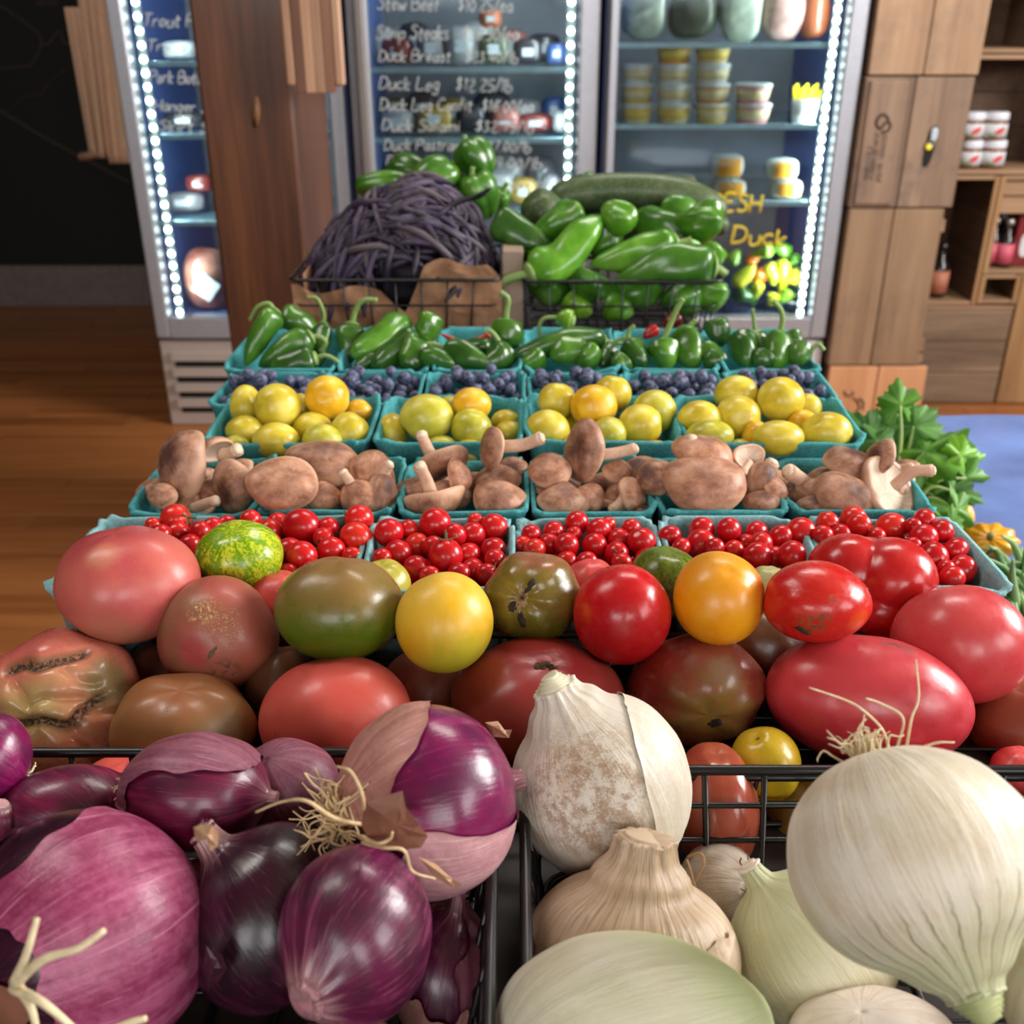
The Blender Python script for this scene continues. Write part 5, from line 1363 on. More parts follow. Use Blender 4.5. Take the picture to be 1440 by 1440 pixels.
# ---------------------------------------------------------------- wire baskets
M_wire = plain('black_wire', c(14, 14, 15), .35, 0, .1, 40, .5)
def rrect(x0, x1, y0, y1, z, r=.015, n=4):
    pts = []
    for (cx, cy, a0) in ((x1 - r, y1 - r, 0), (x0 + r, y1 - r, 90), (x0 + r, y0 + r, 180), (x1 - r, y0 + r, 270)):
        for i in range(n + 1):
            a = R(a0 + 90 * i / n); pts.append((cx + r * math.cos(a), cy + r * math.sin(a), z))
    # straight runs need points in between
    out = []
    for i in range(len(pts)):
        p, q = np.array(pts[i]), np.array(pts[(i + 1) % len(pts)])
        out.append(p)
        L = np.linalg.norm(q - p)
        for k in range(1, int(L / .08)): out.append(p + (q - p) * k / int(L / .08))
    return out
def wire_basket(x0, x1, y0, y1, z0, z1, label, pitch=.035, levels=(), rw=.0028, w=.0017, taper=.015, group='black wire baskets', skip_front=False):
    T = thing('wire_basket', label, 'basket', ((x0 + x1) / 2, (y0 + y1) / 2, z0), group)
    t = taper
    part(T, 'rim_wire', *tube(rrect(x0, x1, y0, y1, z1), rw, 8, closed=True), M_wire)
    part(T, 'base_wire', *tube(rrect(x0 + t, x1 - t, y0 + t, y1 - t, z0 + rw), rw * .8, 6, closed=True), M_wire)
    for f in levels:
        k = t * (1 - f); part(T, 'hoop_wire', *tube(rrect(x0 + k, x1 - k, y0 + k, y1 - k, z0 + (z1 - z0) * f), w, 6, closed=True), M_wire)
    n = max(2, int(round((x1 - x0) / pitch)))
    for i in range(1, n):
        f = i / n; xa = x0 + (x1 - x0) * f; xb = x0 + t + (x1 - x0 - 2 * t) * f
        part(T, 'wire', *tube([(xa, y0, z1), (xb, y0 + t, z0 + w * 2), (xb, y0 + t + .004, z0 + w), (xb, y1 - t - .004, z0 + w), (xb, y1 - t, z0 + w * 2), (xa, y1, z1)], w, 6), M_wire)
    n = max(2, int(round((y1 - y0) / pitch)))
    for i in range(1, n):
        f = i / n; ya = y0 + (y1 - y0) * f; yb = y0 + t + (y1 - y0 - 2 * t) * f
        part(T, 'wire', *tube([(x0, ya, z1), (x0 + t, yb, z0 + w * 4), (x0 + t + .004, yb, z0 + w * 3), (x1 - t - .004, yb, z0 + w * 3), (x1 - t, yb, z0 + w * 4), (x1, ya, z1)], w, 6), M_wire)
    return T
YB0 = 1.40
zb0 = P(560, 394, YB0)[2]
bx0, bx1 = P(407, 400, YB0)[0], P(704, 400, YB0)[0]
wire_basket(bx0, bx1, YB0, YB0 + .24, TZ, zb0, 'black wire basket heaped with purple beans', .035, (.35, .68), .0025, .0013, .012)
gx0, gx1 = P(735, 400, YB0)[0], P(1018, 400, YB0)[0]
zg0 = P(880, 396, YB0)[2]
wire_basket(gx0, gx1, YB0, YB0 + .24, TZ, zg0, 'black wire basket heaped with long green peppers', .035, (.35, .68), .0025, .0013, .012)
# kraft paper lining of the bean basket
g = G('kraft_paper'); o_ = g.obj(); n1 = g.noise(o_, 22, 5, .65, .4)
M_kraft = g.done(g.ramp(n1, [(.3, c(132, 94, 68)), (.55, c(162, 120, 90)), (.75, c(182, 142, 112))]), .8, g.bump(g.vor(o_, 30), .8, .006), .3)
def paper(xs_px, top_fn, label_part, seed, T, Y, zlow=TZ + .006):
    n, m_ = 44, 20
    V = []
    for j in range(m_):
        v = j / (m_ - 1)
        for i in range(n):
            u = i / (n - 1); X = xs_px[0] + (xs_px[1] - xs_px[0]) * u
            top = P(X, top_fn(u), Y)
            z = zlow + (top[2] - zlow) * v
            V.append([top[0], Y, z])
    V = np.array(V)
    Q = V * [28, 1, 28]
    fold = np.abs(wob(Q, seed, 1.6)) * .006 + np.abs(wob(Q, seed + 1, 4.0)) * .003
    V[:, 1] += fold + (V[:, 2] - zlow) * -.06
    Fc = [(j * n + i, j * n + i + 1, (j + 1) * n + i + 1, (j + 1) * n + i) for j in range(m_ - 1) for i in range(n - 1)]
    return part(T, label_part, V, Fc, M_kraft, False)
T = thing('paper_liner', 'crumpled brown kraft paper lining the basket of purple beans', 'paper', ((bx0 + bx1) / 2, YB0 + .02, TZ))
pr = rng(3)
paper((410, 585), lambda u: 408 - 12 * math.exp(-((u - .05) / .1) ** 2) + 6 * math.sin(u * 9) + (max(0, u - .72) * 130), 'paper_sheet', 11, T, YB0 + .010)
paper((566, 706), lambda u: 378 - 14 * math.exp(-((u - .5) / .25) ** 2) + 5 * math.sin(u * 11 + 1) + (max(0, .22 - u) * 300) + max(0, u - .85) * 120, 'paper_sheet', 17, T, YB0 + .008)
for xx in (bx0 + .016, bx1 - .016):
    V, Fc = bbox_bev(xx - .001, xx + .001, YB0 + .02, YB0 + .22, TZ + .008, zb0 + .004, .0005)
    part(T, 'paper_sheet', V, Fc, M_kraft, False)
# brown paper bag standing between the two baskets
q0, q1 = P(706, 395, YB0 + .02)[0], P(736, 395, YB0 + .02)[0]
V, Fc = bbox_bev(q0, q1, YB0 + .03, YB0 + .12, TZ + .001, P(716, 352, YB0 + .03)[2], .002)
solo('paper_bag', V, Fc, plain('pale_paper', c(150, 128, 112), .8, vary=.1), 'narrow pale paper bag wedged between the two wire baskets', 'bag', smooth=False)

# purple beans
g = G('purple_bean'); o_ = g.obj(); r_ = g.rand()
nz = g.noise(g.vmath('ADD', o_, g.comb(r_, r_, r_)), 60, 3)
bc = g.ramp(r_, [(0, c(26, 19, 30)), (.45, c(42, 33, 48)), (.85, c(64, 51, 76)), (1, c(92, 82, 78))])
M_bean = g.done(g.mix(g.mapr(nz, .45, .75, 0, .5), bc, c(96, 78, 104)), .5, None, .4)
bean_me = []
for v in range(9):
    ra = rng(40 + v); L = ra.uniform(.05, .068); bend = ra.uniform(.004, .02); zz = ra.uniform(-.004, .006)
    pp = cr([(-L, -bend, 0), (-L * .45, bend * .3, zz), (0, bend * .6, zz * .5), (L * .5, bend * .2, -zz), (L, -bend * 1.1, zz)], 4)
    t = np.linspace(0, 1, len(pp)); rr = .0050 * np.interp(t, [0, .05, .12, .85, .96, 1], [.3, .6, 1, .95, .45, .12]) * ra.uniform(.9, 1.15)
    bean_me.append(mesh('purple_bean', *tube(pp, rr, 7), M_bean))
ra = rng(77)
bcx, bcy = (bx0 + bx1) / 2, YB0 + .125
hx_, hy_ = (bx1 - bx0) / 2, .13
ZH = .125
hw, hd = hx_ * 1.10, .132
def heap_pt(u, w):
    """u across, w from the front (-1) to the back (1) over a domed heap that runs down to the rim in front."""
    v = (u - .18) / (1.18 if u < .18 else .84)
    q = max(0.0, 1 - abs(v) ** 1.45 - abs(w) ** 1.8)
    return np.array([bcx + u * hw, bcy + w * hd, zb0 - .014 + ZH * q ** .88])
for i in range(285):
    while True:
        u, w = ra.uniform(-1, 1), ra.uniform(-1, .55)
        if abs((u - .18) / (1.18 if u < .18 else .84)) ** 1.45 + abs(w) ** 1.8 < .98 and not (u > .1 and w < -.82): break
    e = .02
    p0 = heap_pt(u, w)
    du = heap_pt(min(u + e, .99), w) - heap_pt(max(u - e, -.99), w); dv = heap_pt(u, w + e) - heap_pt(u, w - e)
    nrm = np.cross(du, dv); nrm /= np.linalg.norm(nrm)
    az = ra.normal(0, .6) + (.5 if u < -.3 else -.35 if u > .3 else 0)
    du /= np.linalg.norm(du); dv = np.cross(nrm, du)
    d = du * math.cos(az) + dv * math.sin(az) + nrm * ra.normal(0, .05); d /= np.linalg.norm(d)
    yv_ = np.cross(nrm, d); yv_ /= np.linalg.norm(yv_); zv = np.cross(d, yv_)
    M = Matrix(np.stack([d, zv, -yv_], 1))
    edge = 1 - max(0, abs(u) - .6) * .9
    p0 = p0 + nrm * ra.uniform(-.010, .003) - np.array([np.sign(u) * max(0, abs(u) - .55) * .05, 0, 0])
    p0[1] = max(p0[1], YB0 + .036)
    inst('purple_bean', bean_me[i % 9], p0, M.to_euler(), ra.uniform(.85, 1.1) * edge, 'slender dark purple bean in the heaped wire basket', 'bean', 'purple beans')
for (a, b, dx, dy) in ((652, 284, 20, -10),):
    q = P(a, b, YB0 + .02); e = P(a + dx, b + dy, YB0 + .02) - q
    L = np.linalg.norm(e); M = Matrix(frame_to(np.cross(e, [0, 1, 0])))
    d = e / L; yv_ = np.array([0, 1.0, 0]); zv = np.cross(d, yv_); yv_ = np.cross(zv, d)
    inst('purple_bean', bean_me[2], q, Matrix(np.stack([d, yv_, zv], 1)).to_euler(), .75, 'slender dark purple bean in the heaped wire basket', 'bean', 'purple beans')
# the heap's core: more beans than one could count below the visible ones
D, Fc = sph(40, 20)
V = D * [hx_ * .70, .085, .070] + [bcx + .014, bcy + .022, zb0 - .016]
V[:, 2] = np.maximum(V[:, 2], TZ + .008)
V = V + (.006 * wob(D * 3, 5, 7))[:, None] * D
o = solo('bean_pile', V, Fc, plain('bean_pile', c(34, 26, 38), .7, vary=.4, scale=90, bump=.8), 'dense dark inside of the purple bean heap', 'beans', kind='stuff')

# ---------------------------------------------------------------- big green peppers, bells, marrows
M_big = green_mat('long_pepper_green', c(62, 112, 24), c(82, 136, 32), c(112, 160, 56), .2)
M_bigd = green_mat('long_pepper_dark', c(44, 88, 22), c(64, 114, 30), c(92, 138, 46), .2)
LPROF = [(0, .42), (.05, .8), (.13, 1), (.4, .95), (.7, .74), (.9, .42), (1, .1)]
BP = [
 ([(746, 386), (790, 366), (822, 330), (846, 304)], 24, (1.42, 1.47), M_big, [(722, 390), (702, 398)], 'long bent pepper with pale stem over the basket rim'),
 ([(818, 298), (788, 314), (748, 332)], 23, (1.52, 1.5), M_bigd, None, 'slanting pepper under the marrow'),
 ([(868, 300), (870, 309), (872, 320)], 21, (1.49, 1.455), M_big, [(880, 318), (888, 318)], 'small round ended pepper pointing forward'),
 ([(960, 352), (925, 318), (888, 306)], 26, (1.5, 1.54), M_bigd, None, 'broad ribbed pepper behind the middle'),
 ([(948, 342), (896, 356), (830, 372)], 22, (1.45, 1.43), M_big, [(958, 342), (972, 338)], 'light green pepper lying across the middle'),
 ([(1002, 376), (940, 372), (866, 394)], 24, (1.43, 1.42), M_bigd, [(1012, 380), (1020, 386)], 'long darker pepper lying along the front rim'),
 ([(982, 302), (987, 316), (990, 334)], 27, (1.50, 1.47), M_big, [(994, 316), (996, 330)], 'blocky bell shaped pepper at the right end'),
 ([(836, 384), (826, 404), (818, 424)], 30, (1.445, 1.43), M_bigd, None, 'thick pepper dipping behind the front rim'),
 ([(694, 312), (734, 330), (776, 356)], 20, (1.5, 1.47), M_pd, None, 'dark pepper reaching over to the beans'),
 ([(848, 330), (854, 342), (868, 356)], 24, (1.50, 1.47), M_bigd, None, 'shaded pepper in the middle gap'),
 ([(1003, 350), (1000, 362), (996, 372)], 17, (1.47, 1.45), M_big, None, 'small pepper by the right rim'),
 ([(966, 344), (970, 354), (974, 364)], 15, (1.465, 1.45), M_big, None, 'stubby pepper with a lumpy top'),
 ([(940, 296), (956, 300), (968, 318)], 22, (1.56, 1.53), M_bigd, None, 'dark pepper behind the bell shaped one'),
 ([(884, 386), (900, 410), (905, 436)], 30, (1.46, 1.43), M_bigd, None, 'hanging pepper behind the front wires'),
 ([(945, 400), (965, 420), (985, 436)], 30, (1.45, 1.43), M_bigd, None, 'big shaded pepper low behind the wires'),
 ([(770, 394), (772, 410), (766, 428)], 24, (1.46, 1.43), M_pd, [(760, 410), (752, 412)], 'dark pepper low behind the wires, near the bag'),
 ([(998, 400), (1000, 420), (1004, 438)], 22, (1.45, 1.43), M_big, None, 'bright pepper at the basket corner'),
 ([(800, 420), (812, 430), (832, 440)], 18, (1.44, 1.42), M_pl, None, 'light pepper tip at the basket bottom'),
 ([(858, 428), (872, 434), (890, 442)], 18, (1.445, 1.42), M_big, None, 'short pepper at the basket bottom'),
 ([(740, 340), (770, 372), (790, 398)], 22, (1.50, 1.46), M_bigd, None, 'dark pepper under the long bent one'),
 ([(920, 386), (900, 384), (868, 376)], 20, (1.49, 1.48), M_pd, None, 'hidden pepper between two lying ones'),
]
for i, (pts, r, Ys, mt, st, desc) in enumerate(BP):
    pepper('long_pepper', pts, r * 1.2, Ys, PB if ('bell' in desc or 'round' in desc or 'blocky' in desc) else LPROF, mt, 'green ' + desc if not desc.startswith(('light', 'dark')) else desc, 'pepper', 'long green peppers in the wire basket', st, .2, (3, .09), 800 + i, 22, .085)
# filling of the pepper basket
D, Fc = sph(30, 16)
def bell(px, py, rx, ry, stem, Y, mt, label, seed, lob=4):
    D, Fc = sph(44, 28)
    s = S(py, Y); C = P(px, py, Y)
    def fn(D):
        th = np.arccos(np.clip(D[:, 2], -1, 1)); ph = np.arctan2(D[:, 1], D[:, 0])
        r = 1 - .34 * np.exp(-(th / .42) ** 2) + .17 * (np.abs(np.cos(lob / 2 * ph + seed)) - .6) * np.sin(th) ** 1.2 - .14 * np.exp(-((PI - th) / .5) ** 2) + .02 * wob(D, seed, 2.5)
        U = D * r[:, None]; U[:, 2] *= 1.3
        U[:, :2] *= (1 + .14 * U[:, 2])[:, None]
        return U
    V, U = fruit_mesh(D, Fc, fn, stem, rx, ry, C, s)
    T = thing('bell_pepper', label, 'pepper', C, 'green bell peppers behind the beans')
    part(T, 'flesh', V, Fc, mt, fc=U)
    d = (np.array(stem, float) / np.linalg.norm(stem)) @ CAMB
    i = int(np.argmin(np.linalg.norm(U - [0, 0, U[:, 2].max() * .8], axis=1))); i = int(np.argmax(D[:, 2]))
    b = V[i]
    part(T, 'stem', *tube(cr([b - d * .004, b + d * .008, b + d * .015 + [.003, 0, .002]], 4), [.0055] * 4 + [.004] * 4 + [.0045], 9), M_pst)
    return T
YBP = 1.72
bell(667, 222, 30, 29, (-.5, .85, .1), YBP, M_bigd, 'topmost green bell pepper of the stack behind the beans', 1)
bell(612, 250, 38, 30, (.5, .6, -.3), YBP - .02, M_bigd, 'lobed green bell pepper lying under the topmost one', 2)
bell(672, 272, 30, 36, (-.3, .8, .5), YBP - .03, M_bigd, 'upright green bell pepper directly under the topmost one', 3)
bell(575, 238, 32, 22, (-.6, .3, -.3), YBP + .05, M_pd, 'dark green bell pepper behind the lobed one', 4)
bell(541, 262, 42, 19, (.9, .1, -.2), YBP + .01, M_bigd, 'long flat green pepper at the outer end of the stack', 5)
bell(704, 282, 15, 20, (.3, .6, .5), YBP + .02, M_bigd, 'small dark green pepper beside the upright bell pepper', 6)
bell(620, 292, 48, 26, (0, .9, -.2), YBP, M_bigd, 'hidden green bell pepper at the base of the stack', 7)
bell(560, 290, 40, 22, (0, .9, -.2), YBP, M_pd, 'hidden green bell pepper at the base near the post', 8)
pepper('bell_pepper', [(556, 262), (562, 266), (568, 270)], 9, (1.62, 1.62), PB, plain('orange_flesh', c(206, 130, 40), .3), 'bit of an orange pepper peeping out between beans and green peppers', 'pepper', None, None, .2, (3, .03), 4, 10, .01)
# crates carrying the rear heaps
wire_basket(bx0 + .02, bx1 + .06, 1.655, 1.86, TZ, TZ + .09, 'wire basket of bell peppers behind the bean basket', .04, (.5,), .0025, .0013, .01)
g = G('marrow_skin'); o_ = g.obj(); n1 = g.noise(o_, 26, 4, .6); n2 = g.vor(o_, 220)
M_marrow = g.done(g.mix(g.mapr(n2, .2, .45, .45, 0), g.ramp(n1, [(.3, c(48, 66, 34)), (.55, c(66, 82, 48)), (.75, c(96, 102, 74))]), c(110, 126, 92)), .4, g.bump(n1, .2, .002), .4)
MP = [(0, .3), (.03, .72), (.08, .92), (.2, 1), (.8, 1), (.92, .92), (.97, .7), (1, .3)]
pepper('marrow', [(1018, 308), (960, 275), (860, 268), (770, 280)], 24, (1.62, 1.62), MP, M_marrow, 'long dark mottled marrow lying on top behind the green peppers', 'marrow', 'marrows behind the peppers', None, .2, (5, .015), 5, 24, .01)
pepper('marrow', [(762, 286), (762, 296), (764, 304)], 30, (1.64, 1.56), [(0, .4), (.3, .9), (.6, 1), (.85, .8), (1, .3)], M_marrow, 'grey green marrow seen end on beside the bean heap', 'marrow', 'marrows behind the peppers', None, .2, (5, .015), 6, 24, .01)
pepper('marrow', [(1000, 284), (900, 266), (800, 262)], 18, (1.72, 1.74), MP, M_pd, 'darker green marrow behind the long mottled one', 'marrow', 'marrows behind the peppers', None, .2, (5, .015), 7, 20, .01)
pepper('marrow', [(838, 252), (818, 258), (796, 266)], 13, (1.76, 1.76), MP, M_bigd, 'small bright green marrow end on top at the rear', 'marrow', 'marrows behind the peppers', None, .2, (5, .015), 8, 20, .01)
pepper('marrow', [(1012, 306), (1010, 316), (1006, 326)], 16, (1.62, 1.60), [(0, .4), (.3, .9), (.6, 1), (.85, .8), (1, .3)], M_marrow, 'grey marrow end showing behind the blocky bell shaped pepper', 'marrow', 'marrows behind the peppers', None, .2, (5, .015), 9, 20, .01)
pepper('marrow', [(980, 330), (900, 310), (790, 320)], 34, (1.66, 1.66), MP, M_marrow, 'marrow hidden underneath, carrying the ones above', 'marrow', 'marrows behind the peppers', None, .2, (5, .015), 10, 20, .01)
wire_basket(gx0 + .01, gx1 - .0, 1.655, 1.86, TZ, TZ + .09, 'wire basket of marrows behind the pepper basket', .04, (.5,), .0025, .0013, .01)
# yellow peppers inside the fridge
M_py = green_mat('banana_pepper', c(150, 160, 20), c(186, 190, 40), c(206, 206, 80), .25)
M_po = green_mat('orange_pepper', c(214, 100, 20), c(226, 120, 30), c(232, 140, 40), .25)
YY = FY + .16
BN = [((1050, 372), (1068, 352), 7, M_po, 'orange'), ((1032, 402), (1062, 372), 9, M_py, 'yellow'), ((1085, 352), (1055, 360), 8, M_pl, 'pale green'), ((1078, 372), (1088, 402), 9, M_py, 'yellow'), ((1100, 366), (1098, 415), 8, M_py, 'straight yellow'),
      ((1112, 386), (1122, 402), 9, M_py, 'stubby yellow'), ((1060, 385), (1072, 398), 9, M_po, 'short orange'), ((1036, 388), (1040, 424), 6, M_pl, 'thin pale green'), ((1068, 398), (1050, 430), 7, M_py, 'hanging yellow'), ((1108, 356), (1082, 346), 8, M_pg, 'green'), ((1118, 372), (1108, 360), 8, M_pg, 'short green'),
      ((1026, 372), (1034, 350), 8, M_pl, 'leafy green'), ((1090, 412), (1080, 430), 9, M_py, 'lower yellow'), ((1112, 408), (1096, 428), 8, M_pl, 'low pale green'), ((1034, 412), (1062, 428), 10, M_pd, 'shaded green')]
for i, (a, b, r, mt, ds) in enumerate(BN):
    mid = ((a[0] + b[0]) / 2 + 3, (a[1] + b[1]) / 2 - 2)
    pepper('hot_pepper', [a, mid, b], r * 1.3, (YY - (i % 3) * .02, YY - (i % 2) * .02), PS, mt, f'{ds} pepper in the pile at the bottom of the fridge near the crates', 'pepper', 'pile of yellow hot peppers in the fridge', None, .2, (3, .05), 900 + i, 10, .05)
wire_basket(P(1015, 400, YY)[0], P(1124, 400, YY)[0], FY + .07, FY + .26, .331, .39, 'wire tray of yellow peppers on the fridge floor', .04, (.5,), .002, .0012, .01)
# ---------------------------------------------------------------- big tomatoes
def feat(d, stem, spin, roll=0.0):
    """picture direction d expressed in the shape's own frame"""
    d = np.array(d, float); d /= np.linalg.norm(d)
    if roll: d = np.array(Matrix.Rotation(roll, 3, 'Z')) @ d if False else d
    return frame_to(stem, spin).T @ d
def tomato_mat(name, a, b, top=None, bottom=None, stripe=None, scars=(), rough=.24, speck=.25, bl=.5, top_z=(.35, .95), bot_z=(-.1, -.8), crease=None, patches=()):
    g = G(name); f = g.attr()
    n1 = g.noise(f, 1.1, 3, .5); n2 = g.noise(f, 4.5, 4, .6); n3 = g.noise(f, 45, 2, .6)
    z = g.sep(f)[2]
    col = g.mix(g.mapr(n1, .5 - .16, .5 + .16), a, b)
    zz = g.math('ADD', z, g.math('MULTIPLY', g.math('SUBTRACT', n2, .5), .7))
    if top is not None: col = g.mix(g.mapr(zz, top_z[0], top_z[1], 0, bl), col, top)
    if bottom is not None: col = g.mix(g.mapr(zz, bot_z[0], bot_z[1], 0, bl), col, bottom)
    if stripe is not None:
        st = g.noise(g.meridian(f, .5), 3.6, 4, .7, 1.0)
        st2 = g.noise(f, 14, 3, .6)
        col = g.mix(g.mapr(g.math('ADD', g.math('MULTIPLY', st, .58), g.math('MULTIPLY', st2, .42)), .47, .57), col, stripe)
    fn = g.vmath('NORMALIZE', f)
    for (d, r, pc, amt) in patches:
        dist = g.vmath('DISTANCE', fn, tuple(d))
        col = g.mix(g.mapr(g.math('ADD', dist, g.math('MULTIPLY', g.math('SUBTRACT', n2, .5), r * .8)), r * .35, r, amt, 0), col, pc)
    col = g.mix(g.mapr(n3, .60, .78, 0, speck), col, g.mix(.5, a, c(236, 196, 130)))
    rg = g.mapr(n2, .3, .7, rough, rough + .14)
    hgt = n2
    for (d, r, pc, amt, fine) in scars:
        dist = g.vmath('DISTANCE', fn, tuple(d))
        ns = g.noise(f, fine, 6, .75, 1.2)
        m_ = g.math('MULTIPLY', g.mapr(dist, r * .25, r, 1, 0), g.mapr(ns, .47, .56, 0, 1))
        col = g.mix(g.math('MULTIPLY', m_, amt), col, g.mix(g.mapr(g.noise(f, fine * 2.3, 3), .4, .6), pc, tuple(x * .35 for x in pc[:3]) + (1,)))
        rg = g.math('ADD', rg, g.math('MULTIPLY', m_, .4))
        hgt = g.math('ADD', hgt, g.math('MULTIPLY', m_, .7))
    if crease is not None:
        k = g.attr('cr', 'Fac')
        ns = g.noise(f, 16, 5, .7)
        m_ = g.math('MULTIPLY', g.mapr(k, .45, .8), g.mapr(ns, .40, .56))
        col = g.mix(g.mapr(k, .1, .5, 0, .6), col, crease[1])
        col = g.mix(m_, col, crease[0])
        rg = g.math('ADD', rg, g.math('MULTIPLY', m_, .4))
        hgt = g.math('ADD', hgt, m_)
    return g.done(col, rg, g.bump(hgt, .12, .002), .45, coat=.08, coat_r=.14, sss=.10, sss_r=(.010, .003, .0015))
M_cork = plain('cork_scar', c(96, 74, 46), .85, vary=.45, scale=160, bump=.8)
M_corkd = plain('dark_scar', c(44, 34, 26), .85, vary=.5, scale=160, bump=.8)
M_corkt = plain('tan_scar', c(150, 122, 80), .85, vary=.4, scale=160, bump=.8)
DT, FT = sph(72, 48)
TOM = []
def tomato_fn(seed, lobes=5, ld=.02, dim=.10, dw=.35, flat=.86, amp=.02, bot=.0):
    def f(D):
        th = np.arccos(np.clip(D[:, 2], -1, 1)); ph = np.arctan2(D[:, 1], D[:, 0])
        r = 1 - dim * np.exp(-(th / dw) ** 2) - bot * np.exp(-((PI - th) / .3) ** 2)
        r = r + 1.5 * ld * np.cos(lobes * ph + seed + .4 * np.sin(2 * ph)) * np.sin(th) * (.45 + .55 * np.cos(th / 2) ** 2) + 1.7 * amp * wob(D, seed, 2.0) + .3 * amp * wob(D, seed + 5, 5.0)
        U = D * r[:, None]; U[:, 2] *= flat
        return U
    return f
def shell_part(T, name, V, C, D, Fc, mask, off, mat, seed=0, rag=.0006):
    """A thin raised patch that follows the skin where mask is true."""
    mk = np.asarray(mask)
    keep = [f for f in Fc if all(mk[i] for i in f)]
    if not keep: return None
    used = sorted({i for f in keep for i in f}); mp = {i: k for k, i in enumerate(used)}
    n = V[used] - C; n /= np.linalg.norm(n, axis=1)[:, None]
    cnt = {}
    for f in keep:
        for i in range(len(f)):
            e = tuple(sorted((f[i], f[(i + 1) % len(f)]))); cnt[e] = cnt.get(e, 0) + 1
    edge = {i for e, k_ in cnt.items() if k_ == 1 for i in e}
    ra = rng(seed)
    h = np.array([(-.0003 if i in edge else off) for i in used]) + ra.uniform(-rag, rag, len(used))
    W = V[used] + n * h[:, None]
    return part(T, name, W, [tuple(mp[i] for i in f) for f in keep], mat)
def tomato(px, py, rx, ry, Y, stem, mat, label, fn, spin=0.0, roll=0.0, rz=None, scar=None, name='tomato', extra=None):
    Y = Y - (.024 if Y >= .58 else 0)
    TOM.append(dict(px=px, py=py, r=(rx + ry) / 2, Y=Y, lo=.465, hi=.70, a=(px, py, rx, ry, stem, mat, label, fn, spin, roll, rz, scar, name, extra)))
F0 = tomato_fn
def fdir(d, stem, spin=0.0): return tuple(feat(d, stem, spin))
# colours
s1 = (-.1, .95, .3)
m1 = tomato_mat('tomato_dusky_pink', c(178, 74, 76), c(192, 96, 84), c(166, 52, 66), c(176, 108, 88), scars=[], speck=.35, rough=.3, patches=[(fdir((-.05, .5, .85), s1), .35, c(192, 136, 92), .4), (fdir((-.1, -.9, .5), s1), .9, c(170, 110, 84), .8)])
tomato(180, 822, 101, 83, .63, s1, m1, 'large dusky pink tomato at the outer end, top layer beside the green striped one', F0(1, 4, .015, .07, .4, .84))
s2 = (.25, .2, -.95)
m2 = tomato_mat('tomato_scarred', c(138, 82, 60), c(152, 78, 64), None, None, patches=[(fdir((-.15, -.2, .95), s2), .42, c(170, 62, 68), .8), (fdir((.25, .9, .4), s2), .6, c(168, 74, 66), .7), (fdir((-.7, .4, .5), s2), .6, c(122, 92, 62), .6)], scars=[(fdir((-.02, .55, .8), s2), .36, c(206, 168, 112), .9, 9), (fdir((.35, .25, .85), s2), .55, c(190, 150, 100), .6, 12), (fdir((.35, -.55, .75), s2), .38, c(70, 60, 50), .75, 5)], rough=.36)
tomato(308, 890, 84, 81, .585, s2, m2, 'brownish red tomato with tan scratched scars and a greenish crack', F0(2, 3, .03, .12, .3, .95, .03, .05), scar=[((.16, -.22, .95), .20, M_cork, 3.5, .95, .3)])
s3 = (-.05, .75, .6)
m3 = tomato_mat('tomato_green_zebra', c(96, 140, 10), c(112, 152, 20), None, None, stripe=c(186, 194, 40), rough=.2, speck=.1)
tomato(336, 783, 61, 52, .655, s3, m3, 'bright green tomato with yellow stripes', F0(3, 5, .012, .06, .3, .9, .01))
s4 = (.2, .55, .75)
m4 = tomato_mat('tomato_olive_brown', c(130, 100, 52), c(118, 98, 46), c(140, 98, 56), c(78, 100, 14), bl=1.0, bot_z=(.45, -.2), top_z=(.5, 1.1), rough=.26, scars=[(fdir((-.1, -.1, 1), s4), .1, c(170, 160, 90), .6, 20)])
s4 = (.05, .95, .2)
tomato(478, 856, 90, 73, .60, s4, m4, 'big olive brown tomato, green below, next to the plain yellow one', F0(4, 4, .02, .05, .4, .86, .015))
s5 = (-.3, .9, -.2)
m5 = tomato_mat('tomato_yellow', c(214, 164, 26), c(220, 176, 54), c(222, 182, 70), c(178, 170, 44), bl=.9, bot_z=(-.2, -.9), rough=.34, speck=.08)
tomato(625, 875, 69, 71, .585, s5, m5, 'plain yellow tomato with a greenish underside', F0(5, 4, .006, .04, .3, .97, .012))
m6 = tomato_mat('tomato_yellow_green', c(168, 160, 48), c(190, 176, 70), None, c(130, 140, 40), rough=.25)
tomato(540, 822, 38, 36, .66, (0, .8, .5), m6, 'yellow green tomato mostly hidden behind the olive brown one', F0(6))
s7 = (-.28, .02, .95)
m7 = tomato_mat('tomato_olive_green', c(104, 92, 34), c(122, 86, 42), c(118, 106, 40), c(140, 84, 56), bl=.9, rough=.18, bot_z=(.3, -.3), patches=[(fdir((.1, .95, .3), s7), .7, c(150, 90, 66), .7), (fdir((.2, -.8, .4), s7), .9, c(78, 84, 16), .8)])
tomato(750, 839, 70, 63, .625, s7, m7, 'glossy olive green tomato with a brown cracked star scar facing forward', F0(7, 6, .035, .14, .35, .86, .02), scar=[((-.30, -.02, .95), .30, M_corkt, 7.7, 1.2, .7), ((-.46, -.18, .87), .24, M_corkd, 5.1, 1.0, .46), ((-.26, -.46, .86), .27, M_corkd, 2.2, -1.25, .4), ((-.12, .26, .95), .30, M_corkd, 9.2, .95, .32)])
m8 = tomato_mat('tomato_pink', c(204, 66, 70), c(214, 88, 80), rough=.3)
tomato(829, 818, 36, 32, .66, (0, 1, .2), m8, 'pink tomato peeping out behind the plain red one', F0(8))
s9 = (.1, .75, -.6)
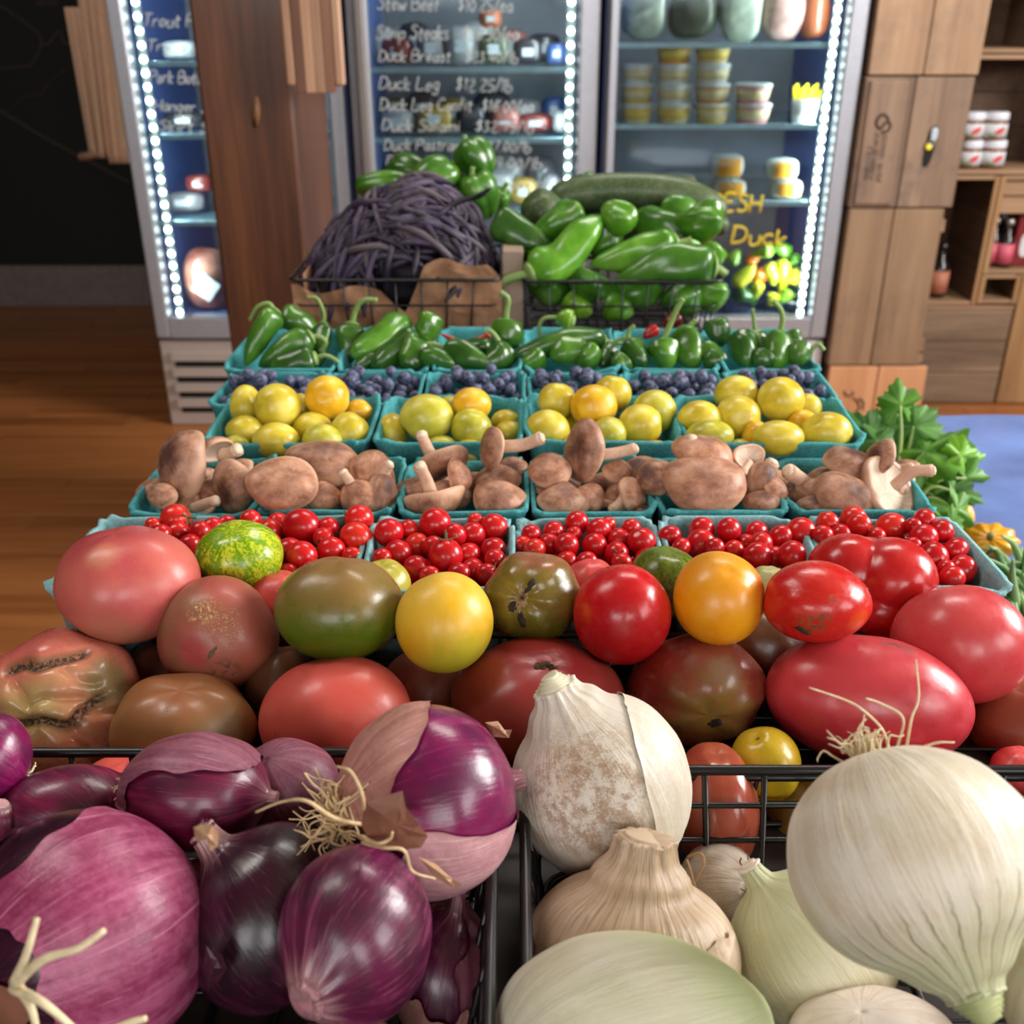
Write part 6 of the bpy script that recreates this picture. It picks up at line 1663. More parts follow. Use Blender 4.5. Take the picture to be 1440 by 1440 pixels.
m9 = tomato_mat('tomato_red', c(176, 18, 24), c(190, 26, 30), None, c(150, 14, 24), rough=.2, speck=.06)
tomato(875, 864, 69, 71, .595, s9, m9, 'plain glossy red tomato between the olive and the orange one', F0(9, 5, .008, .05, .3, .97, .012))
s10 = (.1, .9, .3)
m10 = tomato_mat('tomato_dark_zebra', c(94, 112, 20), c(112, 122, 32), None, None, stripe=c(70, 90, 16), rough=.22, speck=.1)
tomato(938, 818, 52, 50, .655, s10, m10, 'dark striped green tomato behind the red and orange ones', F0(10, 5, .01))
s11 = (.05, .62, .75)
m11 = tomato_mat('tomato_orange', c(220, 142, 14), c(226, 158, 26), c(222, 150, 40), None, rough=.26, speck=.06, patches=[(fdir((.9, .1, .3), s11), .8, c(214, 110, 36), .8)])
tomato(1011, 841, 64, 66, .60, s11, m11, 'orange yellow tomato with a small star tip', F0(11, 4, .008, .035, .12, .98, .012), scar=[((.05, .63, .74), .035, M_corkt, 1.0)])
m12 = tomato_mat('tomato_pale_green', c(166, 170, 104), c(190, 186, 130), rough=.3)
tomato(1082, 826, 32, 30, .66, (0, 1, .2), m12, 'pale green tomato half hidden behind the scarred red one', F0(12))
s13 = (-.8, .1, .4)
m13 = tomato_mat('tomato_red_scarred', c(184, 28, 24), c(192, 34, 26), None, None, rough=.2, speck=.12, scars=[(fdir((-.35, -.42, .85), s13), .42, c(112, 90, 50), .95, 10), (fdir((-.12, -.28, .95), s13), .22, c(96, 80, 44), .9, 14), (fdir((.02, .18, .97), s13), .15, c(120, 84, 50), .8, 14)], patches=[(fdir((.6, -.35, .7), s13), .4, c(214, 84, 30), .6)])
tomato(1150, 846, 76, 58, .585, s13, m13, 'red tomato with brown scratched scars lying on the largest ones', F0(13, 3, .03, .04, .3, 1.1, .02), scar=[((-.50, -.55, .65), .20, M_corkd, 2.4, -.7, .6), ((-.14, -.16, .97), .2, M_cork, 1.4, .35, .3)])
def bilobe(D):
    """a lumpy double-lobed shape"""
    out = np.zeros(len(D))
    for (cx, cy, cz, r) in ((-.36, .28, -.08, .64), (.28, .14, .10, .72), (.14, -.34, .05, .64), (-.02, .30, -.2, .56)):
        cc = np.array([cx, cy, cz]); b = D @ cc; disc = r * r - (cc @ cc - b * b)
        t = np.where(disc > 0, b + np.sqrt(np.maximum(disc, 0)), 0)
        out = np.maximum(out, t)
    sm = out.copy()
    return D * (sm + .012 * wob(D, 4, 3))[:, None]
m14 = tomato_mat('tomato_red_lumpy', c(176, 22, 26), c(188, 34, 34), None, None, rough=.18, speck=.1, patches=[((.5, -.5, .6), .6, c(190, 30, 20), .6)])
tomato(1226, 830, 87, 80, .615, (0, 0, 1), m14, 'lumpy double lobed red tomato behind the scarred red one', bilobe, rz=70)
s15 = (-.2, .9, -.3)
m15 = tomato_mat('tomato_rose', c(194, 60, 66), c(202, 72, 74), c(200, 82, 78), c(184, 52, 58), rough=.24, speck=.12)
tomato(1350, 905, 92, 84, .595, s15, m15, 'long rose red tomato at the end nearest the scallions, top layer', F0(15, 4, .015, .05, .3, .95, .015), roll=-.45)
s16 = (.0, .9, -.3)
m16 = tomato_mat('tomato_rose_large', c(184, 50, 60), c(196, 62, 68), c(198, 72, 72), c(166, 40, 52), rough=.26, speck=.12, scars=[(fdir((.25, .9, .4), s16), .3, c(90, 56, 44), .7, 7)])
tomato(1222, 985, 145, 92, .565, s16, m16, 'largest rose red tomato, lying just behind the big white onion', F0(16, 4, .012, .05, .3, .9, .012), roll=-.22, rz=96)
s17 = (.08, -.35, .93)
m17 = tomato_mat('tomato_dusky_green_spot', c(144, 56, 50), c(138, 72, 52), c(120, 112, 48), None, rough=.2, bl=.85, top_z=(.45, 1.0), speck=.1, patches=[(fdir((.25, .5, .8), s17), .35, c(134, 108, 84), .8), (fdir((-.75, .5, .3), s17), .8, c(156, 44, 44), .6)])
tomato(977, 970, 98, 81, .565, s17, m17, 'dusky red tomato with a green patch and a round black hole', F0(17, 6, .025, .10, .3, .88, .02), scar=[((.20, -.42, .88), .13, M_corkd, .3, .2, .8), ((.10, -.7, .7), .2, M_corkd, 1.3, 1.35, .12)])
s18 = (.1, .72, .62)
m18 = tomato_mat('tomato_brown_red', c(146, 62, 46), c(152, 50, 48), c(160, 46, 50), c(118, 72, 40), bl=.9, bot_z=(.5, -.3), rough=.3, speck=.15, scars=[(fdir((.1, .85, .45), s18), .4, c(70, 40, 28), .4, 6)])
tomato(757, 988, 123, 91, .55, s18, m18, 'big brownish red tomato with a torn stem scar, behind the upright white onion', F0(18, 5, .015, .05, .3, .84, .012), scar=[((.10, .70, .66), .24, M_cork, 4.0, -.25, .45), ((.14, .69, .68), .15, M_corkd, 2.0, -.3, .4), ((.35, .78, .5), .25, M_corkd, 6.0, -.2, .12)])
s19 = (-.2, .9, .1)
m19 = tomato_mat('tomato_coral', c(214, 84, 74), c(220, 98, 84), c(216, 88, 82), c(208, 88, 62), rough=.3, speck=.1, scars=[(fdir((-.6, -.1, .75), s19), .12, c(120, 60, 50), .6, 18)])
tomato(472, 1010, 107, 87, .53, s19, m19, 'coral pink tomato in the front layer behind the red onions', F0(19, 4, .012, .05, .3, .9, .01))
s20 = (.1, .85, .45)
m20 = tomato_mat('tomato_tan_green', c(150, 104, 62), c(136, 108, 64), c(156, 92, 58), c(132, 120, 68), bl=.8, rough=.3, speck=.1, scars=[(fdir((.0, .5, .85), s20), .08, c(60, 66, 30), .6, 30)])
tomato(262, 1022, 100, 74, .535, s20, m20, 'tan and greenish brown tomato below the scratched brownish one', F0(20, 5, .03, .09, .35, .85, .015))
# the ribbed, folded one with corky seams
def pline(xy, pts, m=6):
    q = cr(np.array([((x - 92) / 113.0, (988 - yv) / 105.0) for x, yv in pts]), m)
    d = np.full(len(xy), 9.0)
    for i in range(len(q) - 1):
        ab = q[i + 1] - q[i]; t = np.clip(((xy - q[i]) @ ab) / (ab @ ab + 1e-9), 0, 1)
        d = np.minimum(d, np.linalg.norm(xy - q[i] - t[:, None] * ab, axis=1))
    return d
SEAM = [[(44, 930), (66, 922), (87, 926), (112, 918), (136, 912)], [(6, 950), (3, 968), (14, 990), (34, 996), (55, 1000), (76, 998), (100, 992), (131, 1000), (146, 984), (168, 968)]]
FOLD = [[(62, 950), (75, 962), (82, 976), (96, 966), (120, 966), (146, 966)], [(120, 930), (140, 944), (160, 948)], [(64, 1000), (60, 1030), (58, 1060)], [(132, 1000), (150, 1030), (160, 1060)], [(150, 985), (190, 990)]]
def folded(D):
    xy = D[:, :2]; front = 1 / (1 + np.exp(-(D[:, 2] - .25) * 10))
    ds = np.minimum.reduce([pline(xy, p) for p in SEAM]); df = np.minimum.reduce([pline(xy, p) for p in FOLD])
    nz = .25 * wob(D * 3, 8, 3.0)
    seam = np.exp(-(ds / (.075 + .03 * nz)) ** 2) * front
    fold = np.exp(-(df / .05) ** 2) * front
    ph = np.arctan2(D[:, 1], D[:, 0])
    both = np.minimum(ds, df)
    puff = sum(h * np.exp(-(((xy[:, 0] - (bx - 92) / 113) ** 2 + (xy[:, 1] - (988 - by) / 105) ** 2) / (br * br))) for bx, by, br, h in ((112, 945, .24, 1.6), (52, 968, .18, 1.5), (98, 985, .16, 1.7), (132, 984, .14, 1.2), (60, 1035, .32, 1.6), (124, 1032, .32, 1.7), (172, 1002, .28, 1.2), (40, 918, .28, 1.0), (150, 912, .28, 1.0), (92, 908, .2, .6), (8, 1010, .3, 1.0))) * front
    r = 1 + .035 * np.cos(7 * ph + .7) * np.sqrt(np.clip(1 - D[:, 2] ** 2, 0, 1)) - .10 * seam - .07 * fold + .07 * puff + .012 * wob(D, 3, 4.0)
    U = D * r[:, None]; U[:, 2] *= .85
    folded.cr = seam
    return U
s21 = (0, 0, 1.0)
m21 = tomato_mat('tomato_folded', c(202, 116, 90), c(208, 126, 104), c(190, 150, 100), c(196, 108, 74), bl=.75, top_z=(.45, 1.0), rough=.2, speck=.06, crease=(c(56, 40, 26), c(120, 92, 54)), patches=[(fdir((-.05, .08, 1), s21), .5, c(190, 164, 104), .85), (fdir((.75, .35, .5), s21), .5, c(126, 124, 78), .8), (fdir((-.3, .9, .4), s21), .7, c(186, 84, 80), .7), (fdir((.1, -.8, .5), s21), .9, c(178, 84, 56), .7)])
tomato(92, 988, 113, 105, .555, s21, m21, 'knobbly folded orange pink tomato with corky brown seams', folded, rz=95, extra='folded')
# lower, partly hidden ones
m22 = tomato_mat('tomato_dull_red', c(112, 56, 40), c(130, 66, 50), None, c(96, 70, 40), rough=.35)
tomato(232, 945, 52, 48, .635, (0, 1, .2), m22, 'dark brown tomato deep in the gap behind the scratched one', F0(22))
tomato(392, 846, 46, 44, .655, (0, .9, .2), m8, 'pink tomato in the gap under the green striped one', F0(23, 3, .03))
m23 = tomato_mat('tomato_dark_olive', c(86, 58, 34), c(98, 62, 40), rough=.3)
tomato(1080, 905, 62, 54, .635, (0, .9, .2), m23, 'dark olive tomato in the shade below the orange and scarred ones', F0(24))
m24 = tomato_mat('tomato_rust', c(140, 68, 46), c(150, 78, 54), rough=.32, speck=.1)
tomato(1432, 1022, 72, 68, .56, (0, .9, .2), m24, 'rust brown tomato at the basket end behind the big white onion', F0(25))
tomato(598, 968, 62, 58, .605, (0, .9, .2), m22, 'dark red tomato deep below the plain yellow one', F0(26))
m25 = tomato_mat('tomato_small_yellow', c(200, 164, 28), c(186, 160, 34), c(196, 168, 40), c(210, 158, 30), rough=.2, speck=.05)
tomato(1076, 1075, 50, 53, .478, (-.35, .8, .4), m25, 'small yellow tomato resting against the rear wires of the white onion basket', F0(27, 4, .015, .08, .2, 1.0, .01), scar=[((-.32, .80, .45), .08, M_cork, 6.1)])
m26 = tomato_mat('tomato_wet_rust', c(150, 66, 48), c(156, 76, 56), None, c(130, 80, 44), rough=.14, speck=.25)
tomato(1006, 1140, 60, 92, .475, (0, .9, .2), m26, 'rust red tomato low behind the wires beside the white onions', F0(28, 4, .01))
m27 = tomato_mat('tomato_olive_low', c(118, 96, 40), c(128, 104, 48), rough=.35)
tomato(1128, 1168, 66, 82, .485, (0, .9, .2), m27, 'olive tomato low behind the wires beside the rust red one', F0(29))
tomato(1436, 1085, 40, 34, .50, (0, .9, .2), m8, 'pinkish tomato at the basket end just above the wire', F0(30))
tomato(396, 965, 50, 55, .60, (0, .9, .2), m23, 'dark tomato in the deep gap between the scratched and the coral one', F0(31))
tomato(860, 1090, 70, 80, .50, (0, .9, .2), m24, 'rust coloured tomato low behind the upright white onion', F0(32))
tomato(180, 1130, 80, 70, .49, (0, .9, .2), m19, 'coral tomato low behind the red onions', F0(33))
tomato(660, 1130, 80, 70, .49, (0, .9, .2), m22, 'dull red tomato low in the gap between the onion baskets', F0(34))
tomato(1290, 1130, 90, 70, .50, (0, .9, .2), m16, 'rose tomato low behind the big white onion', F0(35))
relax(TOM, 60, .86)
for i, t in enumerate(TOM):
    (px, py, rx, ry, stem, mat, label, fn, spin, roll, rz, scar, name, extra) = t['a']
    Y = t['Y']; s = S(py, Y); C = P(px, py, Y)
    Dm, Fm = (sph(150, 100) if extra else (DT, FT))
    V, U = fruit_mesh(Dm, Fm, fn, stem, rx, ry, C, s, rz, spin, roll)
    T = thing('tomato', label, 'tomato', C, 'large tomatoes')
    part(T, 'flesh', V, Fm, mat, fc=U, cr_=(folded.cr if extra else None))
    if scar:
        for q, sc_t in enumerate(scar):
            d, r, sm, sd = sc_t[:4]; an, asp = sc_t[4:] if len(sc_t) > 4 else (0.0, .55)
            Dn, Fn = sph(150, 100)
            Vn, Un = fruit_mesh(Dn, Fn, fn, stem, rx, ry, C, s, rz, spin, roll)
            w = (Vn - C); w /= np.linalg.norm(w, axis=1)[:, None]
            dd = np.array(d, float); dd /= np.linalg.norm(dd); dw = dd @ CAMB
            ax_ = np.array([math.cos(an), math.sin(an), 0]) @ CAMB; df = w - dw; al = df @ ax_
            dist = np.sqrt((al) ** 2 + (np.linalg.norm(df, axis=1) ** 2 - al ** 2) / asp ** 2)
            dist = dist + wob(w * 6, int(sd * 10), 3.0) * r * .22 + wob(w * 6, int(sd * 10) + 3, 9.0) * r * .15
            shell_part(T, 'stem_scar', Vn, C, Dn, Fn, dist < r, .0009, sm, q, .0005)
TBX = (-.345, .40)
wire_basket(-.325, .392, .462, .612, TZ, TZ + .045, 'low black wire basket under the large tomatoes', .035, (.5,), .0026, .0015, .008)

# ---------------------------------------------------------------- onions
def onion_prof(neck_r=.12, neck_l=.45, root=.12, flat=1.0):
    h = flat
    p = [(0, -.90 * h), (root, -.935 * h), (.45, -.86 * h), (.78, -.60 * h), (.965, -.22 * h), (1.0, .08 * h), (.93, .40 * h), (.76, .67 * h), (max(.52, min(.62, neck_r * 1.95)), .86 * h),
         (min(neck_r * 1.65, .47), 1.0 * h + .02), (neck_r * 1.22, 1.03 * h + neck_l * .36), (neck_r * 1.04, 1.03 * h + neck_l * .75), (neck_r * .95, 1.03 * h + neck_l), (0, 1.03 * h + neck_l * .98)]
    return np.maximum(cr(p, 6) * [1, 1], [[0, -9]])
def red_onion_mat(name, a, b, dark, skin=.25, rough=.24, streak=6):
    g = G(name); f = g.attr(); q = g.sep(f)
    m_ = g.meridian(f, .12)
    s1_ = g.noise(m_, streak, 4, .6, .2); s2_ = g.noise(m_, streak * 5, 3, .6); n1 = g.noise(f, 1.6, 3, .6); n3 = g.noise(f, 30, 4, .7)
    col = g.mix(g.mapr(n1, .36, .64), a, dark)
    col = g.mix(g.mapr(s1_, .5, .66, 0, .75), col, b)
    col = g.mix(g.mapr(s2_, .56, .7, 0, skin), col, c(196, 116, 150))
    col = g.mix(g.mapr(n3, .66, .8, 0, .5), col, c(190, 150, 160))
    zt = g.math('ADD', q[2], g.math('MULTIPLY', s1_, .5))
    col = g.mix(g.mapr(zt, 1.12, 1.5, 0, .75), col, c(206, 160, 160))
    return g.done(col, g.mapr(n1, .3, .7, rough, rough + .14), g.bump(g.math('ADD', s2_, g.math('MULTIPLY', n3, .4)), .16, .0015), .5, coat=.3, coat_r=.18)
def skin_mat(name, a, b, vein, rough=.45, al=None, streak=7):
    g = G(name); f = g.attr(); m_ = g.meridian(f, .06)
    s1_ = g.noise(m_, streak, 3, .6); s2_ = g.noise(m_, streak * 4, 3, .6); n3 = g.noise(f, 12, 5, .7)
    col = g.mix(g.mapr(g.math('ADD', g.math('MULTIPLY', s1_, .6), g.math('MULTIPLY', n3, .4)), .4, .62), a, b)
    col = g.mix(g.mapr(s2_, .6, .68, 0, .6), col, vein)
    return g.done(col, rough, g.bump(g.math('ADD', s2_, n3), .3, .0015), .45, coat=.12, coat_r=.3, alpha=al)
M_root = plain('onion_root', c(206, 178, 134), .8, vary=.2, scale=200)
M_rootw = plain('onion_root_pale', c(222, 206, 168), .75, vary=.15, scale=200)
M_rootd = plain('onion_root_brown', c(150, 116, 78), .85, vary=.25, scale=200)
M_neckcut = plain('cut_neck', c(158, 108, 116), .6, vary=.6, scale=90)
M_flake = plain('brown_flake', c(122, 76, 58), .6, vary=.25, scale=60, bump=.4)
M_flaket = plain('tan_flake', c(176, 136, 104), .6, vary=.25, scale=60, bump=.4)
ON = []
def surface(prof, nu, seed, lump, rib):
    a = np.linspace(0, 2 * PI, nu, endpoint=False)
    rings = []
    for r0, z0 in prof:
        if r0 < 1e-4: rings.append([[0, 0, z0]])
        else:
            rr = r0 * (1 + rib * np.clip((z0 - .75) * 2.2, 0, 1) * np.cos(11 * a + seed) * .5 + rib * np.clip((z0 - .85) * 2.2, 0, 1) * np.cos(17 * a + 2 * seed) * .5)
            rings.append(np.stack([rr * np.cos(a), rr * np.sin(a), np.full(nu, z0)], 1))
    U, Fc = rings_mesh(rings)
    D = U / (np.linalg.norm(U, axis=1)[:, None] + 1e-9)
    return U * (1 + lump * wob(D, seed, 2.2))[:, None], Fc
def onion(px, py, rx, ry, Y, neck, mat, label, name, group, prof=None, seed=0, lump=.015, rib=.06, skins=(), roots=None, cut=None, spin=0.0, free=False, flakes=(), roll=0.0):
    """neck: direction of the neck end in the picture (right, up, towards the viewer)."""
    s = S(py, Y); C = P(px, py, Y)
    prof = onion_prof() if prof is None else prof
    U, Fc = surface(prof, 96, seed, lump, rib)
    Rm = frame_to(neck, spin)
    W = U @ Rm.T
    # fit the bulb (without the neck) to the outline
    body = U[:, 2] < .95
    Wb = W[body]; mid = (Wb.max(0) + Wb.min(0)) / 2; half = (Wb.max(0) - Wb.min(0)) / 2
    K = np.array([rx / half[0], ry / half[1], (rx + ry) / 2]) * s
    T = thing(name, label, 'onion', C, group)
    to = lambda X: C + ((X @ Rm.T - mid) * K) @ CAMB
    part(T, 'bulb', to(U), Fc, mat, fc=U)
    for i, (fn, off, sm, sd) in enumerate(skins):
        Uf, Ff = surface(prof, 220, seed, lump, rib)
        keepz = Uf[:, 2] < 1.3
        # picture direction of each point of the bulb, for laying out the torn skins
        Wd = (Uf @ Rm.T - mid) / half
        nz_ = wob(Uf, sd, 5.0) * .10 + wob(Uf, sd + 1, 14.0) * .05
        mk = fn(Uf, Wd, nz_) & keepz
        keep = [f for f in Ff if all(mk[k_] for k_ in f)]
        if not keep: continue
        used = sorted({k_ for f in keep for k_ in f}); mp = {k_: j for j, k_ in enumerate(used)}
        cnt = {}
        for f in keep:
            for k_ in range(len(f)):
                e = tuple(sorted((f[k_], f[(k_ + 1) % len(f)]))); cnt[e] = cnt.get(e, 0) + 1
        ed = {k_ for e, n_ in cnt.items() if n_ == 1 for k_ in e}
        V = to(Uf[used]); nn = V - C; nn /= np.linalg.norm(nn, axis=1)[:, None]
        nbr = {}
        for e, n_ in cnt.items():
            if n_ == 1: nbr.setdefault(e[0], []).append(e[1]); nbr.setdefault(e[1], []).append(e[0])
        for _ in range(5):
            nw = {k_: Uf[k_] * .4 + sum(Uf[j] for j in q_) / len(q_) * .6 for k_, q_ in nbr.items()}
            for k_, v_ in nw.items(): Uf[k_] = v_
        V = to(Uf[used]); nn = V - C; nn /= np.linalg.norm(nn, axis=1)[:, None]
        h = off + .0004 * wob(Uf[used], sd + 2, 9.0) + np.array([.0007 if k_ in ed else 0 for k_ in used])
        V = V + nn * np.maximum(h, .0003)[:, None]
        part(T, 'papery_skin', V, [tuple(mp[k_] for k_ in f) for f in keep], sm, fc=Uf[used])
    if cut is not None:
        zt = prof[:, 1].max(); rn = prof[-7][0] * cut.get('r', 1.0)
        pr_ = [(0, zt - .05), (rn * 1.0, zt - .05)]
        nst = cut.get('n', 4); L = cut.get('l', .12)
        for i in range(nst):
            z0 = zt - .05 + L * (i + .2) / nst; r0 = rn * (1.08 - cut.get('t', .75) * i / nst)
            pr_ += [(r0, z0), (r0 * 1.0, z0 + L / nst * .7), (r0 * .86, z0 + L / nst * .85)]
        pr_.append((0, zt - .05 + L))
        Uc, Fcc = lathe(pr_, 40)
        Uc = Uc * np.array([1, 1, 1]) + np.stack([.012 * wob(Uc * 12, seed, 1), .012 * wob(Uc * 12, seed + 1, 1), .02 * wob(Uc * 14, seed + 2, 1)], 1)
        part(T, 'cut_neck', to(Uc), Fcc, cut.get('m', M_neckcut))
    if roots:
        ra = rng(seed + 99); tubes = []
        z0 = prof[:, 1].min()
        for i in range(roots['n']):
            a = ra.uniform(0, 6.28); r0 = ra.uniform(0, roots.get('r0', .12))
            base = np.array([r0 * math.cos(a), r0 * math.sin(a), z0 + .03])
            L = ra.uniform(.4, 1.0) * roots['l']
            d = np.array([math.cos(a) * ra.uniform(.3, 1.3), math.sin(a) * ra.uniform(.3, 1.3), -ra.uniform(.4, 1.0)])
            if 'dir' in roots: d = d * roots.get('sp', .6) + (Rm.T @ np.array(roots['dir'], float)) * 1.0
            d /= np.linalg.norm(d)
            pts = [base]; cur = d
            for k_ in range(5):
                cur = cur + ra.normal(0, roots.get('curl', .5), 3); cur /= np.linalg.norm(cur)
                nx = pts[-1] + cur * L / 5
                rl = np.linalg.norm(nx)
                if rl < 1.02: nx = nx * (1.02 / max(rl, .2)) if k_ > 0 else nx
                pts.append(nx)
            pw = to(np.array(pts))
            q = cr(pw, 4)
            w = roots.get('w', .0008) * ra.uniform(.7, 1.3)
            tubes.append(tube(q, np.linspace(w * 1.3, w * .6, len(q)), 5))
        for pts in roots.get('long', ()):
            q = cr([P(a, b, Y + dy) for a, b, dy in pts], 6)
            w = roots.get('w', .0008) * 1.25
            tubes.append(tube(q, np.linspace(w * 1.2, w * .7, len(q)), 6))
        part(T, 'roots', *merge(tubes), roots.get('m', M_root), kind='stuff')
    for (pts, dY, m_, lift) in flakes:
        # a loose flake of skin: outline in the picture, laid on the bulb
        pts = np.array(pts, float); cc = pts.mean(0)
        ring1 = [P(a, b, Y + dY + .002 * math.sin(i * 1.9)) for i, (a, b) in enumerate(pts)]
        ring2 = [P(cc[0] + (a - cc[0]) * .5, cc[1] + (b - cc[1]) * .5, Y + dY - lift * .7 + .001 * math.sin(i * 2.7)) for i, (a, b) in enumerate(pts)]
        part(T, 'skin_flake', *rings_mesh([ring1, ring2, [P(cc[0], cc[1], Y + dY - lift)]]), m_, False)
    return T
RO = dict(name='red_onion', group='red onions')
def R_(*a, **k): k.update(name='red_onion', group='red onions in the basket'); return onion(*a, **k)
M_r1 = red_onion_mat('red_onion_rosy', c(112, 34, 66), c(150, 68, 102), c(80, 18, 46), .4, .28, 5)
M_r2 = red_onion_mat('red_onion_dark', c(52, 14, 34), c(74, 22, 46), c(36, 12, 26), .08, .2, 5)
M_r3 = red_onion_mat('red_onion_purple', c(92, 24, 58), c(132, 58, 94), c(66, 16, 42), .22, .24, 5)
M_r4 = red_onion_mat('red_onion_magenta', c(116, 14, 72), c(140, 26, 88), c(84, 12, 58), .12, .2, 4)
M_r5 = red_onion_mat('red_onion_crimson', c(104, 16, 56), c(136, 30, 72), c(70, 12, 42), .15, .28, 4)
M_skin_mauve = skin_mat('mauve_skin', c(116, 60, 80), c(142, 82, 98), c(166, 112, 126), .42)
M_skin_rose = skin_mat('rose_skin', c(132, 44, 80), c(168, 84, 118), c(196, 130, 156), .32, streak=5)
M_skin_tan = skin_mat('tan_rose_skin', c(168, 112, 104), c(190, 136, 124), c(206, 160, 146), .5)
M_skin_pale = skin_mat('pale_pink_skin', c(184, 130, 140), c(202, 156, 158), c(222, 190, 188), .42)
M_skin_dk = skin_mat('dark_torn_skin', c(52, 22, 36), c(74, 34, 48), c(96, 56, 70), .4)
# 1: the big one in the corner, root end towards the viewer
R_(118, 1312, 172, 170, .335, (.55, .18, -.55), M_r2, 'huge rosy red onion in the near corner, root hairs towards the viewer', seed=1, prof=onion_prof(.12, .3, .14, .92), lump=.012,
   skins=[(lambda U, W, n: (W[:, 0] > -.42 + .25 * W[:, 1] + n) & (U[:, 2] > -.62 + n * .6), .0010, M_skin_rose, 3), (lambda U, W, n: (W[:, 0] < -.70 + .18 * W[:, 1] + n), .0010, M_skin_mauve, 9),
          (lambda U, W, n: (U[:, 2] < -.72 + n * .8) & (W[:, 0] > -1.2), .0016, M_flake, 14)],
   roots=dict(n=12, l=.6, w=.0013, m=M_rootw, curl=.35, r0=.1, long=[[(20, 1385, -.075), (60, 1350, -.082), (110, 1334, -.083), (147, 1308, -.08)], [(18, 1390, -.075), (60, 1410, -.085), (110, 1452, -.086)], [(20, 1380, -.074), (36, 1345, -.08), (52, 1292, -.076)], [(28, 1390, -.075), (44, 1418, -.084), (52, 1450, -.086)], [(130, 1462, -.085), (180, 1440, -.085), (206, 1432, -.084)]]))
# 2: dark upright one
R_(376, 1288, 110, 128, .352, (-.62, .76, .12), M_r2, 'very dark purple red onion with its neck pointing up', seed=2, prof=onion_prof(.15, .30, .12, .94), rib=.1, lump=.02, cut=dict(m=M_r3, n=3, l=.14, t=.7, r=1.1),
   flakes=[([(272, 1164), (284, 1158), (300, 1160), (307, 1170), (306, 1190), (296, 1196), (290, 1180), (276, 1184)], -.055, M_flaket, .004), ([(290, 1330), (312, 1342), (320, 1362), (306, 1382), (292, 1392), (286, 1360)], -.045, M_skin_dk, .003)])
# 3: neck towards the viewer
R_(500, 1314, 107, 122, .318, (-.42, -.34, .80), M_r3, 'purple red onion with its cut neck facing the viewer', seed=3, prof=onion_prof(.19, .07, .12, 1.02), rib=.14, lump=.015, cut=dict(n=4, l=.08, t=.8, r=1.3),
   skins=[(lambda U, W, n: (U[:, 2] > .99 + n * .5) & (W[:, 1] < -.55 + n), .0012, M_skin_dk, 5)])
# 4: the large one on top, roots to the side
R_(600, 1124, 126, 132, .385, (.62, .05, -.35), M_r4, 'large magenta red onion on top, half covered by pale skin, root tuft sideways', seed=4, prof=onion_prof(.12, .2, .13, .95), lump=.012,
   skins=[(lambda U, W, n: (W[:, 1] < -.06 - .05 * W[:, 0] + n * .3) & (W[:, 0] > -.25 + n), .0011, M_skin_pale, 4), (lambda U, W, n: (W[:, 0] < -.42 + .5 * W[:, 1] + n * .5) & (W[:, 1] > -.05 + n), .0011, M_skin_tan, 8)],
   flakes=[([(512, 1128), (566, 1112), (570, 1134), (590, 1160), (602, 1176), (592, 1192), (560, 1196), (520, 1184), (508, 1160)], -.0625, M_flake, .003), ([(588, 1205), (612, 1214), (636, 1236), (650, 1244), (640, 1250), (610, 1232)], -.058, M_flaket, .003), ([(682, 1016), (700, 1014), (712, 1030), (720, 1026), (716, 1038), (694, 1036)], .03, M_flaket, .003)],
   roots=dict(n=64, l=.85, w=.0006, m=M_root, curl=.8, r0=.13, dir=(-.7, .05, .5), sp=.75, long=[[(512, 1160, -.055), (470, 1150, -.068), (430, 1126, -.07), (395, 1128, -.06), (360, 1142, -.055)], [(512, 1150, -.055), (510, 1120, -.068), (494, 1086, -.068), (474, 1078, -.062)], [(510, 1185, -.058), (540, 1192, -.072), (568, 1196, -.074), (580, 1225, -.072), (612, 1236, -.066)], [(508, 1176, -.058), (530, 1186, -.07), (548, 1180, -.07), (552, 1170, -.07)]]))
R_(275, 1114, 101, 80, .405, (.85, -.05, .1), M_r5, 'crimson onion with a torn mauve skin cap, dry neck at its side', seed=5, prof=onion_prof(.10, .12, .10, 1.0),
   skins=[(lambda U, W, n: (W[:, 1] > .42 + .10 * np.abs(W[:, 0]) + n) | ((W[:, 0] < -.60 + n * .5) & (W[:, 1] > -.1)), .0011, M_skin_mauve, 12)],
   roots=dict(n=8, l=.35, w=.0006, m=M_rootw, curl=.6, r0=.08, dir=(-.6, .2, .5), sp=.6))
R_(404, 1106, 70, 64, .428, (.2, -.5, -.4), M_r1, 'mauve onion half hidden behind the dark and the crimson ones', seed=6, skins=[(lambda U, W, n: W[:, 1] > -.6 + n, .0010, M_skin_mauve, 16)])
R_(98, 1136, 92, 60, .415, (-.4, .2, -.3), M_r5, 'glossy dark crimson onion lying behind the huge rosy one', seed=7, prof=onion_prof(.12, .2, .12, .9))
R_(-4, 1066, 44, 62, .425, (-.6, .4, .2), M_r4, 'bright magenta onion cut by the picture edge, above the dark crimson one', seed=8, roots=dict(n=5, l=.5, w=.0006, m=M_rootw, curl=.5, dir=(.7, .3, .3), sp=.5))
R_(-4, 1160, 32, 34, .395, (.3, .8, .3), M_r1, 'small mauve onion piece at the picture edge, beside the huge one', seed=9, prof=onion_prof(.3, .2, .12, 1.0))
R_(626, 1372, 70, 104, .355, (.2, .8, .2), M_r3, 'onion with peeling rose skin leaning on the basket wires', seed=10,
   skins=[(lambda U, W, n: (W[:, 0] > .35 + n), .0011, M_skin_mauve, 21), (lambda U, W, n: (W[:, 1] < -.05 + n) & (W[:, 0] < .5), .0016, M_skin_tan, 23)])
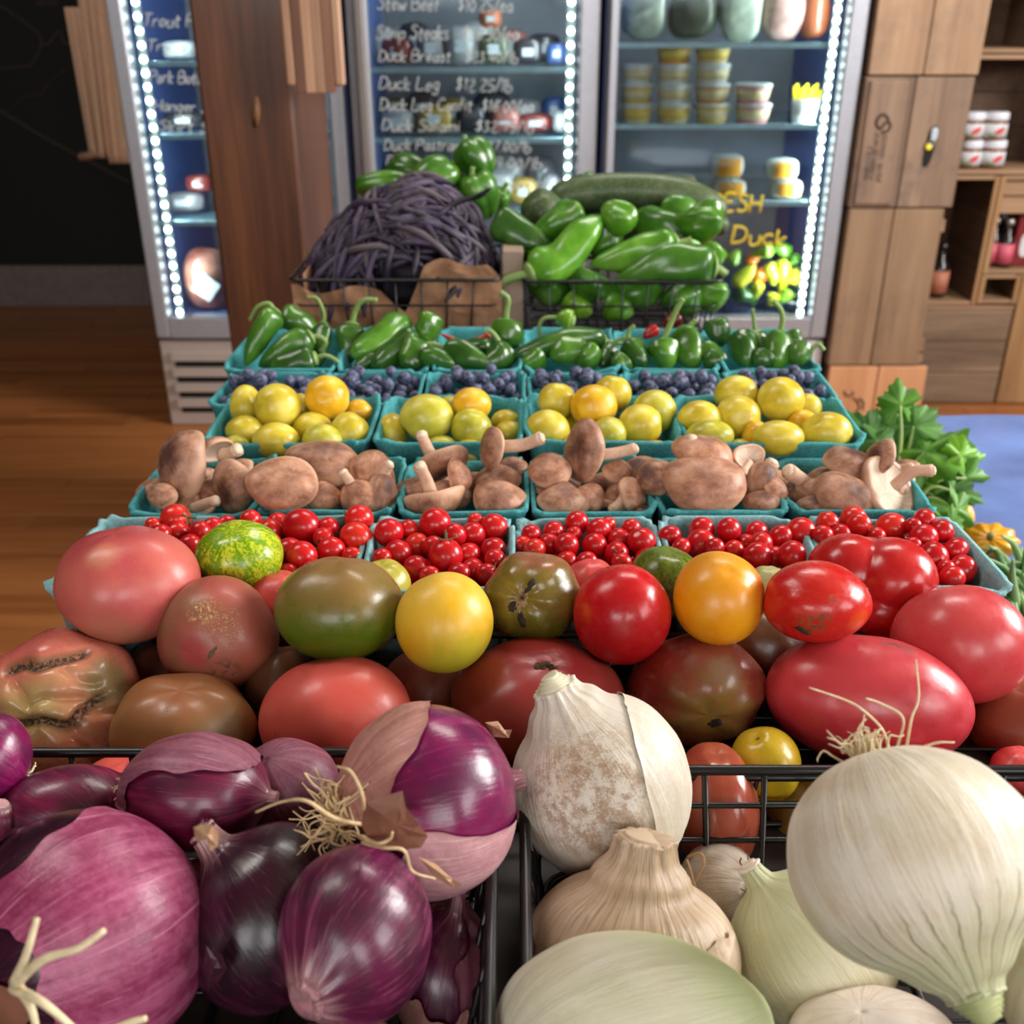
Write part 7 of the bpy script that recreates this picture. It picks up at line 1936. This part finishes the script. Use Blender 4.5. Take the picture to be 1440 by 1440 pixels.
R_(490, 1488, 70, 54, .300, (.2, .8, .2), M_r1, 'pale skinned onion just showing at the bottom below the one with the cut neck', seed=11, skins=[(lambda U, W, n: W[:, 1] > .2 + n, .0011, M_skin_tan, 25)])
R_(250, 1420, 70, 70, .40, (.2, .8, .2), M_r2, 'dark onion deep in the basket gap', seed=12)

def white_mat(name, a, b, green=None, dirt=.3, vein=None, tan=None, rough=.34, dirt_d=None, vz=(.15, .8)):
    g = G(name); f = g.attr(); q = g.sep(f); m_ = g.meridian(f, .1)
    s1_ = g.noise(m_, 5, 3, .6, .3); s2_ = g.noise(m_, 15, 2, .5); s3_ = g.noise(m_, 34, 3, .6); n1 = g.noise(f, 1.8, 4, .6); n2 = g.noise(f, 7, 5, .7); n3 = g.noise(f, 50, 4, .7)
    col = g.mix(g.mapr(g.math('ADD', g.math('MULTIPLY', s1_, .5), g.math('MULTIPLY', n1, .5)), .38, .62), a, b)
    if green is not None:
        col = g.mix(g.mapr(g.math('ADD', q[2], g.math('MULTIPLY', g.math('SUBTRACT', n1, .5), .9)), vz[0], vz[1], 0, .75), col, green)
    if vein is not None:
        ph_ = g.math('ADD', g.math('MULTIPLY', g.math('ARCTAN2', q[1], q[0]), 30 / 6.2832), g.math('MULTIPLY', n1, 1.2))
        vv = g.math('ABSOLUTE', g.math('SUBTRACT', g.math('FRACT', ph_), .5))
        vm = g.math('MULTIPLY', g.mapr(vv, .02, .065, 1, 0), g.mapr(q[2], vz[0] - .1, vz[0] + .3))
        vm = g.math('MULTIPLY', vm, g.mapr(s1_, .3, .5, .35, 1))
        col = g.mix(g.math('MULTIPLY', vm, .95), col, vein)
    if tan is not None:
        col = g.mix(g.math('MULTIPLY', g.mapr(s3_, .48, .62), g.mapr(g.math('ADD', q[2], n2), .5, 1.4, .15, .7)), col, tan)
    col = g.mix(g.mapr(g.noise(f, 2.6, 5, .65), .5, .72, 0, .32 if dirt > .12 else .15), col, c(198, 166, 122))
    dm = g.mapr(n2, .56, .72, 0, dirt)
    if dirt_d is not None:
        dist = g.vmath('DISTANCE', g.vmath('NORMALIZE', f), dirt_d)
        dm = g.math('MULTIPLY', g.mapr(g.math('ADD', g.math('MULTIPLY', n2, .65), g.math('MULTIPLY', n3, .35)), .44, .58, 0, .85), g.mapr(dist, .35, .95, 1, .12))
    col = g.mix(dm, col, c(156, 122, 90))
    col = g.mix(g.mapr(n3, .70, .78, 0, .7 if dirt > .2 else .3), col, c(110, 80, 56))
    return g.done(col, g.mapr(n1, .3, .7, rough, rough + .2), g.bump(g.math('ADD', g.math('MULTIPLY', s1_, 2.2), g.math('ADD', s3_, g.math('MULTIPLY', n2, .7))), .36, .0022), .45, coat=.08, coat_r=.3, sss=.10, sss_r=(.010, .008, .005))
def W_(*a, **k): k.update(name='white_onion', group='white onions in the basket'); return onion(*a, **k)
n1_ = (-.42, .86, .12)
M_w1 = white_mat('white_onion_dirty', c(206, 196, 180), c(222, 215, 204), None, .3, dirt_d=fdir((-.25, .15, .95), n1_))
M_w2 = white_mat('white_onion_tan', c(190, 164, 134), c(204, 184, 158), None, .4, tan=c(140, 108, 82))
M_w3 = white_mat('white_onion_green', c(202, 200, 172), c(216, 214, 194), c(170, 188, 122), .08, vz=(-.1, .8))
M_w4 = white_mat('white_onion_plain', c(208, 192, 176), c(220, 208, 194), None, .15)
M_w5 = white_mat('white_onion_big', c(208, 196, 172), c(226, 218, 202), c(184, 188, 144), .2, c(96, 94, 60), vz=(.35, .95))
M_w6 = white_mat('white_onion_cream', c(190, 182, 150), c(202, 194, 166), c(178, 182, 138), .1)
M_neckw = white_mat('cut_neck_white', c(206, 200, 170), c(222, 216, 190), None, .2)
M_neckg = white_mat('cut_neck_green', c(160, 168, 112), c(186, 190, 140), None, .1)
M_skin_w = skin_mat('white_papery_skin', c(204, 192, 172), c(218, 210, 196), c(190, 170, 138), .45)
M_skin_wt = skin_mat('tan_papery_skin', c(176, 148, 120), c(196, 174, 148), c(136, 104, 76), .55)
W_(844, 1102, 125, 132, .43, n1_, M_w1, 'white onion standing up with soil stains, short stepped neck', seed=21, prof=onion_prof(.24, .20, .12, 1.02), rib=.10, lump=.012, cut=dict(m=M_neckw, n=5, l=.20, t=.78, r=1.0),
   skins=[(lambda U, W, n: (W[:, 0] > .42 + n * .12 - .25 * W[:, 1]) & (U[:, 2] > -.8), .0008, M_skin_w, 31)],
   roots=dict(n=22, l=.5, w=.0005, m=M_rootd, curl=.6, r0=.14))
W_(1012, 1262, 62, 76, .42, (-.5, -.3, -.5), M_w4, 'small plain white onion behind the papery tan one', seed=22, roots=dict(n=16, l=.7, w=.0005, m=M_rootd, curl=.7, r0=.12, dir=(-.8, .3, .5), sp=.6, long=[[(968, 1205, -.03), (985, 1200, -.04), (990, 1215, -.044), (978, 1240, -.044)], [(966, 1210, -.03), (974, 1235, -.044), (980, 1256, -.045)]]))
W_(888, 1330, 151, 122, .350, (.10, .93, .05), M_w2, 'papery tan streaked white onion with a thick dry neck standing up', seed=23, prof=onion_prof(.27, .36, .12, .86), rib=.12, lump=.015, cut=dict(m=M_w2, n=2, l=.05, t=.5, r=.98),
   skins=[(lambda U, W, n: (W[:, 1] < .25 + n * .6) & (U[:, 2] > -.7) & (W[:, 0] < .75 + n), .0011, M_skin_wt, 35)])
W_(893, 1452, 198, 128, .29, (.75, .1, -.3), M_w3, 'smooth pale green white onion in front at the very bottom', seed=24, prof=onion_prof(.14, .02, .12, .95), lump=.012)
W_(1142, 1338, 118, 112, .355, (-.52, .72, -.1), M_w6, 'cream coloured onion squeezed beside the biggest white one', seed=25, prof=onion_prof(.14, .24, .12, 1.0), rib=.1, cut=dict(m=M_w4, n=2, l=.06, t=.8))
W_(1284, 1210, 174, 160, .31, (.27, -.84, .47), M_w5, 'biggest white onion, thick green ringed neck pointing down, roots on top', seed=26, prof=onion_prof(.22, .16, .14, .94), rib=.06, lump=.014, cut=dict(m=M_neckg, n=6, l=.24, t=.72, r=1.0),
   roots=dict(n=44, l=.42, w=.00045, m=M_rootw, curl=.6, r0=.14, dir=(0, .9, .1), sp=.7, long=[[(1250, 1052, .05), (1240, 1025, .05), (1215, 1000, .05), (1190, 985, .055), (1138, 967, .06)], [(1275, 1050, .05), (1282, 1010, .05), (1292, 980, .055), (1288, 928, .06)], [(1250, 1055, .045), (1225, 1056, .04), (1200, 1072, .035)], [(1262, 1050, .05), (1270, 1010, .05), (1240, 990, .055), (1218, 982, .056)], [(1300, 1050, .045), (1320, 1044, .045), (1342, 1044, .045)]]))
W_(1228, 1462, 118, 66, .305, (.2, -.7, -.3), M_w4, 'dull white onion at the very bottom below the green ringed neck', seed=27)
W_(1450, 1278, 60, 82, .36, (.2, -.7, .2), M_w3, 'pale green onion at the picture edge behind the thick neck', seed=28)
W_(1452, 1400, 40, 70, .31, (.2, .7, .2), M_w6, 'cream onion at the lower picture corner with tan roots', seed=29, roots=dict(n=14, l=.6, w=.0007, m=M_rootd, curl=.6, dir=(-.7, .6, .3), sp=.5))
W_(1020, 1420, 80, 60, .38, (.2, .7, .2), M_w4, 'white onion hidden deep between the tan and the cream one', seed=30)
# baskets of the onions
zrl = P(250, 1058, .452)[2]; zrr = P(1070, 1083, .442)[2]
wire_basket(-.345, P(694, 1150, .40)[0], .16, .452, TZ, zrl, 'black wire basket of red onions', .034, (.36, .68), .0029, .0018, .012)
wire_basket(P(738, 1150, .40)[0], .335, .16, .442, TZ, zrr, 'black wire basket of white onions', .034, (.36, .68), .0029, .0018, .012)

# ---------------------------------------------------------------- side table with celery, squash and scallions
SZ = .62
M_bluep = plain('blue_plastic', c(104, 124, 176), .22, vary=.22, scale=9)
M_navy = plain('navy_cloth', c(34, 44, 92), .7, vary=.2, scale=12)
T = thing('side_table', 'low side table under a glossy blue plastic sheet beside the vegetable table', 'table', (1.0, 1.3, 0))
part(T, 'table_top', *bbox_bev(.47, 1.6, .55, 1.60, SZ - .03, SZ - .002, .004), M_navy, False)
for x in (.53, 1.54):
    for yy in (.62, 1.56): part(T, 'leg', *tube([(x, yy, 0), (x, yy, .3), (x, yy, SZ - .03)], .016, 10), M_leg)
n, m_ = 40, 30
V = []
for j in range(m_):
    for i in range(n):
        x = .66 + .94 * i / (n - 1) - .19 * (1 - j / (m_ - 1)); yv = .98 + (1.60 - .98) * j / (m_ - 1)
        V.append([x, yv, SZ + .002 + .0035 * (math.sin(x * 31 + yv * 9) + math.sin(yv * 37 - x * 13)) * .5 + .004])
Fc = [(j * n + i, j * n + i + 1, (j + 1) * n + i + 1, (j + 1) * n + i) for j in range(m_ - 1) for i in range(n - 1)]
V2 = np.array(V); V2b = V2 - [0, 0, .003]
o_ = n * m_
solo('plastic_sheet', np.concatenate([V2, V2b]), Fc + [tuple(k + o_ for k in f[::-1]) for f in Fc], M_bluep, 'glossy blue plastic sheet with pale reflections on the side table', 'sheet')
# celery
M_leafs = []
for i, (a, b, cc) in enumerate(((c(58, 108, 20), c(80, 134, 30), c(108, 158, 54)), (c(48, 92, 28), c(66, 116, 40), c(92, 138, 62)), (c(86, 142, 16), c(106, 160, 28), c(132, 180, 62)))):
    g = G('celery_leaf'); o2 = g.obj(); n1 = g.noise(o2, 40, 3); M_leafs.append(g.done(g.ramp(n1, [(.3, a), (.5, b), (.75, cc)]), .45, g.bump(n1, .3, .002), .4))
M_stalk = plain('celery_stalk', c(150, 176, 96), .45, vary=.12)
def leaf(par, px, py, r_px, Y, ang, tilt, seed, mt):
    ra = rng(seed); s = S(py, Y); n = 66
    a = np.linspace(-PI, PI, n, endpoint=False)
    lob = .60 + .30 * np.cos(2.5 * a) ** 2 + .10 * np.abs(np.cos(a / 2)) + .07 * np.sign(np.sin(17 * a + seed)) * np.abs(np.sin(17 * a + seed)) ** .6
    lob = lob * (1 - .55 * np.exp(-((np.abs(a) - PI) / .45) ** 2))
    rings = []
    for f in (1.0, .62, .28):
        x = lob * f * np.cos(a); y = lob * f * np.sin(a) * .85
        z = .16 * np.cos(5 * a + seed) * f * f - .25 * f * f + .10 * np.sin(3 * a) * f
        rings.append(np.stack([x, y, z], 1))
    rings.append([[0, 0, .02]])
    U = np.concatenate([np.asarray(q, float).reshape(-1, 3) for q in rings]); _, Fc = rings_mesh(rings)
    Rz = np.array(Matrix.Rotation(ang, 3, 'Z')); Rx = np.array(Matrix.Rotation(tilt[0], 3, 'X')) @ np.array(Matrix.Rotation(tilt[1], 3, 'Y'))
    W = (U @ Rz.T) @ Rx.T
    C = P(px, py, Y)
    V = C + W * r_px * s @ CAMB
    nrm = (np.array([0, 0, 1.0]) @ Rx.T) @ CAMB
    o_ = len(V)
    return part(par, 'leaf', np.concatenate([V, V - nrm * .0006]), Fc + [tuple(k + o_ for k in f[::-1]) for f in Fc], mt)
Yl = 1.16
base = PH(1262, 760, SZ + .02); 
T = thing('celery_bunch', 'bunch of leafy green celery leaning beside the mushroom punnets', 'celery', base)
LF = [(1262, 602, 46, 1.2, 0, 0), (1222, 612, 30, 2.4, 1, 1), (1240, 650, 42, 2.0, 1, 0), (1300, 636, 46, .3, 0, 2), (1330, 664, 34, -.2, 2, 0), (1350, 640, 24, .2, 2, 2), (1285, 600, 34, .8, 1, 1), (1318, 700, 34, -.6, 2, 0), (1345, 716, 30, -.8, 0, 1), (1280, 680, 40, .2, 1, 1), (1266, 570, 26, 1.7, 0, 1), (1210, 650, 30, 2.8, 1, 0), (1310, 735, 34, -.9, 1, 0), (1335, 740, 24, -1.2, 0, 2), (1290, 624, 24, 1.3, 2, 1), (1232, 620, 24, 1.8, 1, 2), (1358, 672, 26, -.1, 0, 1), (1368, 648, 18, .3, 2, 0), (1340, 690, 28, -.5, 1, 2)]
for i, (a, b, r, an, mi, k_) in enumerate(LF):
    Yi = Yl + (.04, 0, -.04)[k_] + (i % 4) * .008 - (.07 if b > 690 else 0)
    leaf(T, a, b, r * 1.45, Yi, an, ((-.5, .3, .1)[i % 3], (.3, -.4, .1)[(i + 1) % 3]), i + 3, M_leafs[mi])
    st = P(a, b, Yi)
    part(T, 'stalk', *tube(cr([base + [(i % 5 - 2) * .006, (i % 3) * .006, .008], (base + st) / 2 + [0, .01, .03], st], 6), np.linspace(.004, .0016, 13), 7), M_stalk)
# squash
M_sq = plain('orange_squash', c(226, 158, 22), .3, vary=.1, scale=20); M_sqs = plain('squash_stem', c(110, 110, 50), .6)
def squash(px, py, rx, ry, z, stem, label, seed):
    p0 = PH(px, py, z); Y = p0[1]; s = S(py, Y); D, Fc = sph(60, 26)
    def fn(D):
        ph = np.arctan2(D[:, 1], D[:, 0]); r = 1 + .07 * np.cos(10 * ph) * np.sqrt(np.clip(1 - D[:, 2] ** 2, 0, 1))
        U = D * r[:, None]; U[:, 2] *= .6; return U
    V, U = fruit_mesh(D, Fc, fn, stem, rx, ry, p0, s)
    T = thing('pattypan_squash', label, 'squash', p0, 'orange pattypan squashes')
    part(T, 'flesh', V, Fc, M_sq, fc=U)
    i = int(np.argmax(D[:, 2])); d = (np.array(stem, float) / np.linalg.norm(stem)) @ CAMB
    part(T, 'stem', *tube(cr([V[i], V[i] + d * .006, V[i] + d * .011], 3), .004, 8), M_sqs)
squash(1350, 716, 20, 24, SZ + .045, (.6, .6, .3), 'orange squash half hidden behind the celery leaves', 1)
squash(1390, 762, 38, 27, SZ + .03, (-.35, .35, .85), 'orange pattypan squash lying above the scallions', 2)
pepper('long_squash', [(1345, 752), (1362, 772), (1382, 800)], 9, (1.08, 1.0), LPROF, M_sq, 'thin yellow squash end wedged beside the last tomato punnet', 'squash', None, None, .2, (3, .02), 3, 12, .01)
# scallions
M_sc = [plain('scallion_green', c(96, 138, 76), .45, vary=.2, scale=20), plain('scallion_pale', c(146, 176, 120), .45, vary=.15, scale=20), plain('scallion_dark', c(58, 104, 52), .45, vary=.2, scale=20)]
T = thing('scallion_bunch', 'bunch of green scallions spilling over the edge of the side table', 'scallions', PH(1420, 850, SZ + .02))
ra = rng(12)
for i in range(64):
    a0 = (1455 + ra.uniform(-30, 40), 905 + ra.uniform(-60, 60)); a1 = (1362 + ra.uniform(0, 75), 765 + ra.uniform(0, 110))
    if a1[0] < 1392 and a1[1] > 800: a1 = (1394 + ra.uniform(0, 30), a1[1])
    z0 = SZ + ra.uniform(.012, .05); z1 = SZ + ra.uniform(.01, .06)
    p0, p1 = PH(a0[0], a0[1], z0), PH(a1[0], a1[1], z1)
    md = (p0 + p1) / 2 + ra.normal(0, .012, 3) + [0, 0, .02]
    part(T, 'blade', *tube(cr([p0, md, p1], 6), np.linspace(.0056, .0016, 13) * ra.uniform(.7, 1.1), 6), M_sc[i % 3])
for i in range(12):
    q0_ = PH(1425 + ra.uniform(-10, 30), 860 + ra.uniform(-40, 40), SZ + .03)
    q1_ = P(1378 + i * 6 + ra.uniform(-8, 8), 768 + ra.uniform(-18, 60), q0_[1] - .02 + ra.uniform(-.02, .02))
    part(T, 'blade', *tube(cr([q0_, (q0_ + q1_) / 2 + [ra.uniform(-.01, .01), 0, .02], q1_], 6), np.linspace(.0062, .0012, 13), 7), M_sc[i % 2])
# the scallions lie in a shallow navy tray
V, Fc = bbox_bev(.47, .98, .62, .97, SZ + .0, SZ + .008, .003)
solo('navy_tray', V, Fc, M_navy, 'flat navy blue tray beneath the scallions', 'tray', smooth=False)
